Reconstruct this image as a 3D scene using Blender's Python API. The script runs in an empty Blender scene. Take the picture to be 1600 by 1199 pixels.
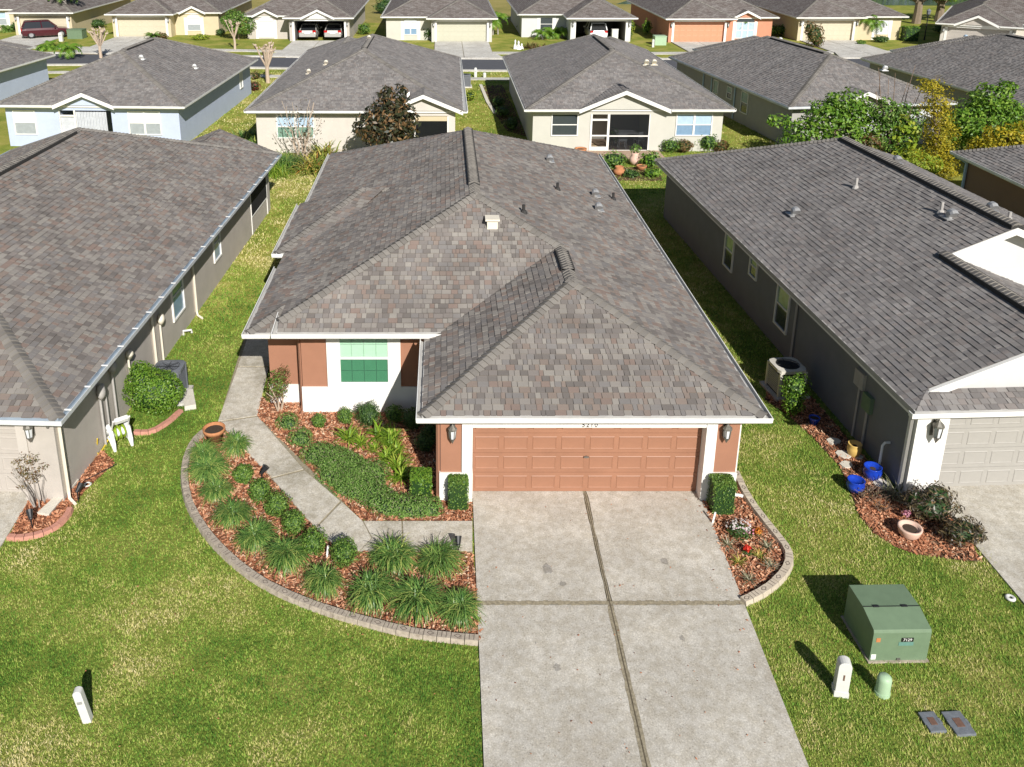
import bpy, bmesh, math, random
import numpy as np
from mathutils import Vector, Matrix

RN = random.Random(11)
NP = np.random.RandomState(5)
SC = bpy.context.scene
COL = SC.collection
rad = math.radians

# ------------------------------------------------------------------ camera, sky, sun, exposure
TH = rad(17.3); F = 1372.76; CX = 692.0; CY = 292.57; H = 12.034
ct, st = math.cos(TH), math.sin(TH)
cam = bpy.data.cameras.new('camera'); camo = bpy.data.objects.new('camera', cam); COL.objects.link(camo)
camo.location = (0, 0, H); camo.rotation_euler = (rad(90) - TH, 0, 0)
cam.sensor_fit = 'HORIZONTAL'; cam.sensor_width = 36; cam.lens = F / 1600 * 36
cam.shift_x = (800 - CX) / 1600; cam.shift_y = -(599.5 - CY) / 1600
cam.clip_start = .5; cam.clip_end = 1500
SC.camera = camo
SUN_EL = rad(33.0); SAZ = Vector((-.29, .957)).normalized()
sdir = Vector((SAZ.x * math.cos(SUN_EL), SAZ.y * math.cos(SUN_EL), -math.sin(SUN_EL)))
world = bpy.data.worlds.new('World'); SC.world = world; world.use_nodes = True
wn = world.node_tree
bg = wn.nodes['Background']
sky = wn.nodes.new('ShaderNodeTexSky'); sky.sky_type = 'NISHITA'; sky.sun_disc = False
sky.sun_elevation = SUN_EL; sky.sun_rotation = math.atan2(-SAZ.x, -SAZ.y) % (2 * math.pi)
sky.air_density = 1.0; sky.dust_density = .6; sky.ozone_density = 1.0
wn.links.new(sky.outputs[0], bg.inputs[0]); bg.inputs[1].default_value = .05
sl = bpy.data.lights.new('sun', 'SUN'); slo = bpy.data.objects.new('sun', sl); COL.objects.link(slo)
sl.energy = 4.9; sl.angle = rad(.5); sl.color = (1, .96, .895)
slo.rotation_euler = sdir.to_track_quat('-Z', 'Y').to_euler(); slo.location = (10, -30, 40)
SC.view_settings.view_transform = 'Standard'; SC.view_settings.look = 'None'
SC.view_settings.gamma = 1; SC.view_settings.use_curve_mapping = False
SC.view_settings.exposure = .36

def at(px, py, z=0.0):
    a = (px - CX) / F; b = (py - CY) / F
    dz = -st - b * ct; t = (z - H) / dz
    return Vector((a * t, (ct - b * st) * t, z))
def yat(px, py, y):
    a = (px - CX) / F; b = (py - CY) / F
    t = y / (ct - b * st)
    return Vector((a * t, y, H + (-st - b * ct) * t))
def ray_plane(px, py, p0, n):
    a = (px - CX) / F; b = (py - CY) / F
    d = Vector((a, ct - b * st, -st - b * ct)); o = Vector((0, 0, H))
    return o + d * ((p0 - o).dot(n) / d.dot(n))

# ------------------------------------------------------------------ materials
MATS = {}
def nt(name):
    m = bpy.data.materials.new(name); m.use_nodes = True; t = m.node_tree
    return m, t, t.nodes, t.links, t.nodes['Principled BSDF']
def ramp(N, stops, interp='LINEAR'):
    r = N.new('ShaderNodeValToRGB'); r.color_ramp.interpolation = interp
    e = r.color_ramp.elements
    while len(e) < len(stops): e.new(.5)
    for i, (p, c) in enumerate(stops):
        e[i].position = p; e[i].color = (*c, 1)
    return r
def mulc(c, k): return tuple(min(1, v * k) for v in c)
def solid(name, c, rough=.75, var=.12, scale=6, bump=0, bscale=60, metal=0, spec=.35, dirt=None):
    m, t, N, L, P = nt(name)
    P.inputs['Roughness'].default_value = rough; P.inputs['Metallic'].default_value = metal
    P.inputs['Specular IOR Level'].default_value = spec
    tc = N.new('ShaderNodeTexCoord'); no = N.new('ShaderNodeTexNoise')
    no.inputs['Scale'].default_value = scale; no.inputs['Detail'].default_value = 5; no.inputs['Roughness'].default_value = .65
    L.new(tc.outputs['Object'], no.inputs['Vector'])
    st_ = [(.3, mulc(c, 1 - var)), (.7, mulc(c, 1 + var))]
    if dirt: st_ = [(.28, dirt), (.42, mulc(c, 1 - var)), (.75, mulc(c, 1 + var))]
    r = ramp(N, st_); L.new(no.outputs['Fac'], r.inputs[0]); L.new(r.outputs[0], P.inputs['Base Color'])
    if bump:
        n2 = N.new('ShaderNodeTexNoise'); n2.inputs['Scale'].default_value = bscale; n2.inputs['Detail'].default_value = 3
        L.new(tc.outputs['Object'], n2.inputs['Vector'])
        b = N.new('ShaderNodeBump'); b.inputs['Strength'].default_value = bump; b.inputs['Distance'].default_value = .01
        L.new(n2.outputs['Fac'], b.inputs['Height']); L.new(b.outputs[0], P.inputs['Normal'])
    MATS[name] = m; return m
def rndmat(name, stops, rough=.8, spec=.25, interp='LINEAR', transl=0, objrnd=True, grain=0, gscale=300):
    m, t, N, L, P = nt(name)
    P.inputs['Roughness'].default_value = rough; P.inputs['Specular IOR Level'].default_value = spec
    a = N.new('ShaderNodeAttribute'); a.attribute_name = 'rnd'
    src = a.outputs['Fac']
    if objrnd:
        oi = N.new('ShaderNodeObjectInfo'); ad = N.new('ShaderNodeMath'); ad.operation = 'ADD'
        L.new(src, ad.inputs[0]); L.new(oi.outputs['Random'], ad.inputs[1])
        fr = N.new('ShaderNodeMath'); fr.operation = 'FRACT'; L.new(ad.outputs[0], fr.inputs[0]); src = fr.outputs[0]
    r = ramp(N, stops, interp); L.new(src, r.inputs[0])
    col = r.outputs[0]
    if grain:
        tc = N.new('ShaderNodeTexCoord'); no = N.new('ShaderNodeTexNoise'); no.inputs['Scale'].default_value = gscale; no.inputs['Detail'].default_value = 2
        n3 = N.new('ShaderNodeTexNoise'); n3.inputs['Scale'].default_value = .9; n3.inputs['Detail'].default_value = 4
        L.new(tc.outputs['Object'], no.inputs['Vector']); L.new(tc.outputs['Object'], n3.inputs['Vector'])
        sm = N.new('ShaderNodeMath'); sm.operation = 'ADD'; L.new(no.outputs['Fac'], sm.inputs[0]); L.new(n3.outputs['Fac'], sm.inputs[1])
        mr = N.new('ShaderNodeMapRange'); mr.inputs[1].default_value = .6; mr.inputs[2].default_value = 1.4
        mr.inputs[3].default_value = 1 - grain; mr.inputs[4].default_value = 1 + grain
        L.new(sm.outputs[0], mr.inputs[0])
        mx = N.new('ShaderNodeVectorMath'); mx.operation = 'SCALE'; L.new(col, mx.inputs[0]); L.new(mr.outputs[0], mx.inputs['Scale']); col = mx.outputs[0]
    L.new(col, P.inputs['Base Color'])
    if transl:
        tr = N.new('ShaderNodeBsdfTranslucent'); L.new(col, tr.inputs[0])
        mxs = N.new('ShaderNodeMixShader'); mxs.inputs[0].default_value = transl
        L.new(P.outputs[0], mxs.inputs[1]); L.new(tr.outputs[0], mxs.inputs[2]); L.new(mxs.outputs[0], N['Material Output'].inputs[0])
    MATS[name] = m; return m
def glassy(name, tint, see=.6, rough=.03):
    m, t, N, L, P = nt(name)
    tr = N.new('ShaderNodeBsdfTransparent'); tr.inputs[0].default_value = (*tint, 1)
    P.inputs['Base Color'].default_value = (.02, .025, .03, 1); P.inputs['Roughness'].default_value = rough
    P.inputs['Specular IOR Level'].default_value = .7
    mx = N.new('ShaderNodeMixShader'); mx.inputs[0].default_value = see
    L.new(P.outputs[0], mx.inputs[1]); L.new(tr.outputs[0], mx.inputs[2]); L.new(mx.outputs[0], N['Material Output'].inputs[0])
    MATS[name] = m; return m

SH_A = [(0, (0.161, 0.144, 0.133)), (.13, (0.208, 0.185, 0.171)), (.27, (0.245, 0.223, 0.202)), (.4, (0.185, 0.166, 0.154)), (.5, (0.224, 0.181, 0.156)), (.6, (0.265, 0.244, 0.220)), (.72, (0.199, 0.185, 0.177)), (.84, (0.217, 0.166, 0.143)), (.92, (0.236, 0.215, 0.197))]
SH_B = [(0, (0.171, 0.159, 0.154)), (.16, (0.211, 0.197, 0.189)), (.32, (0.234, 0.219, 0.209)), (.46, (0.188, 0.175, 0.169)), (.58, (0.224, 0.200, 0.188)), (.72, (0.253, 0.237, 0.227)), (.88, (0.202, 0.191, 0.188))]
rndmat('shingle', SH_A, .9, .15, 'CONSTANT', grain=.28, gscale=120)
rndmat('shingle_grey', SH_B, .9, .15, 'CONSTANT', grain=.25, gscale=120)
rndmat('hip_shingle', [(0, (.165, .152, .138)), (.5, (.205, .19, .173)), (1, (.24, .222, .2))], .9, .15, grain=.25, gscale=120)
solid('deck', (.1, .09, .082), .95)
def uv_shingle():
    m, t, N, L, P = nt('shingle_uv'); P.inputs['Roughness'].default_value = .9; P.inputs['Specular IOR Level'].default_value = .15
    uv = N.new('ShaderNodeUVMap'); br = N.new('ShaderNodeTexBrick')
    br.inputs['Scale'].default_value = 1; br.inputs['Brick Width'].default_value = .32; br.inputs['Row Height'].default_value = .16
    br.inputs['Mortar Size'].default_value = .012; br.offset = .43; br.inputs['Bias'].default_value = 0
    br.inputs['Color1'].default_value = (.24, .222, .21, 1); br.inputs['Color2'].default_value = (.14, .12, .112, 1); br.inputs['Mortar'].default_value = (.07, .064, .06, 1)
    L.new(uv.outputs[0], br.inputs['Vector'])
    no = N.new('ShaderNodeTexNoise'); no.inputs['Scale'].default_value = .8; no.inputs['Detail'].default_value = 6; L.new(uv.outputs[0], no.inputs['Vector'])
    r = ramp(N, [(.3, (.85, .8, .78)), (.7, (1.0, 1.0, 1.0))]); L.new(no.outputs['Fac'], r.inputs[0])
    mx = N.new('ShaderNodeMix'); mx.data_type = 'RGBA'; mx.blend_type = 'MULTIPLY'; mx.inputs[0].default_value = 1
    L.new(br.outputs['Color'], mx.inputs[6]); L.new(r.outputs[0], mx.inputs[7]); L.new(mx.outputs[2], P.inputs['Base Color'])
    b = N.new('ShaderNodeBump'); b.inputs['Strength'].default_value = .5; b.inputs['Distance'].default_value = .02
    L.new(br.outputs['Fac'], b.inputs['Height']); b.invert = True; L.new(b.outputs[0], P.inputs['Normal'])
    MATS['shingle_uv'] = m
uv_shingle()
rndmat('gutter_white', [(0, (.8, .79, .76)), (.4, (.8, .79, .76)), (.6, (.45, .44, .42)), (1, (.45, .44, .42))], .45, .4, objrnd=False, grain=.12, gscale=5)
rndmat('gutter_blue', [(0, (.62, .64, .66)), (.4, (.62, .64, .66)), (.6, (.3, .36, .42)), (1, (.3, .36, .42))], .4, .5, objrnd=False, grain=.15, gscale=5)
solid('white_paint', (.77, .755, .72), .6, .04, 3, .1, 90)
solid('white_plastic', (.78, .78, .76), .35, .03, 4)
solid('cream_paint', (.72, .66, .55), .6, .04, 3)
solid('stucco_brown', (.33, .16, .1), .9, .05, 2.5, .35, 140)
solid('door_brown', (.31, .152, .094), .5, .09, 1.3)
solid('stucco_greige', (.46, .42, .38), .9, .07, 2.0, .4, 120)
solid('stucco_grey', (.38, .365, .34), .9, .06, 2.0, .4, 120)
solid('stucco_trim', (.5, .46, .42), .8, .05, 2.0, .3, 120)
solid('stucco_shaded', (.2, .205, .215), .9, .06, 2.0, .4, 120)  # dark blue of the wall's shade put into its base colour
solid('stucco_blue', (.47, .53, .68), .9, .04, 2.0, .3, 120)
solid('stucco_palegrey', (.57, .53, .48), .9, .05, 2.0, .3, 120)
solid('stucco_beige', (.53, .515, .46), .9, .04, 2.0, .3, 120)
solid('stucco_tan', (.56, .475, .32), .9, .05, 2.0, .3, 120)
solid('stucco_white', (.58, .575, .56), .9, .04, 2.0, .3, 120)
solid('stucco_coral', (.55, .25, .16), .9, .05, 2.0, .3, 120)
solid('stucco_dark', (.27, .17, .12), .9, .05, 2.0, .3, 120)
solid('door_tan', (.54, .48, .36), .55, .03); solid('door_grey', (.34, .325, .3), .5, .04); solid('door_sage', (.48, .47, .37), .55, .03)
solid('door_coral', (.56, .27, .16), .5, .03); solid('door_greige', (.42, .385, .35), .5, .03)
solid('pink_curb', (.5, .24, .18), .85, .15, 12, .3, 80)
solid('curb_stone', (.42, .36, .29), .88, .2, 10, .4, 70, dirt=(.25, .2, .15))
solid('curb_pale', (.5, .43, .34), .88, .12, 10, .35, 70)
solid('stamp_dark', (.16, .13, .11), .9)
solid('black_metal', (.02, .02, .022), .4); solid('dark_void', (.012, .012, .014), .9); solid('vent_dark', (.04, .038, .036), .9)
solid('interior', (.16, .15, .14), .9)
solid('pewter', (.2, .19, .17), .4, .25, 30, metal=.5)
solid('vent_grey', (.4, .4, .4), .4, .1, 8, metal=.3); solid('pipe_black', (.035, .033, .032), .7)
solid('pipe_grey', (.4, .38, .36), .6)
solid('terracotta', (.44, .19, .085), .8, .15, 14, .15); solid('pink_clay', (.66, .45, .36), .7, .08, 8)
solid('blue_glaze', (.012, .05, .42), .15, .2, 12, spec=.7); solid('yellow_glaze', (.62, .42, .13), .35, .1, 8)
solid('soil', (.06, .04, .028), .95, .3, 30)
solid('stone_white', (.62, .58, .5), .85, .1, 10, .3)
solid('ac_grey', (.155, .165, .185), .5, .08, 6); solid('ac_beige', (.6, .57, .5), .5, .06); solid('ac_dark', (.03, .032, .035), .6)
solid('cabinet_green', (.145, .21, .13), .5, .08, 5); solid('pale_green', (.36, .5, .33), .5, .06)
solid('utility_white', (.62, .62, .59), .5, .05)
solid('lid_grey', (.15, .165, .185), .8, .2, 15, .3, 80); solid('rust', (.16, .09, .065), .8, .2, 20)
solid('label_black', (.012, .012, .012), .5); solid('label_white', (.8, .8, .76), .5); solid('label_teal', (.12, .24, .2), .5)
solid('sticker_orange', (.5, .2, .08), .5)
solid('hose_yellow', (.72, .53, .05), .5); solid('hose_green', (.25, .36, .03), .5)
solid('blind_pale', (.62, .76, .62), .6, .03); solid('blind_green', (.8, .88, .8), .6, .03)
solid('blind_white', (.72, .73, .72), .6, .03); solid('curtain', (.5, .52, .56), .8, .1, 4)
glassy('pane_clear', (.88, .97, .91), .9); glassy('pane_screen', (.56, .74, .65), .88, .3); glassy('screen', (.62, .63, .65), .78, .9)
solid('win_dark', (.05, .06, .065), .12, .1, spec=.8); solid('win_blue', (.2, .31, .45), .12, .1, spec=.7); solid('win_pale', (.42, .55, .68), .2, .08, spec=.6)
solid('win_green', (.2, .32, .25), .15, .3, 3, spec=.7); solid('win_white', (.62, .64, .66), .3, .05); solid('win_grey', (.33, .36, .38), .25, .1, spec=.6)
solid('bark', (.22, .17, .12), .95, .25, 12, .5, 30); solid('bark_pale', (.48, .38, .29), .95, .15, 10, .4, 40); solid('bark_grey', (.35, .32, .29), .95, .2, 8, .5, 20)
solid('twig', (.2, .14, .1), .9)
solid('patio_brick', (.42, .3, .22), .9, .2, 9, .3)
solid('car_red', (.06, .004, .009), .25, .05, spec=.8); solid('car_silver', (.5, .49, .46), .3, .05, spec=.7, metal=.4); solid('car_white', (.78, .78, .78), .25, .03, spec=.7)
solid('car_glass', (.015, .017, .02), .08, .05, spec=.9); solid('tyre', (.015, .015, .015), .8); solid('rim', (.45, .45, .46), .35, metal=.7); solid('tail_red', (.4, .01, .01), .3)
solid('asphalt', (.085, .087, .098), .92, .15, 3, .3, 60)
def concrete(name, c, stain):
    m, t, N, L, P = nt(name); P.inputs['Roughness'].default_value = .92; P.inputs['Specular IOR Level'].default_value = .2
    tc = N.new('ShaderNodeTexCoord')
    def noise(s, d=4):
        n = N.new('ShaderNodeTexNoise'); n.inputs['Scale'].default_value = s; n.inputs['Detail'].default_value = d; n.inputs['Roughness'].default_value = .6
        L.new(tc.outputs['Object'], n.inputs['Vector']); return n.outputs['Fac']
    r1 = ramp(N, [(.36, stain), (.47, mulc(c, .9)), (.64, mulc(c, 1.06))]); L.new(noise(.75, 8), r1.inputs[0])
    r2 = ramp(N, [(.3, (.6, .585, .56)), (.42, (.93, .925, .915)), (.56, (1, 1, 1)), (.66, (1.25, 1.25, 1.22))]); L.new(noise(40, 3), r2.inputs[0])
    r3 = ramp(N, [(.4, (.88, .86, .82)), (.6, (1, 1, 1))]); L.new(noise(6, 4), r3.inputs[0])
    def mul(a, b):
        x = N.new('ShaderNodeMix'); x.data_type = 'RGBA'; x.blend_type = 'MULTIPLY'; x.inputs[0].default_value = 1
        L.new(a, x.inputs[6]); L.new(b, x.inputs[7]); return x.outputs[2]
    L.new(mul(mul(r1.outputs[0], r2.outputs[0]), r3.outputs[0]), P.inputs['Base Color'])
    b = N.new('ShaderNodeBump'); b.inputs['Strength'].default_value = .25; b.inputs['Distance'].default_value = .006
    L.new(noise(70, 2), b.inputs['Height']); L.new(b.outputs[0], P.inputs['Normal'])
    MATS[name] = m
concrete('concrete', (.545, .515, .46), (.47, .44, .39)); concrete('walk_concrete', (.6, .56, .49), (.4, .37, .31)); concrete('oil_spot', (.37, .35, .32), (.3, .28, .25)); concrete('pale_concrete', (.6, .585, .55), (.5, .48, .45))
solid('joint_dirt', (.33, .285, .2), .95, .3, 18, .4, 60, dirt=(.2, .17, .11)); solid('joint_line', (.11, .09, .06), .95, .4, 20)
def ground_mat(name, cols, s1=.5, s2=14):
    m, t, N, L, P = nt(name); P.inputs['Roughness'].default_value = .95; P.inputs['Specular IOR Level'].default_value = .1
    tc = N.new('ShaderNodeTexCoord')
    n1 = N.new('ShaderNodeTexNoise'); n1.inputs['Scale'].default_value = s1; n1.inputs['Detail'].default_value = 6; n1.inputs['Roughness'].default_value = .65
    n2 = N.new('ShaderNodeTexNoise'); n2.inputs['Scale'].default_value = s2; n2.inputs['Detail'].default_value = 4
    for n in (n1, n2): L.new(tc.outputs['Object'], n.inputs['Vector'])
    ad = N.new('ShaderNodeMath'); ad.operation = 'MULTIPLY_ADD'; ad.inputs[1].default_value = .45
    L.new(n2.outputs['Fac'], ad.inputs[0]); L.new(n1.outputs['Fac'], ad.inputs[2])
    r = ramp(N, [(.5 + .45 * i / (len(cols) - 1), c) for i, c in enumerate(cols)]); L.new(ad.outputs[0], r.inputs[0]); L.new(r.outputs[0], P.inputs['Base Color'])
    b = N.new('ShaderNodeBump'); b.inputs['Strength'].default_value = .6; b.inputs['Distance'].default_value = .05
    L.new(n2.outputs['Fac'], b.inputs['Height']); L.new(b.outputs[0], P.inputs['Normal'])
    MATS[name] = m
ground_mat('lawn_base', [(.1, .15, .022), (.2, .235, .04), (.3, .29, .065), (.4, .33, .12)])
ground_mat('lawn_under', [(.085, .135, .022), (.165, .205, .036), (.26, .245, .07)])  # darker green than lawn_base, deepens the gaps between near blades
ground_mat('field_dry', [(.15, .16, .04), (.28, .24, .08), (.36, .3, .12)], .15, 3)
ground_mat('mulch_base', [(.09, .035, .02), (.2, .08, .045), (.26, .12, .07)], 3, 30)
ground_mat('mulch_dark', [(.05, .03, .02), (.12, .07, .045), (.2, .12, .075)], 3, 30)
rndmat('mulch_chip', [(0, (.14, .055, .03)), (.25, (.36, .14, .07)), (.6, (.54, .25, .14)), (.85, (.62, .36, .22)), (1, (.6, .47, .34))], .85, .2, objrnd=False)
rndmat('grass_blade', [(0, (0.054, 0.141, 0.019)), (.22, (0.136, 0.277, 0.036)), (.42, (0.271, 0.401, 0.062)), (.6, (0.429, 0.463, 0.119)), (.8, (0.610, 0.531, 0.226)), (1, (0.750, 0.667, 0.373))], .75, .2, objrnd=False, transl=.25)
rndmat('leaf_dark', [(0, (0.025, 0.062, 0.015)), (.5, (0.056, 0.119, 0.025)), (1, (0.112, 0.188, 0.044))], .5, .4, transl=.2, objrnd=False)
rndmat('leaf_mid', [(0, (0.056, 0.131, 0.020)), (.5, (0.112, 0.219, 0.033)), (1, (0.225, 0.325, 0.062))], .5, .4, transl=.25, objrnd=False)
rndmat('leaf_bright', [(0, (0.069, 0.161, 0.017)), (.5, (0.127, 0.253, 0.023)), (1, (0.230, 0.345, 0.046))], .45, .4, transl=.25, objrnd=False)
rndmat('leaf_lime', [(0, (.14, .22, .015)), (.5, (.24, .33, .025)), (1, (.38, .4, .06))], .5, .3, transl=.25, objrnd=False)
rndmat('leaf_yellow', [(0, (.16, .17, .012)), (.4, (.33, .29, .015)), (1, (.52, .4, .03))], .55, .3, transl=.25, objrnd=False)
rndmat('leaf_magnolia', [(0, (.025, .03, .015)), (.55, (.05, .055, .025)), (.8, (.14, .08, .035)), (1, (.28, .17, .08))], .3, .6, transl=.1, objrnd=False)
rndmat('leaf_russet', [(0, (.1, .05, .02)), (.4, (.18, .1, .04)), (.75, (.1, .12, .03)), (1, (.3, .2, .09))], .6, .3, transl=.2, objrnd=False)
rndmat('leaf_croton', [(0, (.028, .02, .014)), (.5, (.06, .045, .025)), (.8, (.12, .1, .045)), (1, (.25, .16, .08))], .4, .5, transl=.1, objrnd=False)
rndmat('leaf_red', [(0, (.08, .012, .012)), (1, (.2, .04, .03))], .6, .3, objrnd=False)
rndmat('leaf_groundcover', [(0, (0.072, 0.150, 0.030)), (.4, (0.144, 0.264, 0.054)), (.8, (0.228, 0.360, 0.084)), (1, (0.228, 0.192, 0.144))], .65, .2, transl=.2, objrnd=False)
rndmat('blade_dark', [(0, (0.037, 0.100, 0.021)), (.45, (0.100, 0.213, 0.044)), (.78, (0.225, 0.338, 0.075)), (1, (0.525, 0.525, 0.150))], .4, .5, transl=.15, objrnd=False)
rndmat('blade_lime', [(0, (0.115, 0.230, 0.017)), (.6, (0.230, 0.368, 0.034)), (1, (0.391, 0.437, 0.069))], .5, .3, transl=.25, objrnd=False)
rndmat('blade_variegated', [(0, (.07, .12, .02)), (.4, (.25, .3, .05)), (.7, (.5, .45, .12)), (1, (.6, .25, .06))], .5, .3, transl=.2, objrnd=False)
rndmat('blade_pale', [(0, (.12, .13, .06)), (.6, (.3, .29, .18)), (1, (.5, .46, .34))], .6, .3, transl=.2, objrnd=False)
rndmat('petal_white', [(0, (.55, .5, .48)), (1, (.75, .7, .68))], .6, .2, transl=.2, objrnd=False)
rndmat('petal_red', [(0, (.5, .02, .015)), (1, (.7, .06, .03))], .6, .2, transl=.2, objrnd=False)
rndmat('petal_orange', [(0, (.55, .13, .02)), (1, (.6, .3, .05))], .6, .2, transl=.2, objrnd=False)
rndmat('petal_pink', [(0, (.6, .2, .3)), (1, (.75, .5, .55))], .6, .2, transl=.2, objrnd=False)

# ------------------------------------------------------------------ object helpers
WM = {}
def tag(o, label=None, cat=None, group=None, kind=None):
    if label: o['label'] = label
    if cat: o['category'] = cat
    if group: o['group'] = group
    if kind: o['kind'] = kind
    return o
def thing(name, label, cat, loc=(0, 0, 0), rz=0, group=None, xf=None):
    o = bpy.data.objects.new(name, None); COL.objects.link(o); o.empty_display_size = .2
    M = xf if xf is not None else Matrix.Translation(Vector(loc)) @ Matrix.Rotation(rz, 4, 'Z')
    o.matrix_basis = M; WM[o] = M
    return tag(o, label, cat, group)
def link(name, me, parent=None, M=None):
    o = bpy.data.objects.new(name, me); COL.objects.link(o)
    if parent is not None: o.parent = parent
    if M is not None:
        o.matrix_basis = (WM[parent].inverted() @ M) if parent is not None else M
    WM[o] = M if M is not None else (WM[parent] if parent is not None else Matrix.Identity(4))
    return o
def set_rnd(me, r):
    a = me.attributes.new('rnd', 'FLOAT', 'FACE'); a.data.foreach_set('value', np.asarray(r, dtype=np.float32))
class MB:
    def __init__(s, xf=None): s.v = []; s.f = []; s.r = []; s.xf = xf
    def face(s, pts, r=0.0):
        n = len(s.v); s.v += [tuple(p) for p in pts]; s.f.append(tuple(range(n, n + len(pts)))); s.r.append(r); return s
    def hexa(s, p, r=0.0):
        n = len(s.v); s.v += [tuple(q) for q in p]
        for f in ((0, 3, 2, 1), (4, 5, 6, 7), (0, 1, 5, 4), (1, 2, 6, 5), (2, 3, 7, 6), (3, 0, 4, 7)):
            s.f.append(tuple(n + i for i in f)); s.r.append(r)
        return s
    def box(s, x0, y0, z0, x1, y1, z1, r=0.0):
        return s.hexa([(x0, y0, z0), (x1, y0, z0), (x1, y1, z0), (x0, y1, z0), (x0, y0, z1), (x1, y0, z1), (x1, y1, z1), (x0, y1, z1)], r)
    def obox(s, c, a, b, d, r=0.0):
        c, a, b, d = map(Vector, (c, a, b, d))
        return s.hexa([c - a - b - d, c + a - b - d, c + a + b - d, c - a + b - d, c - a - b + d, c + a - b + d, c + a + b + d, c - a + b + d], r)
    def bar(s, p, q, w, h=None, up=(0, 0, 1), r=0.0):
        p, q = Vector(p), Vector(q); d = (q - p); L = d.length; d = d / L; u = Vector(up)
        a = d.cross(u)
        if a.length < 1e-4: a = d.cross(Vector((1, 0, 0)))
        a.normalize(); b = a.cross(d); h = h or w
        return s.obox((p + q) / 2, d * L / 2, a * w / 2, b * h / 2, r)
    def prism(s, poly, z0, z1, r=0.0):
        ar = sum(poly[i][0] * poly[(i + 1) % len(poly)][1] - poly[(i + 1) % len(poly)][0] * poly[i][1] for i in range(len(poly)))
        if ar < 0: poly = poly[::-1]
        n = len(poly); k = len(s.v)
        f0 = z0 if callable(z0) else (lambda x, y: z0); f1 = z1 if callable(z1) else (lambda x, y: z1)
        s.v += [(p[0], p[1], f0(p[0], p[1])) for p in poly] + [(p[0], p[1], f1(p[0], p[1])) for p in poly]
        s.f.append(tuple(k + i for i in range(n))[::-1]); s.f.append(tuple(k + n + i for i in range(n))); s.r += [r, r]
        for i in range(n):
            j = (i + 1) % n; s.f.append((k + i, k + j, k + n + j, k + n + i)); s.r.append(r)
        return s
    def tube(s, pts, rd, n=8, cap=True, r=0.0):
        pts = [Vector(p) for p in pts]; m = len(pts)
        rs = rd if isinstance(rd, (list, tuple)) else [rd] * m
        k = len(s.v); prev = None
        for i, p in enumerate(pts):
            d = (pts[min(i + 1, m - 1)] - pts[max(i - 1, 0)]).normalized()
            if prev is None:
                a = d.cross(Vector((0, 0, 1)))
                if a.length < .05: a = d.cross(Vector((1, 0, 0)))
            else: a = prev - d * prev.dot(d)
            a.normalize(); prev = a; b = d.cross(a)
            for j in range(n):
                t = 2 * math.pi * j / n; s.v.append(tuple(p + (a * math.cos(t) + b * math.sin(t)) * rs[i]))
        for i in range(m - 1):
            for j in range(n):
                j2 = (j + 1) % n; s.f.append((k + i * n + j, k + i * n + j2, k + (i + 1) * n + j2, k + (i + 1) * n + j)); s.r.append(r)
        if cap:
            s.f.append(tuple(k + j for j in range(n))[::-1]); s.f.append(tuple(k + (m - 1) * n + j for j in range(n))); s.r += [r, r]
        return s
    def lathe(s, prof, n=16, c=(0, 0, 0), r=0.0, sx=1, sy=1):
        k = len(s.v); m = len(prof)
        for rr, z in prof:
            for j in range(n):
                t = 2 * math.pi * j / n; s.v.append((c[0] + rr * sx * math.cos(t), c[1] + rr * sy * math.sin(t), c[2] + z))
        for i in range(m - 1):
            for j in range(n):
                j2 = (j + 1) % n; s.f.append((k + i * n + j, k + i * n + j2, k + (i + 1) * n + j2, k + (i + 1) * n + j)); s.r.append(r)
        return s
    def mesh(s, name, mat, M=None, smooth=False):
        me = bpy.data.meshes.new(name); v = s.v
        X = s.xf if s.xf is not None else Matrix.Identity(4)
        if M is not None: X = M @ X
        if X != Matrix.Identity(4): v = [tuple(X @ Vector(p)) for p in v]
        me.from_pydata(v, [], s.f); set_rnd(me, s.r); me.materials.append(MATS[mat])
        if smooth: me.polygons.foreach_set('use_smooth', [True] * len(me.polygons))
        me.update(); return me
    def build(s, name, mat, parent=None, smooth=False, kind=None, bevel=0):
        me = s.mesh(name, mat, WM[parent].inverted() if parent is not None else None, smooth)
        if bevel:
            bm = bmesh.new(); bm.from_mesh(me); bmesh.ops.remove_doubles(bm, verts=bm.verts, dist=1e-5)
            bmesh.ops.bevel(bm, geom=bm.edges[:], offset=bevel, segments=2, profile=.6, affect='EDGES', clamp_overlap=True)
            bm.to_mesh(me); bm.free()
        o = link(name, me, parent)
        if kind: o['kind'] = kind
        return o
    def solo(s, name, mat, label, cat, group=None, kind=None, smooth=False, bevel=0):
        X = s.xf or Matrix.Identity(4); vs = [X @ Vector(p) for p in s.v]
        b = Vector(((min(p.x for p in vs) + max(p.x for p in vs)) / 2, (min(p.y for p in vs) + max(p.y for p in vs)) / 2, min(p.z for p in vs)))
        t = Matrix.Translation(b); me = s.mesh(name, mat, t.inverted(), smooth)
        if bevel:
            bm = bmesh.new(); bm.from_mesh(me); bmesh.ops.bevel(bm, geom=bm.edges[:], offset=bevel, segments=2, profile=.6, affect='EDGES', clamp_overlap=True); bm.to_mesh(me); bm.free()
        return tag(link(name, me, None, t), label, cat, group, kind)
def structure(name, mb, mat):
    o = mb.build(name, mat); o['kind'] = 'structure'; return o
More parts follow.
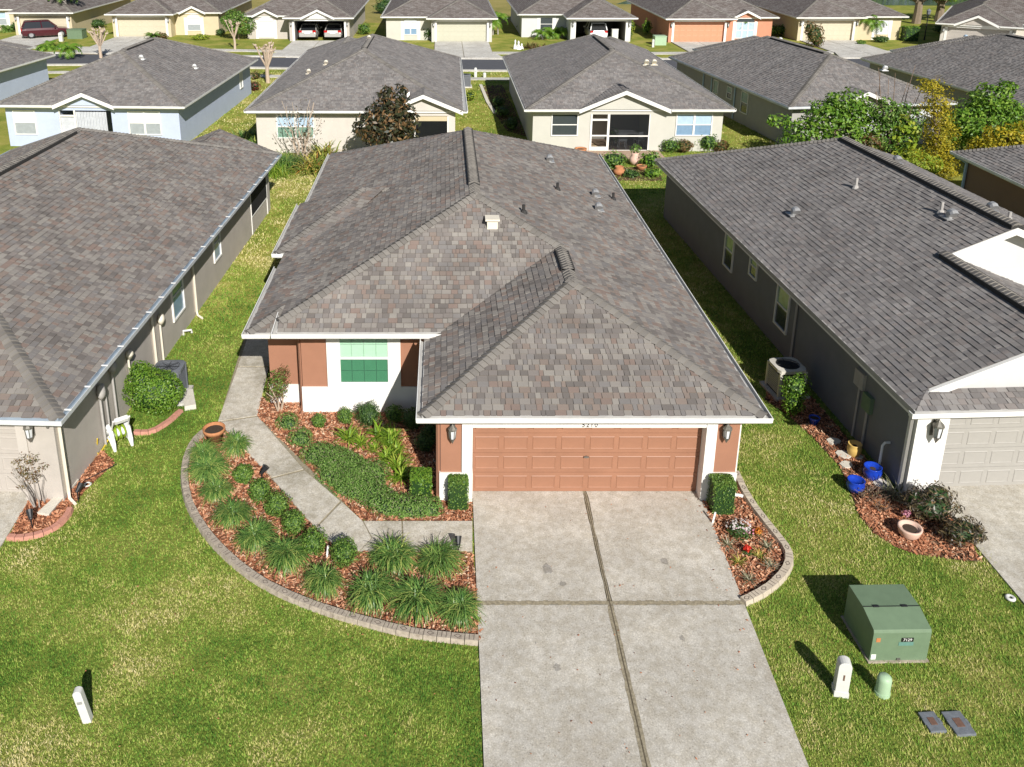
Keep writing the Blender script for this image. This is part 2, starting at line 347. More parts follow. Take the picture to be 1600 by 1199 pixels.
def np_mesh(name, V, Fn, rnd, mat):
    k = Fn.shape[1]; me = bpy.data.meshes.new(name)
    me.vertices.add(len(V)); me.vertices.foreach_set('co', np.ascontiguousarray(V, dtype=np.float32).ravel())
    me.loops.add(Fn.size); me.loops.foreach_set('vertex_index', np.ascontiguousarray(Fn, dtype=np.int32).ravel())
    me.polygons.add(len(Fn)); me.polygons.foreach_set('loop_start', np.arange(0, Fn.size, k, dtype=np.int32))
    try: me.polygons.foreach_set('loop_total', np.full(len(Fn), k, dtype=np.int32))
    except Exception: pass
    set_rnd(me, rnd); me.materials.append(MATS[mat]); me.update(calc_edges=True); return me
def dup(root, loc, rz=0, sc=1, label=None, group=None):
    M = Matrix.Translation(Vector(loc)) @ Matrix.Rotation(rz, 4, 'Z') @ Matrix.Scale(sc, 4)
    def rec(o, par):
        c = o.copy(); COL.objects.link(c)
        if par is not None: c.parent = par
        for ch in o.children: rec(ch, c)
        return c
    r = rec(root, None); r.matrix_basis = M; WM[r] = M
    if label: r['label'] = label
    if group: r['group'] = group
    return r

# ------------------------------------------------------------------ foliage meshes
def unit(a): return a / np.maximum(np.linalg.norm(a, axis=1, keepdims=True), 1e-9)
def leaf_mesh(name, mat, blobs, n, L=.06, W=.03, shell=.55, up=.25, seed=1, box=False, lump=.18, hang=0):
    rs = np.random.RandomState(seed)
    vol = np.array([b[3] * b[4] * b[5] for b in blobs]) ** (2 / 3.); pk = rs.choice(len(blobs), n, p=vol / vol.sum())
    B = np.array(blobs)[pk]
    if box:
        q = rs.uniform(-1, 1, (n, 3)); ax = rs.randint(0, 3, n); sg = rs.choice([-1, 1], n)
        ax = np.where(rs.rand(n) < .4, 2, ax); sg = np.where((ax == 2), np.where(rs.rand(n) < .9, 1, -1), sg)
        q[np.arange(n), ax] = sg * (1 - rs.rand(n) ** 2 * .35)
        d = np.zeros((n, 3)); d[np.arange(n), ax] = sg; d = unit(d + q * .35)
        r_ = np.ones((n, 1))
        e = np.abs(q) ** 6; q = q * (1 - .05 * e.sum(1, keepdims=True))
        pos = B[:, :3] + q * B[:, 3:6]
    else:
        d = unit(rs.normal(size=(n, 3))); r_ = shell + (1 - shell) * rs.rand(n, 1) ** .5
        lu = 1 + lump * (np.sin(d[:, :1] * 5.1 + seed) * np.sin(d[:, 1:2] * 4.3 + seed * 2) + np.sin(d[:, 2:3] * 6 + seed * 3 + d[:, :1] * 4)) * .7
        pos = B[:, :3] + d * r_ * lu * B[:, 3:6]
    nr = unit(d + rs.normal(size=(n, 3)) * .55 + np.array([0, 0, up]))
    u = unit(np.cross(nr, unit(rs.normal(size=(n, 3))))); u[:, 2] -= hang; u = unit(u); v = unit(np.cross(nr, u))
    s_ = rs.uniform(.65, 1.25, (n, 1)); u = u * L * .5 * s_; v = v * W * .5 * s_
    V = np.stack([pos - u, pos + v, pos + u, pos - v], 1).reshape(-1, 3); V[:, 2] = np.maximum(V[:, 2], .005)
    return np_mesh(name, V, np.arange(4 * n).reshape(n, 4), rs.rand(n), mat)
def blade_mesh(name, mat, n, length, width, seed=1, droop=1.0, base=.08, seg=4, upmin=.25, upmax=1.3, jit=.25, tipcol=0.0):
    rs = np.random.RandomState(seed); az = rs.uniform(0, 2 * np.pi, n); el = rs.uniform(upmin, upmax, n); ln = length * rs.uniform(1 - jit, 1 + jit, n)
    bx = rs.normal(size=(n, 2)) * base
    P = []; pos = np.stack([bx[:, 0], bx[:, 1], np.zeros(n)], 1); e = el.copy()
    side = np.stack([-np.sin(az), np.cos(az), np.zeros(n)], 1)
    for i in range(seg + 1):
        w = width * (1 - (i / seg) ** 2 * .92) * .5
        P.append((pos - side * w, pos + side * w))
        st_ = (ln / seg)[:, None]
        pos = pos + np.stack([np.cos(az) * np.cos(e), np.sin(az) * np.cos(e), np.sin(e)], 1) * st_
        e = e - droop * rs.uniform(.6, 1.2, n) / seg * (1 + i * .5)
    V = np.stack([np.stack(p, 1) for p in P], 1).reshape(-1, 3); V[:, 2] = np.maximum(V[:, 2], .01)
    m = 2 * (seg + 1); F_ = []; k0 = np.arange(n) * m
    for i in range(seg): F_.append(np.stack([k0 + 2 * i, k0 + 2 * i + 1, k0 + 2 * i + 3, k0 + 2 * i + 2], 1))
    F_ = np.stack(F_, 1).reshape(-1, 4); r = np.repeat(rs.rand(n), seg)
    if tipcol: r = np.clip(r * (1 - tipcol) + np.tile(np.linspace(0, 1, seg), n) * tipcol, 0, 1)
    return np_mesh(name, V, F_, r, mat)

# ------------------------------------------------------------------ roofs
TW = (.095, .12, .14, .165, .19, .235); TT = (.013, .025); EXPO = .145
TABM = {}
def tab_mesh(i, j, mat):
    k = (i, j, mat)
    if k not in TABM:
        w, t, e = TW[i] - .011, TT[j], EXPO
        m = MB(); m.face([(0, 0, t), (w, 0, t), (w, e, .004), (0, e, .004)]); m.face([(0, 0, -.004), (w, 0, -.004), (w, 0, t), (0, 0, t)])
        m.face([(0, e, -.004), (0, 0, -.004), (0, 0, t), (0, e, .004)]); m.face([(w, 0, -.004), (w, e, -.004), (w, e, .004), (w, 0, t)])
        TABM[k] = m.mesh('shingle', mat)
    return TABM[k]
def clip(poly, ax, v, keep_gt):
    out = []; n = len(poly)
    for i in range(n):
        p, q = poly[i], poly[(i + 1) % n]; a, b = p[ax] - v, q[ax] - v
        if not keep_gt: a, b = -a, -b
        if a >= 0: out.append(p)
        if (a >= 0) != (b >= 0):
            t = a / (a - b); out.append((p[0] + (q[0] - p[0]) * t, p[1] + (q[1] - p[1]) * t))
    return out
def plane_frame(poly):
    n = Vector((0, 0, 0))
    for i in range(len(poly)): n += Vector(poly[i]).cross(Vector(poly[(i + 1) % len(poly)]))
    n.normalize()
    if n.z < 0: n = -n
    A = Vector((0, 0, 1)).cross(n).normalized(); B = n.cross(A)
    return n, A, B
class Roof:
    def __init__(s, house, xf=None, mat='shingle', mode='geo'):
        s.h = house; s.xf = xf or Matrix.Identity(4); s.mat = mat; s.mode = mode
        s.deck = MB(); s.uv = []; s.big = MB(); s.tabs = []; s.planes = {}; s.caps = []; s.vents = MB()
    def plane(s, key, poly, hero=False):
        P = [s.xf @ Vector(p) for p in poly]; n, A, B = plane_frame(P)
        if (P[1] - P[0]).cross(P[2] - P[1]).dot(n) < 0 and len(P) == 3: P = P[::-1]
        s.planes[key] = (P[0], n)
        ar = sum((P[i] - P[0]).cross(P[(i + 1) % len(P)] - P[0]).dot(n) for i in range(len(P)))
        if ar < 0: P = P[::-1]
        s.deck.face(P); o = P[0]
        q = [((p - o).dot(A), (p - o).dot(B)) for p in P]; s.uv.append(q)
        if s.mode != 'geo': return
        bmin = min(p[1] for p in q); bmax = max(p[1] for p in q); b0 = bmin - .012; e = EXPO; k = 0
        def ivals(b):
            xs = []
            for i in range(len(q)):
                (x0, y0), (x1, y1) = q[i], q[(i + 1) % len(q)]
                if (y0 <= b) != (y1 <= b): xs.append(x0 + (x1 - x0) * (b - y0) / (y1 - y0))
            xs.sort(); return [(xs[i], xs[i + 1]) for i in range(0, len(xs) - 1, 2)]
        W = lambda a, b, z: o + A * a + B * b + n * z
        while b0 < bmax - .01:
            b1 = b0 + e; strip = clip(clip(q, 1, max(b0, bmin), True), 1, b1, False)
            if k == 0: strip = [(p[0], b0 if abs(p[1] - bmin) < 1e-6 else p[1]) for p in strip]
            k += 1
            if len(strip) < 3: b0 = b1; continue
            i0 = ivals(max(b0, bmin) + .002); i1 = ivals(b1 - .002); amin = min(p[0] for p in strip); amax = max(p[0] for p in strip)
            a = amin - RN.random() * .3
            while a < amax:
                wi = RN.randrange(6); tj = 1 if RN.random() < .5 else 0; w = TW[wi]; a1 = a + w - .011; t = TT[tj]; r = RN.random()
                ok = any(l <= a and a1 <= h for l, h in i0) and any(l <= a and a1 <= h for l, h in i1)
                if ok:
                    if hero: s.tabs.append((W(a, b0, 0), A, B, n, wi, tj))
                    else:
                        p0, p1, p2, p3 = W(a, b0, t), W(a1, b0, t), W(a1, b1, .004), W(a, b1, .004)
                        c0, c1, c2, c3 = W(a, b0, -.004), W(a1, b0, -.004), W(a1, b1, -.004), W(a, b1, -.004)
                        m = len(s.big.v); s.big.v += [tuple(x) for x in (p0, p1, p2, p3, c0, c1, c2, c3)]
                        s.big.f += [(m, m + 1, m + 2, m + 3), (m + 4, m + 5, m + 1, m), (m + 7, m + 4, m, m + 3), (m + 5, m + 6, m + 2, m + 1)]; s.big.r += [r] * 4
                else:
                    pg = clip(clip(strip, 0, a, True), 0, a1, False)
                    if len(pg) >= 3:
                        ar2 = sum(pg[i][0] * pg[(i + 1) % len(pg)][1] - pg[(i + 1) % len(pg)][0] * pg[i][1] for i in range(len(pg)))
                        if abs(ar2) > 4e-4:
                            s.big.face([W(x, y, t + (.004 - t) * (y - b0) / e) for x, y in pg], r)
                            lo = sorted(x for x, y in pg if y < b0 + .004)
                            if len(lo) >= 2 and lo[-1] - lo[0] > .02: s.big.face([W(lo[0], b0, -.004), W(lo[-1], b0, -.004), W(lo[-1], b0, t), W(lo[0], b0, t)], r)
                a += w
            b0 = b1
    def hip(s, A, B, k1, k2, lift=0.0, step=EXPO):
        s.caps.append((s.xf @ Vector(A), s.xf @ Vector(B), s.planes[k1][1], s.planes[k2][1], lift, step))
    def finish(s, capobj=True, name='roof'):
        deck = s.deck.build(name, 'deck' if s.mode == 'geo' else 'shingle_uv', s.h); s.obj = deck
        if s.mode != 'geo':
            uvl = deck.data.uv_layers.new(name='UVMap'); flat = [c for q in s.uv for p in q for c in p]
            uvl.data.foreach_set('uv', flat)
        s.tabs.sort(key=lambda t: (t[0] - Vector((0, 0, H))).length); cp = s.big
        for i, (o, A, B, n, wi, tj) in enumerate(s.tabs):
            M = Matrix.Translation(o) @ Matrix((A, B, n)).transposed().to_4x4()
            if i < 300: link('shingle', tab_mesh(wi, tj, s.mat), deck, M)
            else:
                me = tab_mesh(wi, tj, s.mat); m = len(cp.v); cp.v += [tuple(M @ v.co) for v in me.vertices]; r = RN.random()
                for p in me.polygons: cp.f.append(tuple(m + j for j in p.vertices)); cp.r.append(r)
        if s.mode == 'geo': s.big.build('shingle_field', s.mat, deck, kind='stuff')
        allc = MB()
        for (A, B, n1, n2, lift, step) in s.caps:
            d = B - A; Ln = d.length; d = d / Ln; up = (n1 + n2).normalized(); sd = d.cross(up).normalized(); up = sd.cross(d)
            def wing(n):
                w = n.cross(d).normalized()
                if w.dot(up) > 0: w = -w
                return w
            w1, w2 = wing(n1), wing(n2); hw = .165
            loc = lambda w, t: (w.dot(sd) * t, w.dot(up) * t)
            pts = [loc(w1, hw), loc(w1, hw * .45), (0, -.004), loc(w2, hw * .45), loc(w2, hw)]
            rise = [.002, .024, .034, .024, .002] if not lift else [.0, .012, .018, .012, .0]; m = MB(); e = step * 1.02
            lo = [Vector((0, p[0], p[1] + h_ + .036)) for p, h_ in zip(pts, rise)]; hi = [Vector((e, p[0], p[1] + h_ + .006)) for p, h_ in zip(pts, rise)]
            bt = [Vector((0, p[0], p[1] - .01)) for p in pts]
            for i in range(4):
                m.face([lo[i], lo[i + 1], hi[i + 1], hi[i]]); m.face([bt[i], bt[i + 1], lo[i + 1], lo[i]])
            me = m.mesh('hip_cap', 'hip_shingle'); fr = Matrix((d, sd, up)).transposed().to_4x4(); k = 0
            while k * step < Ln - .03:
                M = Matrix.Translation(A + d * (k * step) + up * (.004 + lift)) @ fr
                if capobj: link('hip_cap', me, deck, M)
                else:
                    r = RN.random(); q = len(allc.v); allc.v += [tuple(M @ v.co) for v in me.vertices]
                    for p in me.polygons: allc.f.append(tuple(q + j for j in p.vertices)); allc.r.append(r)
                k += 1
            if lift:
                bx = MB(); bx.obox((A + B) / 2 + up * (lift * .5 - .035), d * Ln / 2, sd * .165, up * (lift * .5 + .015)); bx.build('ridge_vent', 'vent_dark', deck)
        if not capobj and allc.f: allc.build('hip_cap_row', 'hip_shingle', deck, kind='stuff')
        return deck
    def on(s, px, py, key):
        p0, n = s.planes[key]; return ray_plane(px, py, p0, n)
def gooseneck(roof, p, mat='vent_grey', rz=0, s=.82):
    m = MB(); X = Matrix.Translation(p) @ Matrix.Rotation(rz, 4, 'Z') @ Matrix.Scale(s, 4); m.xf = X
    pts = [(0, 0, -.05), (0, 0, .1), (0, -.03, .17), (0, -.1, .21), (0, -.18, .2), (0, -.23, .15)]
    m.tube(pts, [.13, .13, .135, .14, .15, .16], 10); m.box(-.22, -.24, -.02, .22, .24, .015)
    return m.build('roof_vent', mat, roof, smooth=False)
def vent_pipe(roof, p, mat='pipe_black', h=.24):
    m = MB(); m.tube([p - Vector((0, 0, .1)), p + Vector((0, 0, h))], .045, 8); m.lathe([(.11, -.02), (.07, .08), (.05, .09)], 8, p)
    return m.build('vent_pipe', mat, roof)
GP = [(0, 0, 0), (0, -.125, 0), (.1, -.125, 0), (.122, -.1, 0), (.13, .004, 0), (.112, .004, 0), (.106, -.045, 1), (.07, -.07, 1), (.014, -.07, 1), (.014, .004, 0)]
def gutter(name, pts, z, parent, mat='gutter_white', xf=None, side=1, seams=True):
    m = MB(xf); P = [Vector((p[0], p[1])) for p in pts]; zs = [p[2] if len(p) > 2 else z for p in pts]; n = len(P); ring = []
    for i in range(n):
        d1 = (P[i] - P[i - 1]).normalized() if i else (P[1] - P[0]).normalized()
        d2 = (P[i + 1] - P[i]).normalized() if i < n - 1 else d1
        n1 = Vector((d1.y, -d1.x)) * side; n2 = Vector((d2.y, -d2.x)) * side; mi = n1 + n2; mi = mi / (mi.length_squared / 2) if mi.length > .2 else n1
        ring.append([(P[i].x + mi.x * o, P[i].y + mi.y * o, zs[i] + h) for o, h, _ in GP])
    k = len(GP)
    for i in range(n - 1):
        for j in range(k):
            j2 = (j + 1) % k; f = [ring[i][j], ring[i + 1][j], ring[i + 1][j2], ring[i][j2]]
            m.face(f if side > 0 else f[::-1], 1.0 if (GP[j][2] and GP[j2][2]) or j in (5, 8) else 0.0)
    m.face(ring[0]); m.face(ring[-1][::-1])
    return m.build(name, mat, parent)
def window(house, xf, x0, z0, x1, z1, y, glass=('win_grey', 'win_grey'), mull=1, depth=.05, sash=True, fm='white_paint', facing=-1, w=.055):
    """window in a wall face lying along local x at depth y, outside towards local -y (facing=-1)"""
    f = MB(xf); yo = y + facing * depth; a, b = min(y, yo) , max(y, yo)
    f.box(x0 - w, a, z0 - w, x0, b, z1 + w); f.box(x1, a, z0 - w, x1 + w, b, z1 + w)
    f.box(x0, a, z0 - w, x1, b, z0); f.box(x0, a, z1, x1, b, z1 + w)
    for i in range(1, mull + 1 - 0):
        if mull > 1 and i < mull: xm = x0 + (x1 - x0) * i / mull; f.box(xm - .05, a, z0, xm + .05, b, z1)
    o = f.build('window', fm, house); zm = (z0 + z1) / 2
    y1 = y + facing * .012; y2 = y + facing * .03
    for i in range(mull):
        xa = x0 + (x1 - x0) * i / mull; xb = x0 + (x1 - x0) * (i + 1) / mull
        if sash:
            s_ = MB(xf); s_.box(xa, min(y, y2), zm - .025, xb, max(y, y2), zm + .025); s_.build('sash', fm, o)
            for g, za, zb in ((glass[1], zm, z1), (glass[0], z0, zm)):
                p = MB(xf); p.box(xa, min(y, y1), za, xb, max(y, y1), zb); p.build('pane', g, o)
        else:
            p = MB(xf); p.box(xa, min(y, y1), z0, xb, max(y, y1), z1); p.build('pane', glass[0], o)
    return o
def side_window(house, xf, y0, z0, y1, z1, x, out, glass, fm='white_paint'):
    X = xf @ Matrix.Translation((x, 0, 0)) @ Matrix.Rotation(rad(90) * out, 4, 'Z')
    # local x of the window runs along +y (out=1) or -y (out=-1)
    if out > 0: return window(house, X, y0, z0, y1, z1, 0, glass, fm=fm)
    return window(house, X, -y1, z0, -y0, z1, 0, glass, fm=fm)
PANELM = {}
def garage_door(house, xf, x0, x1, z1, y, mat, rows=4, cols=8, z0=0.0):
    m = MB(xf); hz = (z1 - z0) / rows
    for i in range(rows): m.box(x0, y, z0 + i * hz + .004, x1, y + .05, z0 + (i + 1) * hz - .004)
    m.box(x0, y + .012, z0, x1, y + .04, z1)
    d = m.build('garage_door', mat, house); cw = (x1 - x0) / cols; k = (round(cw, 3), round(hz, 3), mat)
    if k not in PANELM:
        p = MB(); w, h = cw / 2 - .045, hz / 2 - .085
        o1 = [(-w, 0, -h), (w, 0, -h), (w, 0, h), (-w, 0, h)]; g = [(x * .985, .0, z * .96) for x, _, z in o1]
        def rg(s_, yy): return [(x - math.copysign(s_, x), yy, z - math.copysign(s_, z)) for x, _, z in o1]
        R0, R1, R2 = rg(0, .001), rg(.016, -.011), rg(.036, -.003)
        for a, b in ((R0, R1), (R1, R2)):
            for i in range(4): p.face([a[i], a[(i + 1) % 4], b[(i + 1) % 4], b[i]])
        p.face(R2); PANELM[k] = p.mesh('panel', mat)
    for i in range(rows):
        for j in range(cols): link('panel', PANELM[k], d, xf @ Matrix.Translation((x0 + (j + .5) * cw, y, z0 + (i + .5) * hz)))
    return d
def lantern(house, xf, x, y, z, s=1.0):
    m = MB(xf); c = (x, y - .13 * s, z); m.lathe([(0, .24 * s), (.03 * s, .2 * s), (.1 * s, .13 * s), (.105 * s, .1 * s), (.085 * s, .09 * s)], 8, c)
    m.lathe([(.06 * s, -.13 * s), (.075 * s, -.11 * s), (.03 * s, -.2 * s), (0, -.26 * s)], 8, c)
    for t in range(6):
        a = t * math.pi / 3; m.bar((c[0] + .085 * s * math.cos(a), c[1] + .085 * s * math.sin(a), z + .1 * s), (c[0] + .066 * s * math.cos(a), c[1] + .066 * s * math.sin(a), z - .12 * s), .014 * s)
    m.box(x - .06 * s, y - .02 * s, z - .16 * s, x + .06 * s, y, z + .16 * s); m.tube([(x, y, z - .05 * s), (x, y - .07 * s, z - .15 * s), (x, y - .13 * s, z - .14 * s)], .015 * s, 6)
    m.tube([(x, y, z + .1 * s), (x, y - .07 * s, z + .24 * s), (x, y - .13 * s, z + .22 * s)], .013 * s, 6)
    o = m.build('wall_lantern', 'pewter', house)
    g = MB(xf); g.lathe([(.055 * s, -.12 * s), (.078 * s, .09 * s)], 6, c); g.build('lantern_glass', 'win_white', o)
    return o
def downspout(house, xf, x, y, z0, z1, mat='white_paint', ox=0, oy=-1, kick=.25):
    m = MB(xf); m.tube([(x + ox * .02, y + oy * .16, z1 + .1), (x, y, z1 - .15), (x, y, z0 + .15), (x + ox * .05, y + oy * .06, z0 + .06), (x + ox * kick, y + oy * kick, z0 + .04)], .042, 4)
    return m.build('downspout', mat, house)

# ------------------------------------------------------------------ the setting: ground, street, drives, walks, beds
def px(pts, z=0.0): return [tuple(at(p[0], p[1], z)) for p in pts]
def sheet(name, pts, z, mat, thick=0.0):
    m = MB()
    if thick: m.prism([(p[0], p[1]) for p in pts], z - thick, z)
    else:
        q = [(p[0], p[1], z) for p in pts]
        m.face(q if sum(q[i][0] * q[(i + 1) % len(q)][1] - q[(i + 1) % len(q)][0] * q[i][1] for i in range(len(q))) > 0 else q[::-1])
    return structure(name, m, mat)
g = MB()
gx = [-420, -60, 60, 420]; gy = [-40, 40, 130, 700]
for i in range(3):
    for j in range(3): g.face([(gx[i], gy[j], 0), (gx[i + 1], gy[j], 0), (gx[i + 1], gy[j + 1], 0), (gx[i], gy[j + 1], 0)])
structure('lawn_ground', g, 'lawn_base')
sheet('lawn_under', [(-11, 3), (13, 3), (13, 24), (-11, 24)], .003, 'lawn_under')
sheet('dry_field', [(-150, 104), (26, 102), (60, 118), (60, 250), (-150, 250)], .006, 'field_dry')
# street behind the middle row: near and far edge follow the photographed kerb lines
near = [(-120, 104), (0, 101.5), (130, 100), (430, 106), (755, 110.5), (1030, 111), (1330, 109)]
near = [at(x, y) for x, y in ((-150, 103), (130, 101.5), (430, 107), (760, 111), (1040, 111.5), (1400, 110), (1800, 107))]
far = [at(x, y) for x, y in ((-150, 83), (130, 85), (430, 90.5), (760, 93.5), (1040, 94), (1400, 92), (1800, 88))]
sheet('street', [(p.x, p.y) for p in near] + [(p.x, p.y) for p in far[::-1]], .012, 'asphalt')
def strip(name, line, w, z, mat, off=0.0, thick=0.0):
    a, b = [], []
    for i, p in enumerate(line):
        d = (line[min(i + 1, len(line) - 1)] - line[max(i - 1, 0)]); nrm = Vector((-d.y, d.x, 0)).normalized()
        a.append(p + nrm * off); b.append(p + nrm * (off + w))
    m = MB()
    for i in range(len(line) - 1):
        m.prism([(a[i].x, a[i].y), (a[i + 1].x, a[i + 1].y), (b[i + 1].x, b[i + 1].y), (b[i].x, b[i].y)], z - max(thick, .01), z)
    return structure(name, m, mat)
strip('kerb', far, .5, .11, 'pale_concrete', 0, .12)
strip('kerb', near, .5, .11, 'pale_concrete', -.5, .12)
strip('sidewalk', far, 1.25, .05, 'pale_concrete', 3.0, .06)
strip('sidewalk', near, .95, .05, 'pale_concrete', -4.2, .06)

# the driveway of the photographed house: slabs with dirt filled joints
DL = lambda y: .645 + (y - 16.28) * .006
DR = lambda y: 5.585 + (y - 16.28) * .0305
JC = lambda y: (at(913, 770).x) + (y - 16.28) * (at(1010, 1199).x - at(913, 770).x) / (at(1010, 1199).y - 16.28)
YJ = at(950, 945).y
dw = MB(); dw.prism([(DL(3.6), 3.6), (DR(3.6), 3.6), (DR(16.3), 16.3), (DL(16.3), 16.3)], -.05, .022); dwo = structure('driveway', dw, 'joint_dirt')
jw = .045
for ya, yb in ((YJ + jw, 16.3), (8.2, YJ - jw), (3.6, 8.2 - 2 * jw)):
    for xa, xb in ((DL, lambda y: JC(y) - jw), (lambda y: JC(y) + jw, DR)):
        pts = []
        n = 14
        for i in range(n + 1): y = ya + (yb - ya) * i / n; pts.append((xb(y) + (RN.uniform(-.012, .012) if xb is not DR else 0), y))
        for i in range(n, -1, -1): y = ya + (yb - ya) * i / n; pts.append((xa(y) + (RN.uniform(-.012, .012) if xa is not DL else 0), y))
        m = MB(); m.prism(pts, 0, .042); m.build('concrete_slab', 'concrete', dwo)
# moss and dirt smeared along the joints
def dirt_strip(f, y0, y1, w, name):
    m = MB(); n = 60; q = []
    for i in range(n + 1): y = y0 + (y1 - y0) * i / n; q.append((f(y) - w * RN.uniform(.75, 1.15), f(y) + w * RN.uniform(.75, 1.15), y))
    for a, b in zip(q, q[1:]): m.face([(a[0], a[2], .0455), (a[1], a[2], .0455), (b[1], b[2], .0455), (b[0], b[2], .0455)])
    o = m.build(name, 'joint_dirt', dwo); return o
dirt_strip(JC, YJ + .07, 16.2, .03, 'joint_stain'); dirt_strip(JC, 4, YJ - .07, .06, 'joint_stain')
m = MB(); m.face([(JC(4) - .011, 4, .0485), (JC(4) + .011, 4, .0485), (JC(16.2) + .009, 16.2, .0485), (JC(16.2) - .009, 16.2, .0485)]); m.build('joint_line', 'joint_line', dwo)
m = MB(); n = 60
for i in range(n):
    x0 = DL(YJ) + (DR(YJ) - DL(YJ)) * i / n; x1 = DL(YJ) + (DR(YJ) - DL(YJ)) * (i + 1) / n; a, b = RN.uniform(.035, .07), RN.uniform(.03, .06)
    m.face([(x0, YJ - a, .0465), (x1, YJ - a, .0465), (x1, YJ + b, .0465), (x0, YJ + b, .0465)])
m.build('joint_stain', 'joint_dirt', dwo)

rs_ = random.Random(4)
for (x, y, r_) in ((2.0, 13.9, .11), (2.25, 13.5, .06), (4.3, 14.1, .09), (4.15, 12.2, .05), (1.9, 11.6, .07)):
    n = 12; m = MB(); m.face([(x + r_ * rs_.uniform(.6, 1.2) * math.cos(6.283 * k / n), y + r_ * rs_.uniform(.8, 1.6) * math.sin(6.283 * k / n), .0468) for k in range(n)]); m.build('oil_stain', 'oil_spot', dwo)
# front walk
WALK = [[(393, 520), (372, 574), (420, 574), (424, 520)], [(371.5, 576), (341, 660), (402, 651), (420, 576)],
        [(342, 662), (424, 748), (474, 735), (403, 653.5)], [(426, 750.5), (492, 826), (531, 785), (476, 737.5)],
        [(494, 828.5), (532, 862), (561, 863), (580, 843), (566, 816), (534, 787)], [(563, 863), (629, 863), (627, 816.5), (568, 816.5), (582, 843)], [(631, 863), (738, 863), (738, 816.5), (629.5, 816.5)]]
wl = MB()
for q in WALK: pass
wb = MB(); wb.prism([(p[0], p[1]) for p in px([(391, 500), (341, 661), (399, 722), (494, 829), (532, 863), (738, 864), (738, 816), (566, 816), (402, 651), (424, 500)])], -.03, .02)
wko = structure('front_walk', wb, 'joint_dirt')
WALK[0] = [(397, 500), (372, 574), (420, 574), (427, 500)]
for q in WALK:
    m = MB(); m.prism([(p[0], p[1]) for p in px(q)], 0, .036); m.build('concrete_slab', 'walk_concrete', wko)

LCURB = px([(340, 667), (322, 676), (306, 690), (294, 712), (289, 736), (290, 762), (299, 795), (325, 838), (361, 876), (402, 908), (451, 934), (514, 958), (595, 981), (663, 995), (752, 1004)])
RCURB = px([(1149, 742), (1167, 779), (1191, 813), (1215, 843), (1230, 864), (1232, 882), (1222, 902), (1202, 921), (1180, 935), (1160, 944)])
sheet('mulch_bed', LCURB + px([(756, 1000), (738, 865), (561, 865), (531, 864), (494, 829), (399, 722), (342, 662)]), .012, 'mulch_base')
sheet('mulch_bed', px([(402, 652), (566, 815), (738, 815), (738, 775)]) + [(.2, 16.2), (-.05, 16.4), (-.05, 19.5), (-3.5, 19.5), (-3.5, 19.95), (-4.5, 19.95), (-4.75, 20.3)], .012, 'mulch_base')
sheet('mulch_bed', RCURB + px([(1098, 790)]) + [(5.6, 16.3), (6.2, 16.4)], .012, 'mulch_base')
LBED = px([(13, 842), (32, 843), (61, 838), (87, 826), (104, 810), (112, 795), (135, 766), (180, 724), (160, 705), (118, 752), (60, 755), (32, 806)])
sheet('mulch_bed', LBED, .012, 'mulch_base')
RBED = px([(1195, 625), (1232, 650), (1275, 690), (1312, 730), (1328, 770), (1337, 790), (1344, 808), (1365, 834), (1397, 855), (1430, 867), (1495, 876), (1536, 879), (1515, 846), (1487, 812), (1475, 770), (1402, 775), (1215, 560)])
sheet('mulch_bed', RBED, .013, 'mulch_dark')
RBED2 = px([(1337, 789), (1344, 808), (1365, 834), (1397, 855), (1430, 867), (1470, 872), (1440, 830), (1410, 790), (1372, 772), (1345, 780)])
sheet('mulch_bed', RBED2, .019, 'mulch_base')

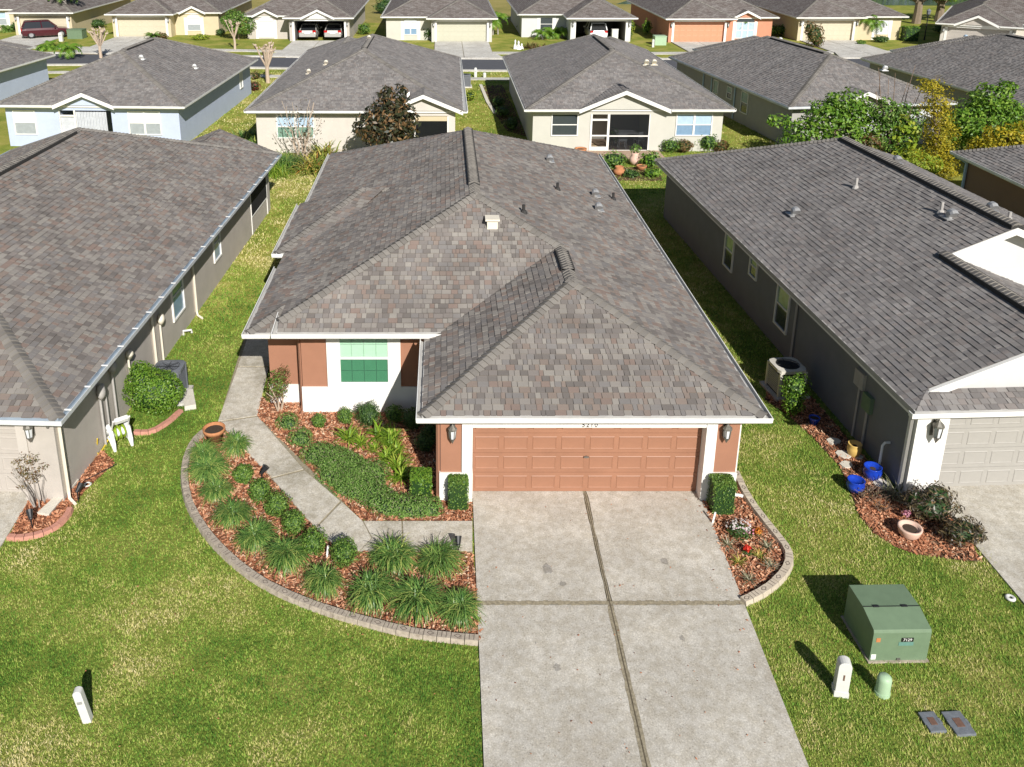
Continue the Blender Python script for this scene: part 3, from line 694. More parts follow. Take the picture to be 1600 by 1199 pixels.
def resample(P, step):
    P = [Vector((p[0], p[1], 0)) for p in P]; Q = []
    for i in range(len(P) - 1):          # catmull-rom
        a = P[max(i - 1, 0)]; b = P[i]; c = P[i + 1]; d = P[min(i + 2, len(P) - 1)]
        for k in range(12):
            t = k / 12.; Q.append(.5 * ((2 * b) + (c - a) * t + (2 * a - 5 * b + 4 * c - d) * t * t + (3 * b - a - 3 * c + d) * t ** 3))
    Q.append(P[-1]); out = [Q[0]]; acc = 0
    for a, b in zip(Q, Q[1:]):
        L = (b - a).length
        while acc + L >= step:
            t = (step - acc) / L; a = a.lerp(b, t); out.append(a); L = (b - a).length; acc = 0
        acc += L
    if (Q[-1] - out[-1]).length > .06: out.append(Q[-1])
    return out
def curb(path, w, h, mat, label, step=.24, stamp=True, group=None):
    c = resample(path, step); mid = c[len(c) // 2]
    t = thing('garden_edging', label, 'garden edging', (mid.x, mid.y, 0), group=group)
    for i in range(len(c) - 1):
        a, b = c[i], c[i + 1]; d = (b - a).normalized(); nrm = Vector((-d.y, d.x, 0)); g_ = .006
        dp = (c[i] - c[i - 1]).normalized() if i else d; dn = (c[i + 2] - b).normalized() if i + 2 < len(c) else d
        na = (Vector((-dp.y, dp.x, 0)) + nrm).normalized(); nb = (Vector((-dn.y, dn.x, 0)) + nrm).normalized()
        A, B = a + d * g_, b - d * g_; m = MB(); hh = h + RN.uniform(-.006, .006)
        m.hexa([A - na * w / 2, B - nb * w / 2, B + nb * w / 2, A + na * w / 2] + [q + Vector((0, 0, hh)) for q in (A - na * w * .36, B - nb * w * .36, B + nb * w * .36, A + na * w * .36)])
        o = m.build('curb_block', mat, t)
        if stamp:
            ce = (a + b) / 2 + Vector((0, 0, hh + .002)); s_ = MB()
            if i % 2 == 0:
                q = [ce + d * .062, ce + nrm * .04, ce - d * .062, ce - nrm * .04]
                for k in range(4): s_.bar(q[k], q[(k + 1) % 4], .01, .005)
            else:
                MB().bar(ce - d * .04 - nrm * w * .3, ce - d * .04 + nrm * w * .3, .01, .005).build('stamp', 'stamp_dark', o)
                s_.bar(ce + d * .04 - nrm * w * .3, ce + d * .04 + nrm * w * .3, .01, .005)
            s_.build('stamp', 'stamp_dark', o)
    return t
curb(LCURB, .19, .1, 'curb_stone', 'long curved grey stamped concrete edging round the grass clump bed', .24)
curb(RCURB, .19, .11, 'curb_pale', 'pale stamped edging with diamonds round the flower bed by the driveway', .24)
curb(px([(13, 842), (32, 843), (61, 838), (87, 826), (104, 810), (111, 795)]), .15, .09, 'pink_curb', 'pink block edging in front of the sparse rose bush', .17, False, 'pink edgings of the house with the hose reel')
curb(px([(210, 678), (236, 677), (262, 662), (283, 644)]), .15, .09, 'pink_curb', 'short pink block edging under the rounded green hedge', .17, False, 'pink edgings of the house with the hose reel')

# mulch chips
def inpoly(X, Y, poly):
    r = np.zeros(len(X), bool); n = len(poly)
    for i in range(n):
        x0, y0 = poly[i][0], poly[i][1]; x1, y1 = poly[(i + 1) % n][0], poly[(i + 1) % n][1]
        c = ((y0 > Y) != (y1 > Y)); r ^= c & (X < (x1 - x0) * (Y - y0) / ((y1 - y0) if y1 != y0 else 1e-9) + x0)
    return r
def chips(polys, dens, seed, lo=0, hi=1, name='mulch_chips'):
    rs = np.random.RandomState(seed); VV = []; RR = []
    for poly in polys:
        xs = [p[0] for p in poly]; ys = [p[1] for p in poly]; A = (max(xs) - min(xs)) * (max(ys) - min(ys)); n = int(A * dens)
        X = rs.uniform(min(xs), max(xs), n); Y = rs.uniform(min(ys), max(ys), n); k = inpoly(X, Y, poly); X, Y = X[k], Y[k]; n = len(X)
        nr = unit(rs.normal(size=(n, 3)) * .38 + np.array([0, 0, 1.])); u = unit(np.cross(nr, unit(rs.normal(size=(n, 3))))); v = np.cross(nr, u)
        u *= rs.uniform(.018, .05, (n, 1)); v *= rs.uniform(.008, .02, (n, 1)); c = np.stack([X, Y, rs.uniform(.02, .05, n)], 1)
        VV.append(np.stack([c - u - v * .6, c + u - v, c + u * .8 + v, c - u + v * .8], 1).reshape(-1, 3)); RR.append(rs.uniform(lo, hi, n))
    V = np.concatenate(VV); n = len(V) // 4
    o = link(name, np_mesh(name, V, np.arange(4 * n).reshape(n, 4), np.concatenate(RR), 'mulch_chip')); o['kind'] = 'stuff'; return o
B1 = LCURB + px([(756, 1000), (738, 865), (561, 865), (531, 864), (494, 829), (399, 722), (342, 662)])
B2 = px([(402, 652), (566, 815), (738, 815), (738, 775)]) + [(.2, 16.2), (-.05, 16.4), (-.05, 19.5), (-3.5, 19.5), (-3.5, 19.95), (-4.5, 19.95), (-4.75, 20.3)]
B3 = RCURB + px([(1098, 790)]) + [(5.6, 16.3), (6.2, 16.4)]
chips([B1, B2, B3], 900, 3); chips([LBED], 800, 4, .05, .8); chips([RBED], 800, 5, 0, .95); chips([RBED2], 700, 6, .2, .65)

rs_ = np.random.RandomState(8); n = 260; X = np.concatenate([rs_.uniform(.7, 5.5, 90), rs_.uniform(5.0, 6.1, 60), rs_.uniform(-6, .6, 110)]); Y = np.concatenate([rs_.uniform(9, 16, 90), rs_.uniform(11.5, 16, 60), rs_.uniform(9.5, 14, 110)])
nr = unit(rs_.normal(size=(n, 3)) * .3 + np.array([0, 0, 1.])); u = unit(np.cross(nr, unit(rs_.normal(size=(n, 3))))) * rs_.uniform(.01, .028, (n, 1)); v = np.cross(nr, u) * .5; c = np.stack([X, Y, np.full(n, .056)], 1)
o = link('leaf_litter', np_mesh('leaf_litter', np.stack([c - u, c + v, c + u, c - v], 1).reshape(-1, 3), np.arange(4 * n).reshape(n, 4), rs_.uniform(0, .7, n), 'mulch_chip')); o['kind'] = 'stuff'
# ------------------------------------------------------------------ the photographed house
P_ = .417; Z0 = 2.35
house = thing('house', 'terracotta brown single storey house with brown garage door and white gutters', 'house', (.9, 26, 0))
rf = Roof(house, None, 'shingle')
XL, XR, YF, YD, YB = -4.72, 6.5, 15.56, 18.95, 35.85; ZD = 2.5
AP = (.89, 23.0, 4.69); RA = (.89, 30.5, 4.69); J = (3.04, 21.35, 3.79); GA = (3.04, 19.04, 3.79)
HD = (-3.95, 19.26, 2.67)
rf.plane('D', [(-3.95, YD, ZD), (-.06, YD, ZD), J, AP, HD])
rf.plane('R', [(XR, YF, Z0), (XR, YB, Z0), RA, AP, J, GA])
rf.plane('GL', [(-.42, YF, Z0), GA, J, (-.06, YD, ZD), (-.42, YD, Z0)])
rf.plane('GF', [(-.42, YF, Z0), (XR, YF, Z0), GA], hero=True)
rf.plane('L', [(XL, YB, Z0), (XL, 19.25, Z0), (-3.95, 20.02, 2.67), HD, AP, RA])
rf.plane('C', [(XL, 19.25, Z0), (-3.95, 19.25, Z0), (-3.95, 20.02, 2.67)])
rf.plane('B', [(XR, YB, Z0), (XL, YB, Z0), RA])
b0, b1, bz = 24.45, 29.1, 2.36
BA, BE = (-2.6, 26.9, 3.58), (-1.75, 26.9, 3.58)
rf.plane('PF', [(-4.97, b0, bz), (-4.1, b0, bz), (-3.3, b0 + .45, 2.95), BE, BA])
rf.plane('PL', [(-4.97, b1, bz), (-4.97, b0, bz), BA])
rf.plane('PB', [(-4.97, b1, bz), BA, BE, (-4.7, b1, bz)])
rf.hip((-.42, YF, Z0), GA, 'GF', 'GL'); rf.hip((XR, YF, Z0), GA, 'GF', 'R'); rf.hip(HD, AP, 'D', 'L'); rf.hip(J, AP, 'D', 'R')
rf.hip((XL, 19.25, Z0), (-3.95, 20.02, 2.67), 'C', 'L'); rf.hip((-4.97, b0, bz), BA, 'PF', 'PL'); rf.hip(BA, BE, 'PF', 'PB')
rf.hip((.89, 23.9, 4.69), (.89, 30.5, 4.69), 'L', 'R', .06); rf.hip((3.04, 19.75, 3.79), (3.04, 20.95, 3.79), 'GL', 'R', .042)
rf.hip(AP, (.89, 23.9, 4.69), 'L', 'R'); rf.hip(GA, (3.04, 19.75, 3.79), 'GL', 'R'); rf.hip((3.04, 20.95, 3.79), J, 'GL', 'R')
rf.finish()
gooseneck(rf.obj, rf.on(858, 252, 'R')); gooseneck(rf.obj, rf.on(929, 306, 'R')); gooseneck(rf.obj, rf.on(934, 328, 'R'))
for q in ((871, 297), (818, 333), (958, 312)): vent_pipe(rf.obj, rf.on(*q, 'R'))
p = rf.on(769, 352, 'D'); m = MB(); m.box(p.x - .14, p.y - .14, p.z - .1, p.x + .14, p.y + .14, p.z + .17); m.box(p.x - .19, p.y - .19, p.z + .17, p.x + .19, p.y + .19, p.z + .22); m.build('vent_box', 'cream_paint', rf.obj)
# soffit and fascia
FZ = 1.805
m = MB(); m.prism([(XL, 19.25), (-3.9, 19.25), (-.45, 19.25), (-.42, YF), (XR, YF), (XR, YB), (XL, YB)], Z0 - .17, Z0 - .012)
m.prism([(-4.97, b0), (-3.6, b0), (-3.6, b1), (-4.97, b1)], bz - .18, bz - .016)
m.prism([(-3.95, YD), (-.06, YD), (-.06, 19.7), (-3.95, 19.7)], ZD - .16, ZD - .012)
m.build('soffit', 'white_paint', house)
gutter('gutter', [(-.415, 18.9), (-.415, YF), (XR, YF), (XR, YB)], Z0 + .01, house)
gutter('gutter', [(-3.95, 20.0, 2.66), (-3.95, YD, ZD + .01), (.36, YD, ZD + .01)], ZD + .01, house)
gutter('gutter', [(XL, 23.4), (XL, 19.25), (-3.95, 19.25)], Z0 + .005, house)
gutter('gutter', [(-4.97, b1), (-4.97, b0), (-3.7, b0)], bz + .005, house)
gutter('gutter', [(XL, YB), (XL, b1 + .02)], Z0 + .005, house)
# walls
zt = Z0 - .165
m = MB(); m.prism([(-.05, 16.0), (.62, 16.0), (.62, 16.32), (5.56, 16.32), (5.56, 16.0), (6.2, 16.0), (6.2, YB - .35), (-4.4, YB - .35), (-4.4, 19.95), (-3.5, 19.95), (-3.5, 19.5), (-.05, 19.5)], 0, zt - .002)
m.prism([(-4.8, 24.95), (-3.5, 24.95), (-3.5, 28.7), (-4.8, 28.7)], .002, bz - .182)
m.prism([(-3.5, 19.502), (-.052, 19.502), (-.052, 19.9), (-3.5, 19.9)], zt, ZD - .165); m.build('wall', 'stucco_brown', house)
m = MB(); m.box(.624, 15.985, FZ, 5.498, 16.25, zt - .004); m.box(-.02, 15.97, 2.06, .62, 15.998, zt - .004); m.box(5.56, 15.97, 2.06, 6.17, 15.998, zt - .004); frieze = m.build('frieze_board', 'white_paint', house)
for q in ((.40, 15.96, .722, .622, 16.3, 2.06), (5.5, 15.96, .722, 5.72, 16.3, 2.06)): MB().box(*q).build('white_trim', 'white_paint', house)
for q in ((-.075, 15.955, 0, .63, 16.3, .72), (5.495, 15.955, 0, 6.225, 16.3, .72), (-.075, 16.3, 0, -.048, 19.47, .72), (-3.525, 19.465, 0, -.078, 19.498, .74), (-4.425, 19.92, 0, -3.527, 19.948, .55), (-4.42, 19.925, 1.98, -3.54, 19.948, 2.1)): MB().box(*q).build('white_band', 'white_paint', house)
garage_door(house, Matrix.Identity(4), .64, 5.54, 1.985, 16.262, 'door_brown', z0=.045)
m = MB(); hx = at(913, 727).x; m.box(3.02, 16.205, .92, 3.12, 16.235, .95); m.tube([(3.07, 16.26, .93), (3.07, 16.21, .93)], .02, 8); m.build('door_handle', 'pewter', house)
lantern(house, Matrix.Identity(4), yat(707, 678, 15.85).x, 16.0, yat(707, 678, 15.87).z, .95); lantern(house, Matrix.Identity(4), yat(1137, 677, 15.85).x, 16.0, yat(1137, 677, 15.87).z, .95)
# house number on the board above the garage door
def text(s, size, loc, rot, mat, parent, name='lettering', ext=.004, spacing=1.0):
    cu = bpy.data.curves.new('t', 'FONT'); cu.body = s; cu.size = size; cu.extrude = ext; cu.align_x = 'CENTER'; cu.align_y = 'CENTER'; cu.space_character = spacing; cu.resolution_u = 3
    o = bpy.data.objects.new('t', cu); COL.objects.link(o); dg = bpy.context.evaluated_depsgraph_get(); me = bpy.data.meshes.new_from_object(o.evaluated_get(dg)); bpy.data.objects.remove(o)
    me.name = name; me.materials.clear(); me.materials.append(MATS[mat]); M = Matrix.Translation(Vector(loc)) @ rot
    return link(name, me, parent, M)
RX = Matrix.Rotation(rad(90), 4, 'X')
text('5210', .14, (yat(922, 659, 15.98).x, 15.98, 1.868), RX, 'label_black', frieze, 'house_number', spacing=1.25)
# front window with white surround
wy = 19.5
a = yat(529, 516, wy); b = yat(608, 597, wy); wx0, wx1, wz0, wz1 = a.x, b.x, b.z, 2.27
s0, s1 = yat(511, 560, wy).x, yat(626, 560, wy).x
m = MB(); sy = wy - .06; m.box(s0, sy, .74, wx0 - .05, wy - .002, 2.33); m.box(wx1 + .05, sy, .74, s1, wy - .002, 2.33); m.box(wx0 - .05, sy, .74, wx1 + .05, wy - .002, wz0 - .05); m.box(wx0 - .05, sy, wz1 + .04, wx1 + .05, wy - .002, 2.33); m.build('window_surround', 'white_paint', house)
f = MB(); fy = wy - .05
f.box(wx0 - .05, fy, wz0 - .05, wx0 + .02, wy - .001, wz1 + .04); f.box(wx1 - .02, fy, wz0 - .05, wx1 + .05, wy - .001, wz1 + .04); f.box(wx0 + .02, fy, wz0 - .05, wx1 - .02, wy - .001, wz0 + .02); f.box(wx0 + .02, fy, wz1 - .01, wx1 - .02, wy - .001, wz1 + .04)
zm = wz0 + (wz1 - wz0) * .49
f.box(wx0 + .02, fy - .01, zm - .03, wx1 - .02, wy - .02, zm + .03); win = f.build('window', 'white_plastic', house)
for za, zb, gl in ((wz0 + .02, zm - .03, 'pane_screen'), (zm + .03, wz1 - .01, 'pane_clear')):
    q = MB(); q.box(wx0 + .02, wy - .036, za, wx1 - .02, wy - .032, zb); q.build('pane', gl, win)
    mu = MB()
    for i in (1, 2, 3): x = wx0 + (wx1 - wx0) * i / 4; mu.box(x - .009, wy - .03, za, x + .009, wy - .024, zb)
    mu.box(wx0 + .02, wy - .0305, (za + zb) / 2 - .009, wx1 - .02, wy - .0235, (za + zb) / 2 + .009); mu.build('muntin', 'blind_white', win)
bl = MB(); z = wz0 + .03
while z < wz1 - .03: bl.obox(((wx0 + wx1) / 2, wy - .012, z), ((wx1 - wx0) / 2 - .02, 0, 0), (0, .007, .013), (0, -.0012, .0007)); z += .033
bl.build('blind', 'blind_green', win)
m = MB(); m.box(wx0, wy - .002, wz0, wx1, wy - .0005, wz1); m.build('blind_backing', 'blind_pale', win)
downspout(house, Matrix.Identity(4), -.1, 16.05, 0, zt, 'stucco_brown'); downspout(house, Matrix.Identity(4), -3.55, 19.6, 0, zt, 'stucco_brown')
downspout(house, Matrix.Identity(4), 6.25, 16.15, 0, zt, ox=1, oy=-.2)
# entry door under the porch roof and side fittings
m = MB(); m.box(-4.43, 22.2, .1, -4.402, 23.2, 2.05); m.build('entry_door', 'white_paint', house)
m = MB(); m.box(6.0, 15.9, 2.06, 6.16, 15.97, 2.16); m.build('soffit_light', 'black_metal', house)

# ------------------------------------------------------------------ neighbours: general L shaped villa, local frame: x along the street front, y to the back, garage wing at front
def villa(name, label, xf, W, L, g, d=3.4, mirror=False, wall='stucco_grey', trim='white_paint', door='door_tan', mode='geo', shmat='shingle_grey', z0=2.35, p=.417,
          rear_gable=None, front_gable=None, garage_open=False, lanai=None, hero=None, gut=True, capobj=False, gut_mat='gutter_white', vents=(), group=None, entry_gable=None, garage_gable=None, bump=None, doorw=4.9, doorc=None, grows=4, gcols=8, ridgevent=True):
    X = xf @ (Matrix(((-1, 0, 0, W), (0, 1, 0, 0), (0, 0, 1, 0), (0, 0, 0, 1))) if mirror else Matrix.Identity(4))
    c0 = xf @ Vector((W / 2, L / 2, 0)); t = thing(name, label, 'house', xf=Matrix.Translation(c0) @ xf.to_quaternion().to_matrix().to_4x4(), group=group)
    r = Roof(t, X, shmat, mode); c = W / 2; zr = z0 + p * c; gw = (W - g) / 2; zg = z0 + p * gw; gx_ = (W + g) / 2; zf = z0 - .165
    ap = (c, d + c, zr); ra = (c, L - c, zr); Jn = (gx_, d + gw, zg); ga = (gx_, gw, zg)
    sf = MB(X); wl = MB(X); o = .4; gu = []
    def notch(a, b, y, s):  # gable notch along an eave at y, house towards s
        zz = z0 + p * (b - a) / 2; return ((a + b) / 2, y + s * (b - a) / 2, zz)
    Dp = [(0, d, z0)]
    if entry_gable: ea, eb = entry_gable; ek = notch(ea, eb, d, 1); Dp += [(ea, d, z0), ek, (eb, d, z0)]
    r.plane('D', Dp + [(g, d, z0), Jn, ap])
    r.plane('R', [(W, 0, z0), (W, L, z0), ra, ap, Jn, ga]); r.plane('GL', [(g, 0, z0), ga, Jn, (g, d, z0)])
    Gp = [(g, 0, z0)]
    if garage_gable: qa, qb = garage_gable; qk = notch(qa, qb, 0, 1); Gp += [(qa, 0, z0), qk, (qb, 0, z0)]
    r.plane('GF', Gp + [(W, 0, z0), ga], hero == 'GF')
    r.plane('L', [(0, L, z0), (0, d, z0), ap, ra])
    Bp = [(W, L, z0)]
    if rear_gable: va, vb = rear_gable; vk = notch(va, vb, L, -1); Bp += [(vb, L, z0), vk, (va, L, z0)] if vb < W - .01 else [vk, (va, L, z0)]
    r.plane('B', Bp + [(0, L, z0), ra])
    gut_parts = []
    def gable(tag_, a, b, y, s, k, ztop=None, inset=.3):
        fr = (k[0], y, k[2])
        r.plane(tag_ + 'l', [(a, y, z0 + .004), fr, (k[0], k[1], k[2] + .004)]); r.plane(tag_ + 'r', [(b, y, z0 + .004), fr, (k[0], k[1], k[2] + .004)])
        yi = y + s * inset; m = MB(X); hx = (b - a) / 2
        tri = [(a + .12, yi, z0 - .05), (b - .12, yi, z0 - .05), (k[0], yi, k[2] - .1)]
        back = [(q[0], yi + s * .25, q[2]) for q in tri]; m.face(tri); m.face(back[::-1])
        for i in range(3): m.face([tri[i], tri[(i + 1) % 3], back[(i + 1) % 3], back[i]])
        m.build('gable_wall', wall, t)
        for e in (a, b):
            m = MB(X); A = Vector((e, y - s * .02, z0 - .08)); B = Vector((k[0], y - s * .02, k[2] - .08)); dd = (B - A).normalized()
            up = Vector((0, 0, 1)); q = [A + up * .08, B + up * .08, B - up * .13, A - up * .13]
            m.hexa([q[3], q[2], q[2] + Vector((0, s * inset, 0)), q[3] + Vector((0, s * inset, 0)), q[0], q[1], q[1] + Vector((0, s * inset, 0)), q[0] + Vector((0, s * inset, 0))]); m.build('rake_board', trim, t)
    if entry_gable: gable('e', ea, eb, d - .04, 1, (ek[0], ek[1], ek[2]))
    if garage_gable: gable('q', qa, qb, -.04, 1, qk)
    if rear_gable: gable('v', va, vb, L + .04, -1, vk)
    if bump:
        y0b, y1b, pr = bump; hb = (y1b - y0b) / 2; bz = z0 + .01; kb = (-pr + hb, (y0b + y1b) / 2, bz + p * hb); ke = ((bz + p * hb - z0) / p + .02, kb[1], kb[2])
        r.plane('bf', [(-pr, y0b, bz), ke, kb] if False else [(-pr, y0b, bz), (0, y0b, bz), ke, kb]); r.plane('bb', [(-pr, y1b, bz), kb, ke, (0, y1b, bz)]); r.plane('bl', [(-pr, y0b, bz), kb, (-pr, y1b, bz)])
        sf.prism([(-pr, y0b), (.6, y0b), (.6, y1b), (-pr, y1b)], z0 - .18, z0 - .014); wl.prism([(-pr + .3, y0b + .35), (.7, y0b + .35), (.7, y1b - .35), (-pr + .3, y1b - .35)], 0.003, z0 - .182)
        m = MB(X); m.box(-pr - .03, y1b - .02, z0 - .15, .25, y1b + .08, z0 + .03); m.build('fascia', trim, t)
    for h_ in (((g, 0, z0), ga, 'GF', 'GL'), ((W, 0, z0), ga, 'GF', 'R'), ((0, d, z0), ap, 'D', 'L'), (Jn, ap, 'D', 'R'), ((0, L, z0), ra, 'B', 'L'), ((W, L, z0), ra, 'B', 'R')): r.hip(*h_)
    if ridgevent: r.hip(ap, (c, ap[1] + .7, zr), 'L', 'R'); r.hip((c, ap[1] + .7, zr), (c, ra[1] - .5, zr), 'L', 'R', .06); r.hip((c, ra[1] - .5, zr), ra, 'L', 'R')
    else: r.hip(ap, ra, 'L', 'R')
    r.hip(ga, Jn, 'GL', 'R')
    r.finish(capobj); t_roof = r.obj
    # soffit outline with gable notches kept clear, white fascia
    ol = [(0, d)]
    if entry_gable: ol += [(ea, d), (ea, d + .32), (eb, d + .32), (eb, d)]
    ol += [(g, d), (g, 0)]
    if garage_gable: ol += [(qa, 0), (qa, .32), (qb, .32), (qb, 0)]
    ol += [(W, 0), (W, L)]
    if rear_gable:
        ol = ol[:-1] + ([(W, L)] if vb < W - .01 else []); ol += [(min(vb, W), L), (min(vb, W), L - .32), (va, L - .32), (va, L)] if vb < W - .01 else [(W, L - .32), (va, L - .32), (va, L)]
    ol += [(0, L)]
    sf.prism(ol, z0 - .17, z0 - .012); sf.build('soffit', trim, t)
    if gut:
        si = 1 if not mirror else 1
        front = [(g, d - .02), (g, 0)] + ([(qa, 0)] if garage_gable else [(W, 0), (W, L)])
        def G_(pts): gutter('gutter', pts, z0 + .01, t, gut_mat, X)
        G_(front)
        if garage_gable: G_([(qb, 0), (W, 0), (W, L)])
        if rear_gable: G_([(va, L), (0, L), (0, d)])
        else: G_([(W, L), (0, L), (0, d)])
        if rear_gable and vb < W - .3: G_([(W, L), (vb, L)])
        if entry_gable: G_([(0, d), (ea, d)]); G_([(eb, d), (g - .02, d)])
        else: G_([(0, d), (g - .02, d)])
    # walls with garage opening and optional screened porch cut into the rear
    dc = doorc or gx_; d0, d1 = dc - doorw / 2, dc + doorw / 2; dep = 6.2 if garage_open else .3; fy = .5
    fp = [(o, d + o), (g + o, d + o), (g + o, fy), (d0, fy), (d0, fy + dep), (d1, fy + dep), (d1, fy), (W - o, fy), (W - o, L - o)]
    if lanai: la, lb = lanai; fp += [(lb, L - o), (lb, L - o - 2.6), (la, L - o - 2.6), (la, L - o)]
    fp += [(o, L - o)]
    wl.prism(fp, 0, zf - .002); wl.box(d0, fy + .002, 2.02, d1, fy + .25, zf - .004)
    if lanai: wl.box(la, L - o - .2, 2.0, lb, L - o - .002, zf - .004)
    wl.build('wall', wall, t)
    m = MB(X); m.box(d0 - .02, fy - .03, 1.99, d1 + .02, fy - .002, zf - .006); m.box(d0 - .2, fy - .03, 0, d0 + .005, fy + .1, 1.99); m.box(d1 - .005, fy - .03, 0, d1 + .2, fy + .1, 1.99); m.build('door_trim', trim, t)
    if garage_open:
        m = MB(X); m.box(d0, fy + dep - .02, 0, d1, fy + dep - .005, 2.1); m.box(d0, fy + .3, 2.05, d1, fy + dep - .03, 2.09); m.box(d0 + .003, fy + .3, .01, d0 + .02, fy + dep - .03, 2.04); m.box(d1 - .02, fy + .3, .01, d1 - .003, fy + dep - .03, 2.04); m.build('garage_interior', 'interior', t)
    elif door: garage_door(t, X, d0, d1, 1.99, fy + .24, door, grows, gcols)
    return t, r, X
def TR(x, y, a=0.0): return Matrix.Translation((x, y, 0)) @ Matrix.Rotation(a, 4, 'Z')

# left neighbour: greige house
aL = -math.atan2(.79, 19.92)
WL = 11.5
xL = TR(-7.73, 15.46, aL) @ Matrix.Translation((-WL, 0, 0))
hl, rl, XLn = villa('house', 'greige house with dark eave shadow and hose reel on its sunlit side wall', xL, WL, 20.4, WL - 10.6, .8, doorc=WL - 3.65, wall='stucco_greige', trim='stucco_trim', door='door_greige', hero='GF', capobj=True,
                    gut_mat='gutter_blue', rear_gable=(WL - 4.95, WL), shmat='shingle', gcols=8)
# hangers in the long gutter
y = .3
while y < 20.3:
    m = MB(XLn); m.box(WL - .01, y, 2.352, WL + .14, y + .035, 2.372); m.build('gutter_hanger', 'white_plastic', hl); y += .92
lantern(hl, XLn, WL - .86, .5, 1.78, 1.0)
m = MB(XLn); m.lathe([(0, 0), (.03, 0), (.03, .03), (0, .03)], 10); me = None
m = MB(XLn); m.tube([(WL - .5, .5, 1.84), (WL - .5, .45, 1.84)], .03, 8); m.build('sensor', 'pewter', hl)
WS = WL - .4     # side wall plane
for (yy, z1) in ((.62, 2.2), (6.05, 2.2), (9.6, 2.2)):
    m = MB(XLn); m.tube([(WL - .05, yy, 2.28), (WS + .05, yy, 2.05), (WS + .05, yy, .15), (WS + .12, yy - .1, .06), (WS + .3, yy - .25, .04)], .042, 4); m.build('downspout', 'cream_paint', hl)
side_window(hl, XLn, 7.75, .75, 8.65, 2.1, WS, 1, ('win_blue', 'win_green')); side_window(hl, XLn, 11.9, .9, 12.6, 2.0, WS, 1, ('win_blue', 'win_grey'))
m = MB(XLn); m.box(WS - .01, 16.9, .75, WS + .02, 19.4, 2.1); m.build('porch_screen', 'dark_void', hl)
m = MB(XLn); m.box(WS - .01, 16.85, 0, WS + .025, 16.9, 2.1); m.box(WS - .01, 16.9, .7, WS + .03, 19.4, .75); m.box(WS + .003, 19.4, 0, WS + .03, 19.46, 2.1); m.build('porch_frame', 'white_paint', hl)
# meter boxes and conduits on the side wall
for (yy, zz, hh, mt) in ((2.6, 1.25, .38, 'pipe_grey'), (3.35, 1.5, .3, 'pipe_grey'), (4.35, 1.35, .22, 'cream_paint'), (6.6, 1.2, .3, 'cream_paint')):
    m = MB(XLn); m.lathe([(0, hh), (.1, hh * .9), (.14, hh * .5), (.13, .1), (.08, 0), (0, 0)], 10, (WS + .09, yy, zz), sx=.7); mb_ = m.build('meter_box', mt, hl, smooth=True)
    m = MB(XLn); m.tube([(WS + .06, yy - .04, zz), (WS + .06, yy - .04, .05)], .03, 6); m.build('conduit', mt, hl)
m = MB(XLn); m.tube([(WS + .06, 2.85, 1.3), (WS + .06, 2.85, .05)], .026, 6); m.build('conduit', 'pipe_grey', hl)

# right neighbour: gabled garage, custom roof
aR = math.atan2(.86, 19.1)
xR = TR(9.62, 15.72, aR)
hr = thing('house', 'dark walled house with pale gable and grey garage door beside blue pots', 'house', xf=xR @ Matrix.Translation((4.9, 9.5, 0)))
rr = Roof(hr, xR, 'shingle_grey')
WR, LR, gR = 10.2, 19.15, 3.35; cR = WR / 2; zR = 2.35 + .417 * cR; zGR = 2.35 + .417 * gR; yG = 4.9; oG = 2.75
zoG = 2.35 + .417 * oG; ra_ = (cR, LR - cR, zR)
rr.plane('L', [(0, LR, 2.35), (0, 0, 2.35), (.5, .5, 2.5585), (gR, .5, zGR), (gR, yG, zGR), (oG, yG, zoG), (cR, yG, zR), ra_], True)
rr.plane('GR', [(gR, .5, zGR), (2 * gR, .5, 2.35), (2 * gR, yG + 1.5, 2.35), (gR, yG + 1.5, zGR)])
rr.plane('R', [(WR, yG, 2.35), (WR, LR, 2.35), ra_, (cR, yG, zR)]); rr.plane('B', [(WR, LR, 2.35), (6.9, LR, 2.35), (5.55, LR - 1.35, 2.92), (4.2, LR, 2.35), (0, LR, 2.35), ra_])
rr.plane('bl', [(4.2, LR, 2.354), (5.55, LR, 2.924), (5.55, LR - 1.35, 2.924)]); rr.plane('br', [(6.9, LR, 2.354), (5.55, LR, 2.924), (5.55, LR - 1.35, 2.924)])
rr.plane('P', [(0, 0, 2.35), (2 * gR, 0, 2.35), (2 * gR, .5, 2.5585), (.5, .5, 2.5585)])
rr.hip((cR, yG, zR), (cR, ra_[1], zR), 'L', 'R', .075); rr.hip((gR, .5, zGR), (gR, yG, zGR), 'L', 'GR', .075); rr.hip((0, LR, 2.35), ra_, 'L', 'B')
rr.finish()
for q in ((1240, 335), (1483, 340)): gooseneck(rr.obj, rr.on(*q, 'L'), rz=aR)
for q in ((1337, 294), (1470, 333)): vent_pipe(rr.obj, rr.on(*q, 'L'), 'pipe_grey', .32)
gooseneck(rr.obj, xR @ Vector((cR + .9, 12.2, zR - .37))); gooseneck(rr.obj, xR @ Vector((cR + .9, 7.3, zR - .37))); vent_pipe(rr.obj, xR @ Vector((cR + 1.0, 6.6, zR - .42)), 'pipe_grey')
m = MB(xR)
m.prism([(0, 0), (2 * gR, 0), (2 * gR, yG), (WR, yG), (WR, LR), (6.9, LR), (6.9, LR - .32), (4.2, LR - .32), (4.2, LR), (0, LR)], 2.18, 2.338); m.build('soffit', 'white_paint', hr)
gutter('gutter', [(0, .02), (0, .0), (2 * gR, 0)], 2.36, hr, xf=xR)
m = MB(xR); m.box(-.02, .02, 2.25, .012, LR, 2.37); m.build('drip_edge', 'pipe_grey', hr)
zt2 = 2.178
m = MB(xR); dx0, dx1 = 1.05, 5.9
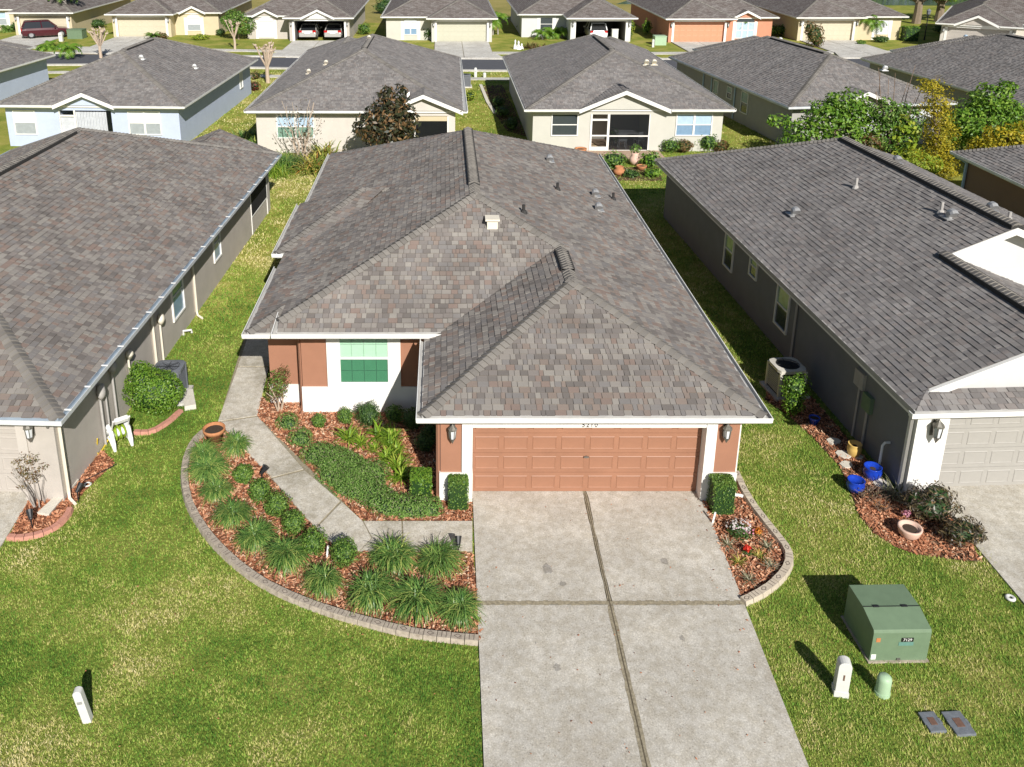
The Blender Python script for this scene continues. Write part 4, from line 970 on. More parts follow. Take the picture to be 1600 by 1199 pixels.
m.prism([(.38, .42), (dx0, .42), (dx0, .72), (dx1, .72), (dx1, .42), (2 * gR - .3, .42), (2 * gR - .3, yG + .3), (WR - .4, yG + .3), (WR - .4, LR - .4), (.38, LR - .4)], 0, zt2)
m.box(dx0, .425, 2.0, dx1, .6, zt2 - .002)
m.build('wall', 'stucco_shaded', hr)
m = MB(xR); m.box(.355, .39, 0, dx0, .7, zt2 - .003); m.box(dx0, .385, 1.96, dx1, .42, zt2 - .003); m.build('white_column', 'white_paint', hr)
garage_door(hr, xR, dx0 + .003, dx1, 1.98, .66, 'door_grey', 4, 8, z0=.02)
def gab(a, b, zb, k, y, name='gable_wall', mt='stucco_white', ba=None):
    m = MB(xR); q = [(a, y + .35, zb), (b, y + .35, zb), (k[0], y + .35, k[2] - .1)]; q2 = [(u[0], y + .6, u[2]) for u in q]; m.face(q); m.face(q2[::-1])
    for i in range(3): m.face([q[i], q[(i + 1) % 3], q2[(i + 1) % 3], q2[i]])
    m.build(name, mt, hr)
def rake(a, za, b, zb, y, dp=.35):
    m = MB(xR); A, B = Vector((a, y, za)), Vector((b, y, zb)); u = Vector((0, 0, 1)); v = Vector((0, dp, 0))
    m.hexa([A - u * .2, B - u * .2, B - u * .2 + v, A - u * .2 + v, A - u * .012, B - u * .012, B - u * .012 + v, A - u * .012 + v]); m.build('rake_board', 'white_paint', hr)
gab(.4, 2 * gR - .3, 2.45, (gR, 0, zGR), .3); rake(.3, 2.475, gR, zGR, .42); rake(2 * gR, 2.35, gR, zGR, .42)
gab(oG - .5, WR - oG + .4, zoG - .25, (cR, 0, zR), yG); MB(xR).box(oG - .5, yG + .352, 2.3, WR - oG + .4, yG + .6, zoG - .252).build('gable_wall', 'stucco_white', hr); rake(oG, zoG, cR, zR, yG - .02); rake(WR - oG, zoG, cR, zR, yG - .02)
gabr = MB(xR); gabr.face([(4.3, LR - .3, 2.2), (6.8, LR - .3, 2.2), (5.55, LR - .3, 2.85)]); gabr.build('gable_wall', 'stucco_grey', hr)
lantern(hr, xR, .72, .39, 1.72, 1.15)
for (ya, za, yb, zb) in ((11.05, .8, 11.75, 1.98), (9.1, 1.35, 9.6, 1.98), (6.75, .72, 7.5, 1.95)): side_window(hr, xR, ya, za, yb, zb, .38, -1, ('win_dark', 'win_green'))
m = MB(xR); m.box(.28, 2.05, 1.0, .378, 2.4, 1.4); m.build('meter_box', 'cabinet_green', hr)
m = MB(xR); m.box(.3, 2.5, 1.35, .378, 2.9, 1.75); m.build('meter_box', 'pipe_grey', hr)
m = MB(xR); m.tube([(.33, 2.2, 1.0), (.33, 2.2, .05)], .03, 6); m.build('conduit', 'pipe_grey', hr)
m = MB(xR); m.tube([(.33, 2.65, 1.35), (.33, 2.65, .05)], .025, 6); m.build('conduit', 'pipe_grey', hr)
m = MB(xR); m.tube([(.2, 1.2, .02), (.2, 1.2, .75), (.25, 1.2, .82), (.36, 1.2, .82)], .028, 8); m.build('standpipe', 'white_plastic', hr)
for yy in (.52, 6.2): 
    m = MB(xR); m.tube([(.02, yy, 2.28), (.33, yy, 2.0), (.33, yy, .1)], .04, 4); m.build('downspout', 'stucco_grey', hr)
m = MB(); a = xR @ Vector((dx0 - .05, .68, 0)); b = xR @ Vector((dx1 + .2, .68, 0)); c_ = at(1600, 945); 
q = [a, b, b + Vector((.4, -14, 0)), c_ + (c_ - a) * .9, c_]; m.prism([(v.x, v.y) for v in q], -.03, .035); structure('neighbour_driveway', m, 'concrete')
q = px([(64, 752), (32, 806), (0, 858)]); q2 = [q[2][0] + (q[2][0] - q[0][0]) * 2.2, q[2][1] + (q[2][1] - q[0][1]) * 2.2]
m = MB(); m.prism([(q[0][0], q[0][1] + .9), (q[0][0], q[0][1]), (q[1][0], q[1][1]), (q[2][0], q[2][1]), tuple(q2), (q2[0] - 6, q2[1]), (q[0][0] - 6, q[0][1] + .9)], -.03, .035); structure('neighbour_driveway', m, 'concrete')

# brown walled house corner beyond the right neighbour
hb, rb, Xb = villa('house', 'brown walled house corner with pale blue downspout behind the yellow trees', TR(21.75, 16.5), 11, 19.6, 4.0, wall='stucco_dark', mode='geo', door=None, gut_mat='gutter_white', mirror=False)
m = MB(Xb); m.tube([(-.05, 19.45, 2.25), (.33, 19.15, 2.0), (.33, 19.15, .1)], .07, 6); m.build('downspout', 'win_pale', hb)

# ------------------------------------------------------------------ middle row, backs towards us (local front faces the far street)
def back(xr, yf, a=0.0): return Matrix.Translation((xr, yf, 0)) @ Matrix.Rotation(math.pi + a, 4, 'Z')
def rear(xf, W, L): return xf @ Matrix.Translation((0, L - .4, 0)) @ Matrix.Rotation(math.pi, 4, 'Z') @ Matrix.Translation((-W, 0, 0))  # frame on the rear wall: x to the right as we see it, outside is -y
# grey house
xg = back(1.18, 65.2, rad(-.4)); hg, rg_, Xg = villa('house', 'pale grey house behind the bronze magnolia with screened corner porch', xg, 11.15, 21.0, 4.4, mirror=False, wall='stucco_palegrey', rear_gable=(0, 4.1), lanai=(.75, 3.7), bump=None, door=None)
fg = rear(xg, 11.15, 21.0)
window(hg, fg, 1.5, .85, 3.35, 2.0, 0, ('win_green', 'win_pale'), mull=2)
# local garage side for this house is at world left, so the gable sits at world right
m = MB(fg); m.box(7.5, .06, .05, 10.36, .09, 1.72); m.build('porch_screen', 'screen', hg)
m = MB(fg); m.box(7.5, .05, 1.72, 10.36, .1, 1.98); m.build('roller_blind', 'stucco_tan', hg)
for x0 in (8.62, 7.46, 10.34): MB(fg).box(x0, .0, .05, x0 + .06, .09, 1.98).build('porch_post', 'white_paint', hg)
for q in ((510, 101), (483, 115), (577, 62)): gooseneck(rg_.obj, rg_.on(*q, 'R'), 'cream_paint')
# beige house
WB, LB = 10.75, 21.0
xb = back(15.07, 65.6); hbg, rbg, Xbg = villa('house', 'cream beige house with screened patio gable and bluish double window', xb, WB, LB, 4.3, mirror=True, wall='stucco_beige', rear_gable=(WB - 8.0, WB - 3.25), lanai=(WB - 7.35, WB - 4.2), door=None)
fb = rear(xb, WB, LB)
window(hbg, fb, 1.42, .9, 2.72, 2.0, 0, ('win_dark', 'win_dark'), fm='white_paint'); window(hbg, fb, 7.95, .9, 9.75, 2.0, 0, ('win_blue', 'win_pale'), mull=2)
m = MB(fb); m.box(4.45, .04, .1, 6.5, .05, 1.95); m.build('porch_screen', 'screen', hbg)
m = MB(fb)
for x0, x1, z0, z1 in ((3.42, 3.52, 0, 2.0), (4.32, 4.44, 0, 2.0), (6.5, 6.55, 0, 2.0), (3.52, 4.32, 1.66, 1.75), (3.52, 4.32, .02, .24), (3.52, 4.32, .82, .88), (4.44, 6.5, .8, .86), (4.44, 6.5, 0, .06)): m.box(x0, .0, z0, x1, .08, z1)
m.build('porch_frame', 'white_paint', hbg)
m = MB(fb); m.box(3.38, .1, .01, 6.55, 2.55, .04); m.build('patio_floor', 'patio_brick', hbg)
m = MB(fb); m.box(2.9, -1.5, -.02, 7.1, -.02, .05); structure('patio', m, 'patio_brick')
for q in ((1009, 101), (1021, 101)): gooseneck(rbg.obj, rbg.on(*q, 'L'), 'cream_paint')
# pale blue house
WBl = 10.2
xbl = back(-12.85, 64.5, rad(-2.4)); hbl, rbl, Xbl = villa('house', 'pale blue house with curtained patio gable and blue side wall', xbl, WBl, 19.2, 4.2, mirror=False, wall='stucco_blue', rear_gable=(3.7, 7.0), lanai=(4.05, 6.9), door=None)
fbl = rear(xbl, WBl, 19.2)
window(hbl, fbl, .85, .7, 1.95, 1.95, 0, ('win_grey', 'win_white')); window(hbl, fbl, 7.1, .75, 8.75, 1.95, 0, ('win_grey', 'win_white'), mull=2)
m = MB(fbl)
for i in range(20): x = 4.2 + i * .083; m.tube([(x, .12 + .02 * (i % 2), .1), (x, .12 + .02 * (i % 2), 1.9)], .045, 6, False)
m.build('curtain', 'curtain', hbl, kind='stuff')
m = MB(fbl)
for x0, x1, z0, z1 in ((3.28, 3.34, 0, 2.0), (4.1, 4.18, 0, 2.0), (3.34, 4.1, 1.66, 1.74), (3.34, 4.1, .78, .85), (3.34, 4.1, 0, .18)): m.box(x0, .0, z0, x1, .08, z1)
m.build('porch_frame', 'white_paint', hbl)
m = MB(fbl); m.box(3.34, .09, .1, 4.1, .1, 1.7); m.build('porch_screen', 'curtain', hbl)
for q in ((222, 93), (305, 107)): gooseneck(rbl.obj, rbl.on(*q, 'L'), 'white_plastic')
side_window(hbl, xbl, 6.0, .9, 6.6, 1.9, .4, -1, ('win_white', 'win_white'))
# grey-walled house in shade, right of the beige one
aq = math.atan2(16.14 - 18.18, 61.8 - 45.12)
W2 = 9.4
x2 = back(18.18 + W2 * math.cos(-aq) - .15, 45.2 + W2 * math.sin(aq) * 0 , 0)
u2 = Vector((math.cos(-aq * .0 + 0.122), math.sin(.122), 0))
x2 = Matrix.Translation((18.18 + u2.x * W2 - u2.y * 20.5, 45.2 + u2.y * W2 + u2.x * 20.5, 0)) @ Matrix.Rotation(math.pi + .122, 4, 'Z')
h2, r2, X2 = villa('house', 'grey house with teal gutter behind the mixed green and yellow trees', x2, W2, 20.5, 3.2, mirror=True, wall='stucco_grey', rear_gable=(2.6, 6.0), door=None, gut_mat='gutter_blue')
f2 = rear(x2, W2, 20.5)
window(h2, f2, 4.2, .7, 5.2, 1.9, 0, ('win_white', 'win_white')); window(h2, f2, 7.2, .8, 8.3, 1.9, 0, ('win_white', 'win_white'))
for (ya, za, yb, zb) in ((14.2, .75, 15.0, 1.95), (12.2, 1.2, 12.8, 1.85), (10.2, .3, 10.8, 1.9)): side_window(h2, x2, ya, za, yb, zb, W2 - .4, 1, ('win_dark', 'win_green'))
for yy in (8.6, 13.3, 9.9): m = MB(x2); m.tube([(W2 - .34, yy, 2.1), (W2 - .34, yy, .1)], .05, 4); m.build('downspout', 'win_pale', h2)
for q in ((1218, 65), (1177, 103), (1381, 110)): gooseneck(r2.obj, r2.on(*q, 'R') if q[0] < 1300 else r2.on(*q, 'B'), 'white_plastic')
vent_pipe(r2.obj, r2.on(1228, 88, 'R'), 'pipe_grey')
# big roof at far right of the middle row
u3 = .075; W3 = 11.4
x3 = Matrix.Translation((30.7 + math.cos(u3) * W3 - math.sin(u3) * 20.5, 44.5 + math.sin(u3) * W3 + math.cos(u3) * 20.5, 0)) @ Matrix.Rotation(math.pi + u3, 4, 'Z')
h3, r3, X3 = villa('house', 'long grey roofed house behind the tall yellow tree', x3, W3, 20.5, 4.2, mirror=True, wall='stucco_grey', door=None)
gooseneck(r3.obj, r3.on(1507, 60, 'R'), 'win_pale')
# slice of a blue trimmed house at the left edge
x4 = back(-27.6, 66.5, rad(-6)); h4, r4, X4 = villa('house', 'bluish grey house slice with screened cage at the left edge of the middle row', x4, 9.5, 16.0, 3.6, mirror=False, wall='stucco_blue', door=None, mode='geo')

# ------------------------------------------------------------------ far row across the street
def front(pl, py, W, g, gside, yaw=0.0, z=2.35):
    """place a villa so that the garage eave starts at photo column pl (left end) for gside L, right end for gside R"""
    p = at(pl, py, z)
    return TR(p.x, p.y, yaw) @ (Matrix.Translation((-W, 0, 0)) if gside == 'R' else Matrix.Identity(4))
FAR = {}
def farhouse(key, label, pl, py, gside, wall, door, W=11.2, g=4.5, L=19, **k):
    xf = front(pl, py, W, g, gside, k.pop('yaw', 0.0)); d = k.pop('d', 3.2)
    t, r, X = villa('house', label, xf, W, L, g, d, mirror=(gside == 'L'), wall=wall, door=door, mode='uv', gcols=8, p=.48, **k)
    for xx in ((W + g) / 2 - 2.75, (W + g) / 2 + 2.75): lantern(t, X, xx, .5, 1.7, 1.1)
    FAR[key] = (t, X, W, g, d); return t, X
farhouse(1, 'tan house behind the dark red parked car and palm', 113, 20, 'R', 'stucco_tan', 'door_tan')
farhouse(2, 'cream yellow house with closed tan garage door and gabled entry window', 165, 22.5, 'L', 'stucco_tan', 'door_tan', entry_gable=(1.6, 4.3), d=1.6)
farhouse(3, 'greige house with two parked cars in its open garage', 551, 28, 'R', 'stucco_greige', None, entry_gable=(1.0, 3.6), garage_open=True, garage_gable=(6.1, 9.4), d=1.8)
farhouse(4, 'pale house with sage green closed garage door', 776, 29, 'R', 'stucco_beige', 'door_sage', d=1.4)
farhouse(5, 'white house with a white car in its open garage', 995, 28.5, 'R', 'stucco_white', None, garage_open=True, d=3.4)
farhouse(6, 'coral pink house with coral garage door', 1042, 29.5, 'L', 'stucco_coral', 'door_coral', entry_gable=(1.7, 4.4), d=1.2)
farhouse(7, 'tan house with palm shadow across its garage door', 1246, 27.5, 'L', 'stucco_tan', 'door_tan', d=.8)
farhouse(8, 'grey house with arched gable vent at the far right end of the street', 1464, 36, 'L', 'stucco_palegrey', 'door_greige', garage_gable=(6.2, 9.8), d=3.0, yaw=rad(-33))
def entrywin(key, x0, x1, z0, z1, glass, arch=False, mull=1):
    t, X, W, g, d = FAR[key]; w = window(t, X, x0, z0, x1, z1, d + .4, glass, mull=mull)
    if arch:
        m = MB(X); n = 10; c = ((x0 + x1) / 2, z1 + .05); r = (x1 - x0) / 2 + .05
        pts = [(c[0] + r * math.cos(math.pi * i / n), d + .34, c[1] + r * .55 * math.sin(math.pi * i / n)) for i in range(n + 1)]; m.face(pts); m.face([(p[0], d + .39, p[2]) for p in pts][::-1])
        for i in range(n): m.face([pts[i], pts[i + 1], (pts[i + 1][0], d + .39, pts[i + 1][2]), (pts[i][0], d + .39, pts[i][2])])
        m.build('arched_window', 'win_white' if key != 6 else 'win_dark', t)
    for xa, xb in ((x0 - .35, x0 - .08), (x1 + .08, x1 + .35)): MB(X).box(xa, d + .37, .02, xb, d + .398, z1 + .1).build('window_surround', 'white_paint', t)
entrywin(1, 1.0, 2.6, .7, 2.0, ('win_grey', 'win_pale')); entrywin(2, 2.3, 3.6, .5, 1.7, ('win_grey', 'win_white'), True); entrywin(3, 1.6, 3.0, .2, 1.75, ('win_white', 'win_white'), True)
entrywin(4, 2.2, 3.4, .6, 1.75, ('win_blue', 'win_white'), True, 2); entrywin(5, 2.3, 3.5, .7, 1.95, ('win_dark', 'win_dark')); entrywin(6, 2.2, 3.9, .3, 1.8, ('win_pale', 'win_pale'), True, 3); entrywin(7, 1.6, 2.8, .6, 1.9, ('win_white', 'win_white'))
t8, X8, W8, g8, d8 = FAR[8]
for key in (8, 3):
    tt, XX, Wk, gk, dk = FAR[key]; m = MB(XX); cc = 8.0 if key == 8 else 7.75; n = 10
    pts = [(cc + .85 * math.cos(math.pi * i / n), .24, 2.32 + .5 * math.sin(math.pi * i / n)) for i in range(n + 1)]; m.face(pts); m.face([(p[0], .298, p[2]) for p in pts][::-1])
    for i in range(n): m.face([pts[i], pts[i + 1], (pts[i + 1][0], .298, pts[i + 1][2]), (pts[i][0], .298, pts[i][2])])
    m.build('gable_vent', 'stucco_greige' if key == 8 else 'white_paint', tt)
# far driveways, kerb aprons
def fardrive(key, flare=.9, wk=True):
    t, X, W, g, d = FAR[key]; c = (W + g) / 2; a = X @ Vector((c - 2.6, .55, 0)); b = X @ Vector((c + 2.6, .55, 0))
    if a.x > b.x: a, b = b, a
    ks = [(p.x, p.y) for p in far]
    def ky(x):
        for (x0, y0), (x1, y1) in zip(ks, ks[1:]):
            if x0 <= x <= x1: return y0 + (y1 - y0) * (x - x0) / (x1 - x0)
        return ks[-1][1]
    xm = (a.x + b.x) / 2; dwn = structure('far_driveway', MB().prism([(a.x - .05, a.y), (b.x + .05, b.y), (b.x + .05, ky(b.x) + 1.2), (b.x + flare, ky(b.x) + .02), (a.x - flare, ky(a.x) + .02), (a.x - .05, ky(a.x) + 1.2)], -.02, .058), 'joint_dirt')
    ym = [a.y, a.y - (a.y - ky(a.x)) * .35, a.y - (a.y - ky(a.x)) * .7, ky(a.x) + .05]
    for i in range(3):
        for (l, r_) in ((a.x, xm - .03), (xm + .03, b.x)):
            y1, y0 = ym[i] - .03, ym[i + 1] + .03; q = [(l, y0), (r_, y0), (r_, y1), (l, y1)]
            if i == 2 and l == a.x: q = [(l - flare, y0 + .02), (r_, y0), (r_, y1), (l, y1)]
            if i == 2 and l != a.x: q = [(l, y0), (r_ + flare, y0 + .02), (r_, y1), (l, y1)]
            MB().prism(q, 0, .125 if i == 2 else .075).build('concrete_slab', 'pale_concrete', dwn)
for k in range(1, 9): fardrive(k)

# ------------------------------------------------------------------ cars
def car(label, loc, rz, paint, suv=True):
    t = thing('parked_car', label, 'car', loc, rz); L2, w, hb, hr = (2.3, .92, .98, 1.68) if suv else (2.35, .9, .88, 1.45)
    M = WM[t]; b = MB(M); st_ = []
    prof = [(-L2, .42, .72, .86), (-L2 + .08, .3, .95, .95), (-L2 + .5, .24, hb, 1), (-.6, .22, hb, 1), (.6, .22, hb - .02, 1), (1.1, .22, hb - .05, 1), (L2 - .35, .24, hb - .16, .95), (L2 - .06, .3, hb - .3, .85), (L2, .4, .62, .78)]
    rings = []
    for x, z0, z1, k in prof:
        W_ = w * k; zz = z1 - z0
        rings.append([(x, -W_ * .9, z0), (x, -W_, z0 + zz * .35), (x, -W_ * .985, z0 + zz * .75), (x, -W_ * .88, z1), (x, W_ * .88, z1), (x, W_ * .985, z0 + zz * .75), (x, W_, z0 + zz * .35), (x, W_ * .9, z0)])
    for A, B in zip(rings, rings[1:]):
        for i in range(8): j = (i + 1) % 8; b.face([A[i], A[j], B[j], B[i]])
    b.face(rings[0]); b.face(rings[-1][::-1]); b.build('body', paint, t)
    xr0, xr1, xt0, xt1 = (-L2 + .12, 1.15, -L2 + .45, .35) if suv else (-L2 + .55, 1.2, -1.0, .3)
    c = MB(M); q0 = [(xr0, -.8, hb - .02), (xr1, -.8, hb - .06), (xr1, .8, hb - .06), (xr0, .8, hb - .02)]; q1 = [(xt0, -.66, hr - .07), (xt1, -.66, hr - .07), (xt1, .66, hr - .07), (xt0, .66, hr - .07)]
    c.hexa(q0 + q1); cab = c.build('cabin', 'car_glass', t)
    r_ = MB(M); r_.hexa([(xt0 - .04, -.68, hr - .075), (xt1 + .05, -.68, hr - .075), (xt1 + .05, .68, hr - .075), (xt0 - .04, .68, hr - .075), (xt0 + .1, -.58, hr), (xt1 - .1, -.58, hr), (xt1 - .1, .58, hr), (xt0 + .1, .58, hr)]); r_.build('roof', paint, t)
    for s in (-1, 1):
        for (pa, pb) in (((xr0, s * .805, hb), (xt0, s * .668, hr - .06)), ((xr1, s * .805, hb - .05), (xt1, s * .668, hr - .06)), ((-.35, s * .805, hb), (-.4, s * .668, hr - .06))): MB(M).bar(pa, pb, .09, .05).build('pillar', paint, cab)
        for x in (-1.4, 1.4):
            y0, y1 = (s * w * .99, s * (w - .2)); wh = MB(M); wh.tube([(x, y0, .34), (x, y1, .34)], .34, 16); wo = wh.build('wheel', 'tyre', t)
            ri = MB(M); ri.tube([(x, y0 + s * .008, .34), (x, y0 - s * .03, .34)], .21, 10); ri.build('rim', 'rim', wo)
        MB(M).obox((-L2 + .05, s * .68, .85), (.05, 0, 0), (0, .16, 0), (0, 0, .1)).build('tail_light', 'tail_red', t)
        MB(M).obox((L2 - .12, s * .6, .66), (.08, 0, 0), (0, .2, 0), (0, 0, .06)).build('headlight', 'win_white', t)
        MB(M).obox((.85, s * .98, hb + .02), (.06, 0, 0), (0, .09, 0), (0, 0, .06)).build('wing_mirror', paint, t)
    MB(M).obox((-L2 - .01, 0, .72), (.02, 0, 0), (0, .26, 0), (0, 0, .075)).build('licence_plate', 'label_white', t)
    MB(M).obox((-L2 + .02, 0, .42), (.07, 0, 0), (0, .8, 0), (0, 0, .09)).build('bumper', 'car_silver' if paint == 'car_red' else paint, t)
    return t
p = at(69, 60); car('dark red car parked on the pale driveway by the palm', (p.x, p.y + .6, .08), rad(26), 'car_red')
def ingarage(key, dx): t, X, W, g, d = FAR[key]; return X @ Vector(((W + g) / 2 + dx, 3.1, .07))
car('silver car in the open garage, nearer the entry window', tuple(ingarage(3, -1.25)), rad(90), 'car_silver', False)
car('silver car in the open garage, nearer the round hedge', tuple(ingarage(3, 1.25)), rad(90), 'car_silver', False)
car('white car inside the open garage of the white house', tuple(ingarage(5, -.1)), rad(90), 'car_white', True)
p = ingarage(5, 1.6); m = MB(); m.box(p.x - .3, p.y - 1.8, .06, p.x + .3, p.y - 1.2, 1.05); m.box(p.x - .32, p.y - 1.82, 1.05, p.x + .32, p.y - 1.18, 1.13); m.solo('storage_bin', 'utility_white', 'tall white bin standing in the open garage of the white house', 'bin')

# ------------------------------------------------------------------ utilities on the front lawns
def pedestal(label, base, h, w, dp, mat, slot=True, rz=0.0, lean=0.0):
    t = thing('utility_pedestal', label, 'utility pedestal', xf=Matrix.Translation((base.x, base.y, 0)) @ Matrix.Rotation(rz, 4, 'Z') @ Matrix.Rotation(lean, 4, 'Y')); M = WM[t]; n = 8
    prof = [(-w / 2, 0), (w / 2, 0), (w / 2, h - w * .42)] + [(w / 2 * math.cos(math.pi * i / n), h - w * .42 + w * .42 * math.sin(math.pi * i / n)) for i in range(1, n)] + [(-w / 2, h - w * .42)]
    b = MB(M); a = [(x, -dp / 2, z) for x, z in prof]; c = [(x, dp / 2, z) for x, z in prof]; b.face(a); b.face(c[::-1])
    for i in range(len(prof)): j = (i + 1) % len(prof); b.face([a[j], a[i], c[i], c[j]])
    b.build('housing', mat, t, bevel=.008)
    if slot: MB(M).box(-w / 2 - .012, -dp / 2 - .012, .0, w / 2 + .012, dp / 2 + .012, .1).build('skirt', mat, t)
    else: MB(M).box(-w * .3, -dp / 2 - .006, h * .62, w * .3, -dp / 2 + .01, h * .7).build('label_plate', 'vent_grey', t)
    if slot: MB(M).box(-.012, -dp / 2 - .006, h * .5, .012, -dp / 2 + .01, h * .66).build('slot', 'rust', t)
    return t
pedestal('white utility pedestal by the green transformer box', at(1312, 1083), .68, .2, .17, 'utility_white', True, rad(-12))
pedestal('white utility pedestal alone on the lawn west of the driveway', at(138, 1126), .64, .13, .12, 'utility_white', False, rad(6), rad(-9))
p = at(1378, 1084); t = thing('utility_pedestal', 'short pale green round utility cap beside the transformer box', 'utility pedestal', (p.x, p.y, 0)); M = WM[t]
MB(M).lathe([(.11, 0), (.11, .3), (.1, .34), (.07, .37), (0, .375)], 18).build('cap', 'pale_green', t, smooth=True); MB(M).lathe([(.12, 0), (.12, .06), (.11, .06)], 18).build('collar', 'pale_green', t)
# transformer box
a, b = at(1357, 1034), at(1446, 1032); wd = (b.x - a.x) / 2; t = thing('transformer_box', 'green steel transformer box with sloped lid and number plate', 'transformer', ((a.x + b.x) / 2, a.y, 0), rad(1)); M = WM[t]
dpt = .95; hf, hbk = .6, .74
side = [(0, 0), (dpt, 0), (dpt, hbk), (dpt * .45, hbk + .01), (.02, hf + .05), (0, hf)]
m = MB(M); A = [(-wd, y, z) for y, z in side]; B = [(wd, y, z) for y, z in side]; m.face(A[::-1]); m.face(B)
for i in range(6): j = (i + 1) % 6; m.face([A[i], A[j], B[j], B[i]])
m.build('cabinet', 'cabinet_green', t, bevel=.006)
MB(M).box(-wd - .03, -.04, -.05, wd + .03, dpt + .04, .03).build('base_pad', 'curb_stone', t)
m = MB(M); m.obox((0, dpt * .45, hbk + .014), (wd * .99, 0, 0), (0, .006, 0), (0, 0, .004)); m.build('lid_seam', 'dark_void', t)
for x in (-wd * .55, wd * .45): MB(M).obox((x, dpt * .45, hbk + .02), (.05, 0, 0), (0, .02, 0), (0, 0, .008)).build('hinge', 'black_metal', t)
pl = MB(M).box(-.005, -.006, .42, .2, .001, .5).build('number_plate', 'label_black', t); text('7129', .075, tuple(M @ Vector((.098, -.009, .46))), M.to_quaternion().to_matrix().to_4x4() @ RX, 'label_white', pl, 'plate_number', .001)
MB(M).box(-.04, -.006, .34, .21, .001, .41).build('name_plate', 'label_teal', t); MB(M).box(-wd + .06, -.006, .42, -wd + .13, .001, .5).build('sticker', 'sticker_orange', t); MB(M).box(-wd + .02, -.006, .06, -wd + .1, .001, .16).build('sticker', 'label_white', t)
MB(M).box(-.03, -.02, .045, .03, .0, .08).build('latch', 'pewter', t)
for (q0, q1, lab) in (((1456, 1131), (1468, 1118), 'grey meter box lid set in the grass, nearer the utility pedestals'), ((1497, 1133), (1515, 1118), 'larger grey meter box lid set in the grass, farther from the driveway')):
    c = at(*q0); k = .155 if 'larger' in lab else .13; t = thing('meter_lid', lab, 'meter lid', (c.x, c.y, 0), rad(4)); M = WM[t]
    m = MB(M); m.box(-k, -k * 1.35, -.05, k, k * 1.35, .05); m.build('lid', 'lid_grey', t, bevel=.012)
    MB(M).box(-k * .4, -k * .5, .045, k * .4, k * .5, .056).build('hatch', 'rust', t)
    for x in (-k * .92, k * .92): MB(M).box(x - .02, -k * .35, .035, x + .02, k * .35, .054).build('lug', 'lid_grey', t)
c = at(1578, 937); m = MB(); m.lathe([(.035, .03), (.06, .05), (.09, .03), (.09, 0), (.06, .01), (.035, 0)], 16, (c.x, c.y, .02)); m.solo('cleanout_ring', 'utility_white', 'small white ring cap in the grass by the neighbour driveway', 'ring cap', smooth=True)
c = at(288, 524); m = MB(); m.tube([(c.x - .02, c.y, 0), (c.x - .02, c.y, .14), (c.x + .22, c.y + .03, .16), (c.x + .22, c.y + .03, .07)], .035, 8); m.solo('drain_pipe', 'utility_white', 'bent white plastic pipe stub in the grass between the houses', 'pipe')
# far utilities
p = at(121, 60); m = MB(); m.box(p.x - .75, p.y - .6, 0, p.x + .75, p.y + .6, .85); m.box(p.x - .78, p.y - .63, .85, p.x + .78, p.y + .63, .93); m.solo('transformer_box', 'cabinet_green', 'green transformer box across the street by the palm', 'transformer')
pedestal('white utility pedestal across the street by the red car', at(96, 65), .9, .35, .3, 'utility_white', False)
p = at(1030, 70); m = MB(); m.box(p.x - .55, p.y - .5, 0, p.x + .55, p.y + .5, .8); m.box(p.x - .58, p.y - .53, .8, p.x + .58, p.y + .53, .87); m.solo('transformer_box', 'pale_green', 'pale green transformer box on the lawn of the coral house', 'transformer')
pedestal('white utility pedestal leaning beside the pale green transformer box', at(1020, 74), .75, .2, .2, 'utility_white', False)
pedestal('white utility pedestal by the street between the grey and beige houses', at(743, 121), .75, .2, .2, 'utility_white', False)
m = MB(); p = at(757, 121); m.lathe([(.13, 0), (.13, .3), (.08, .36), (0, .37)], 10, tuple(p)); m.solo('utility_stub', 'utility_white', 'low white utility stub beside the street sidewalk', 'utility stub')

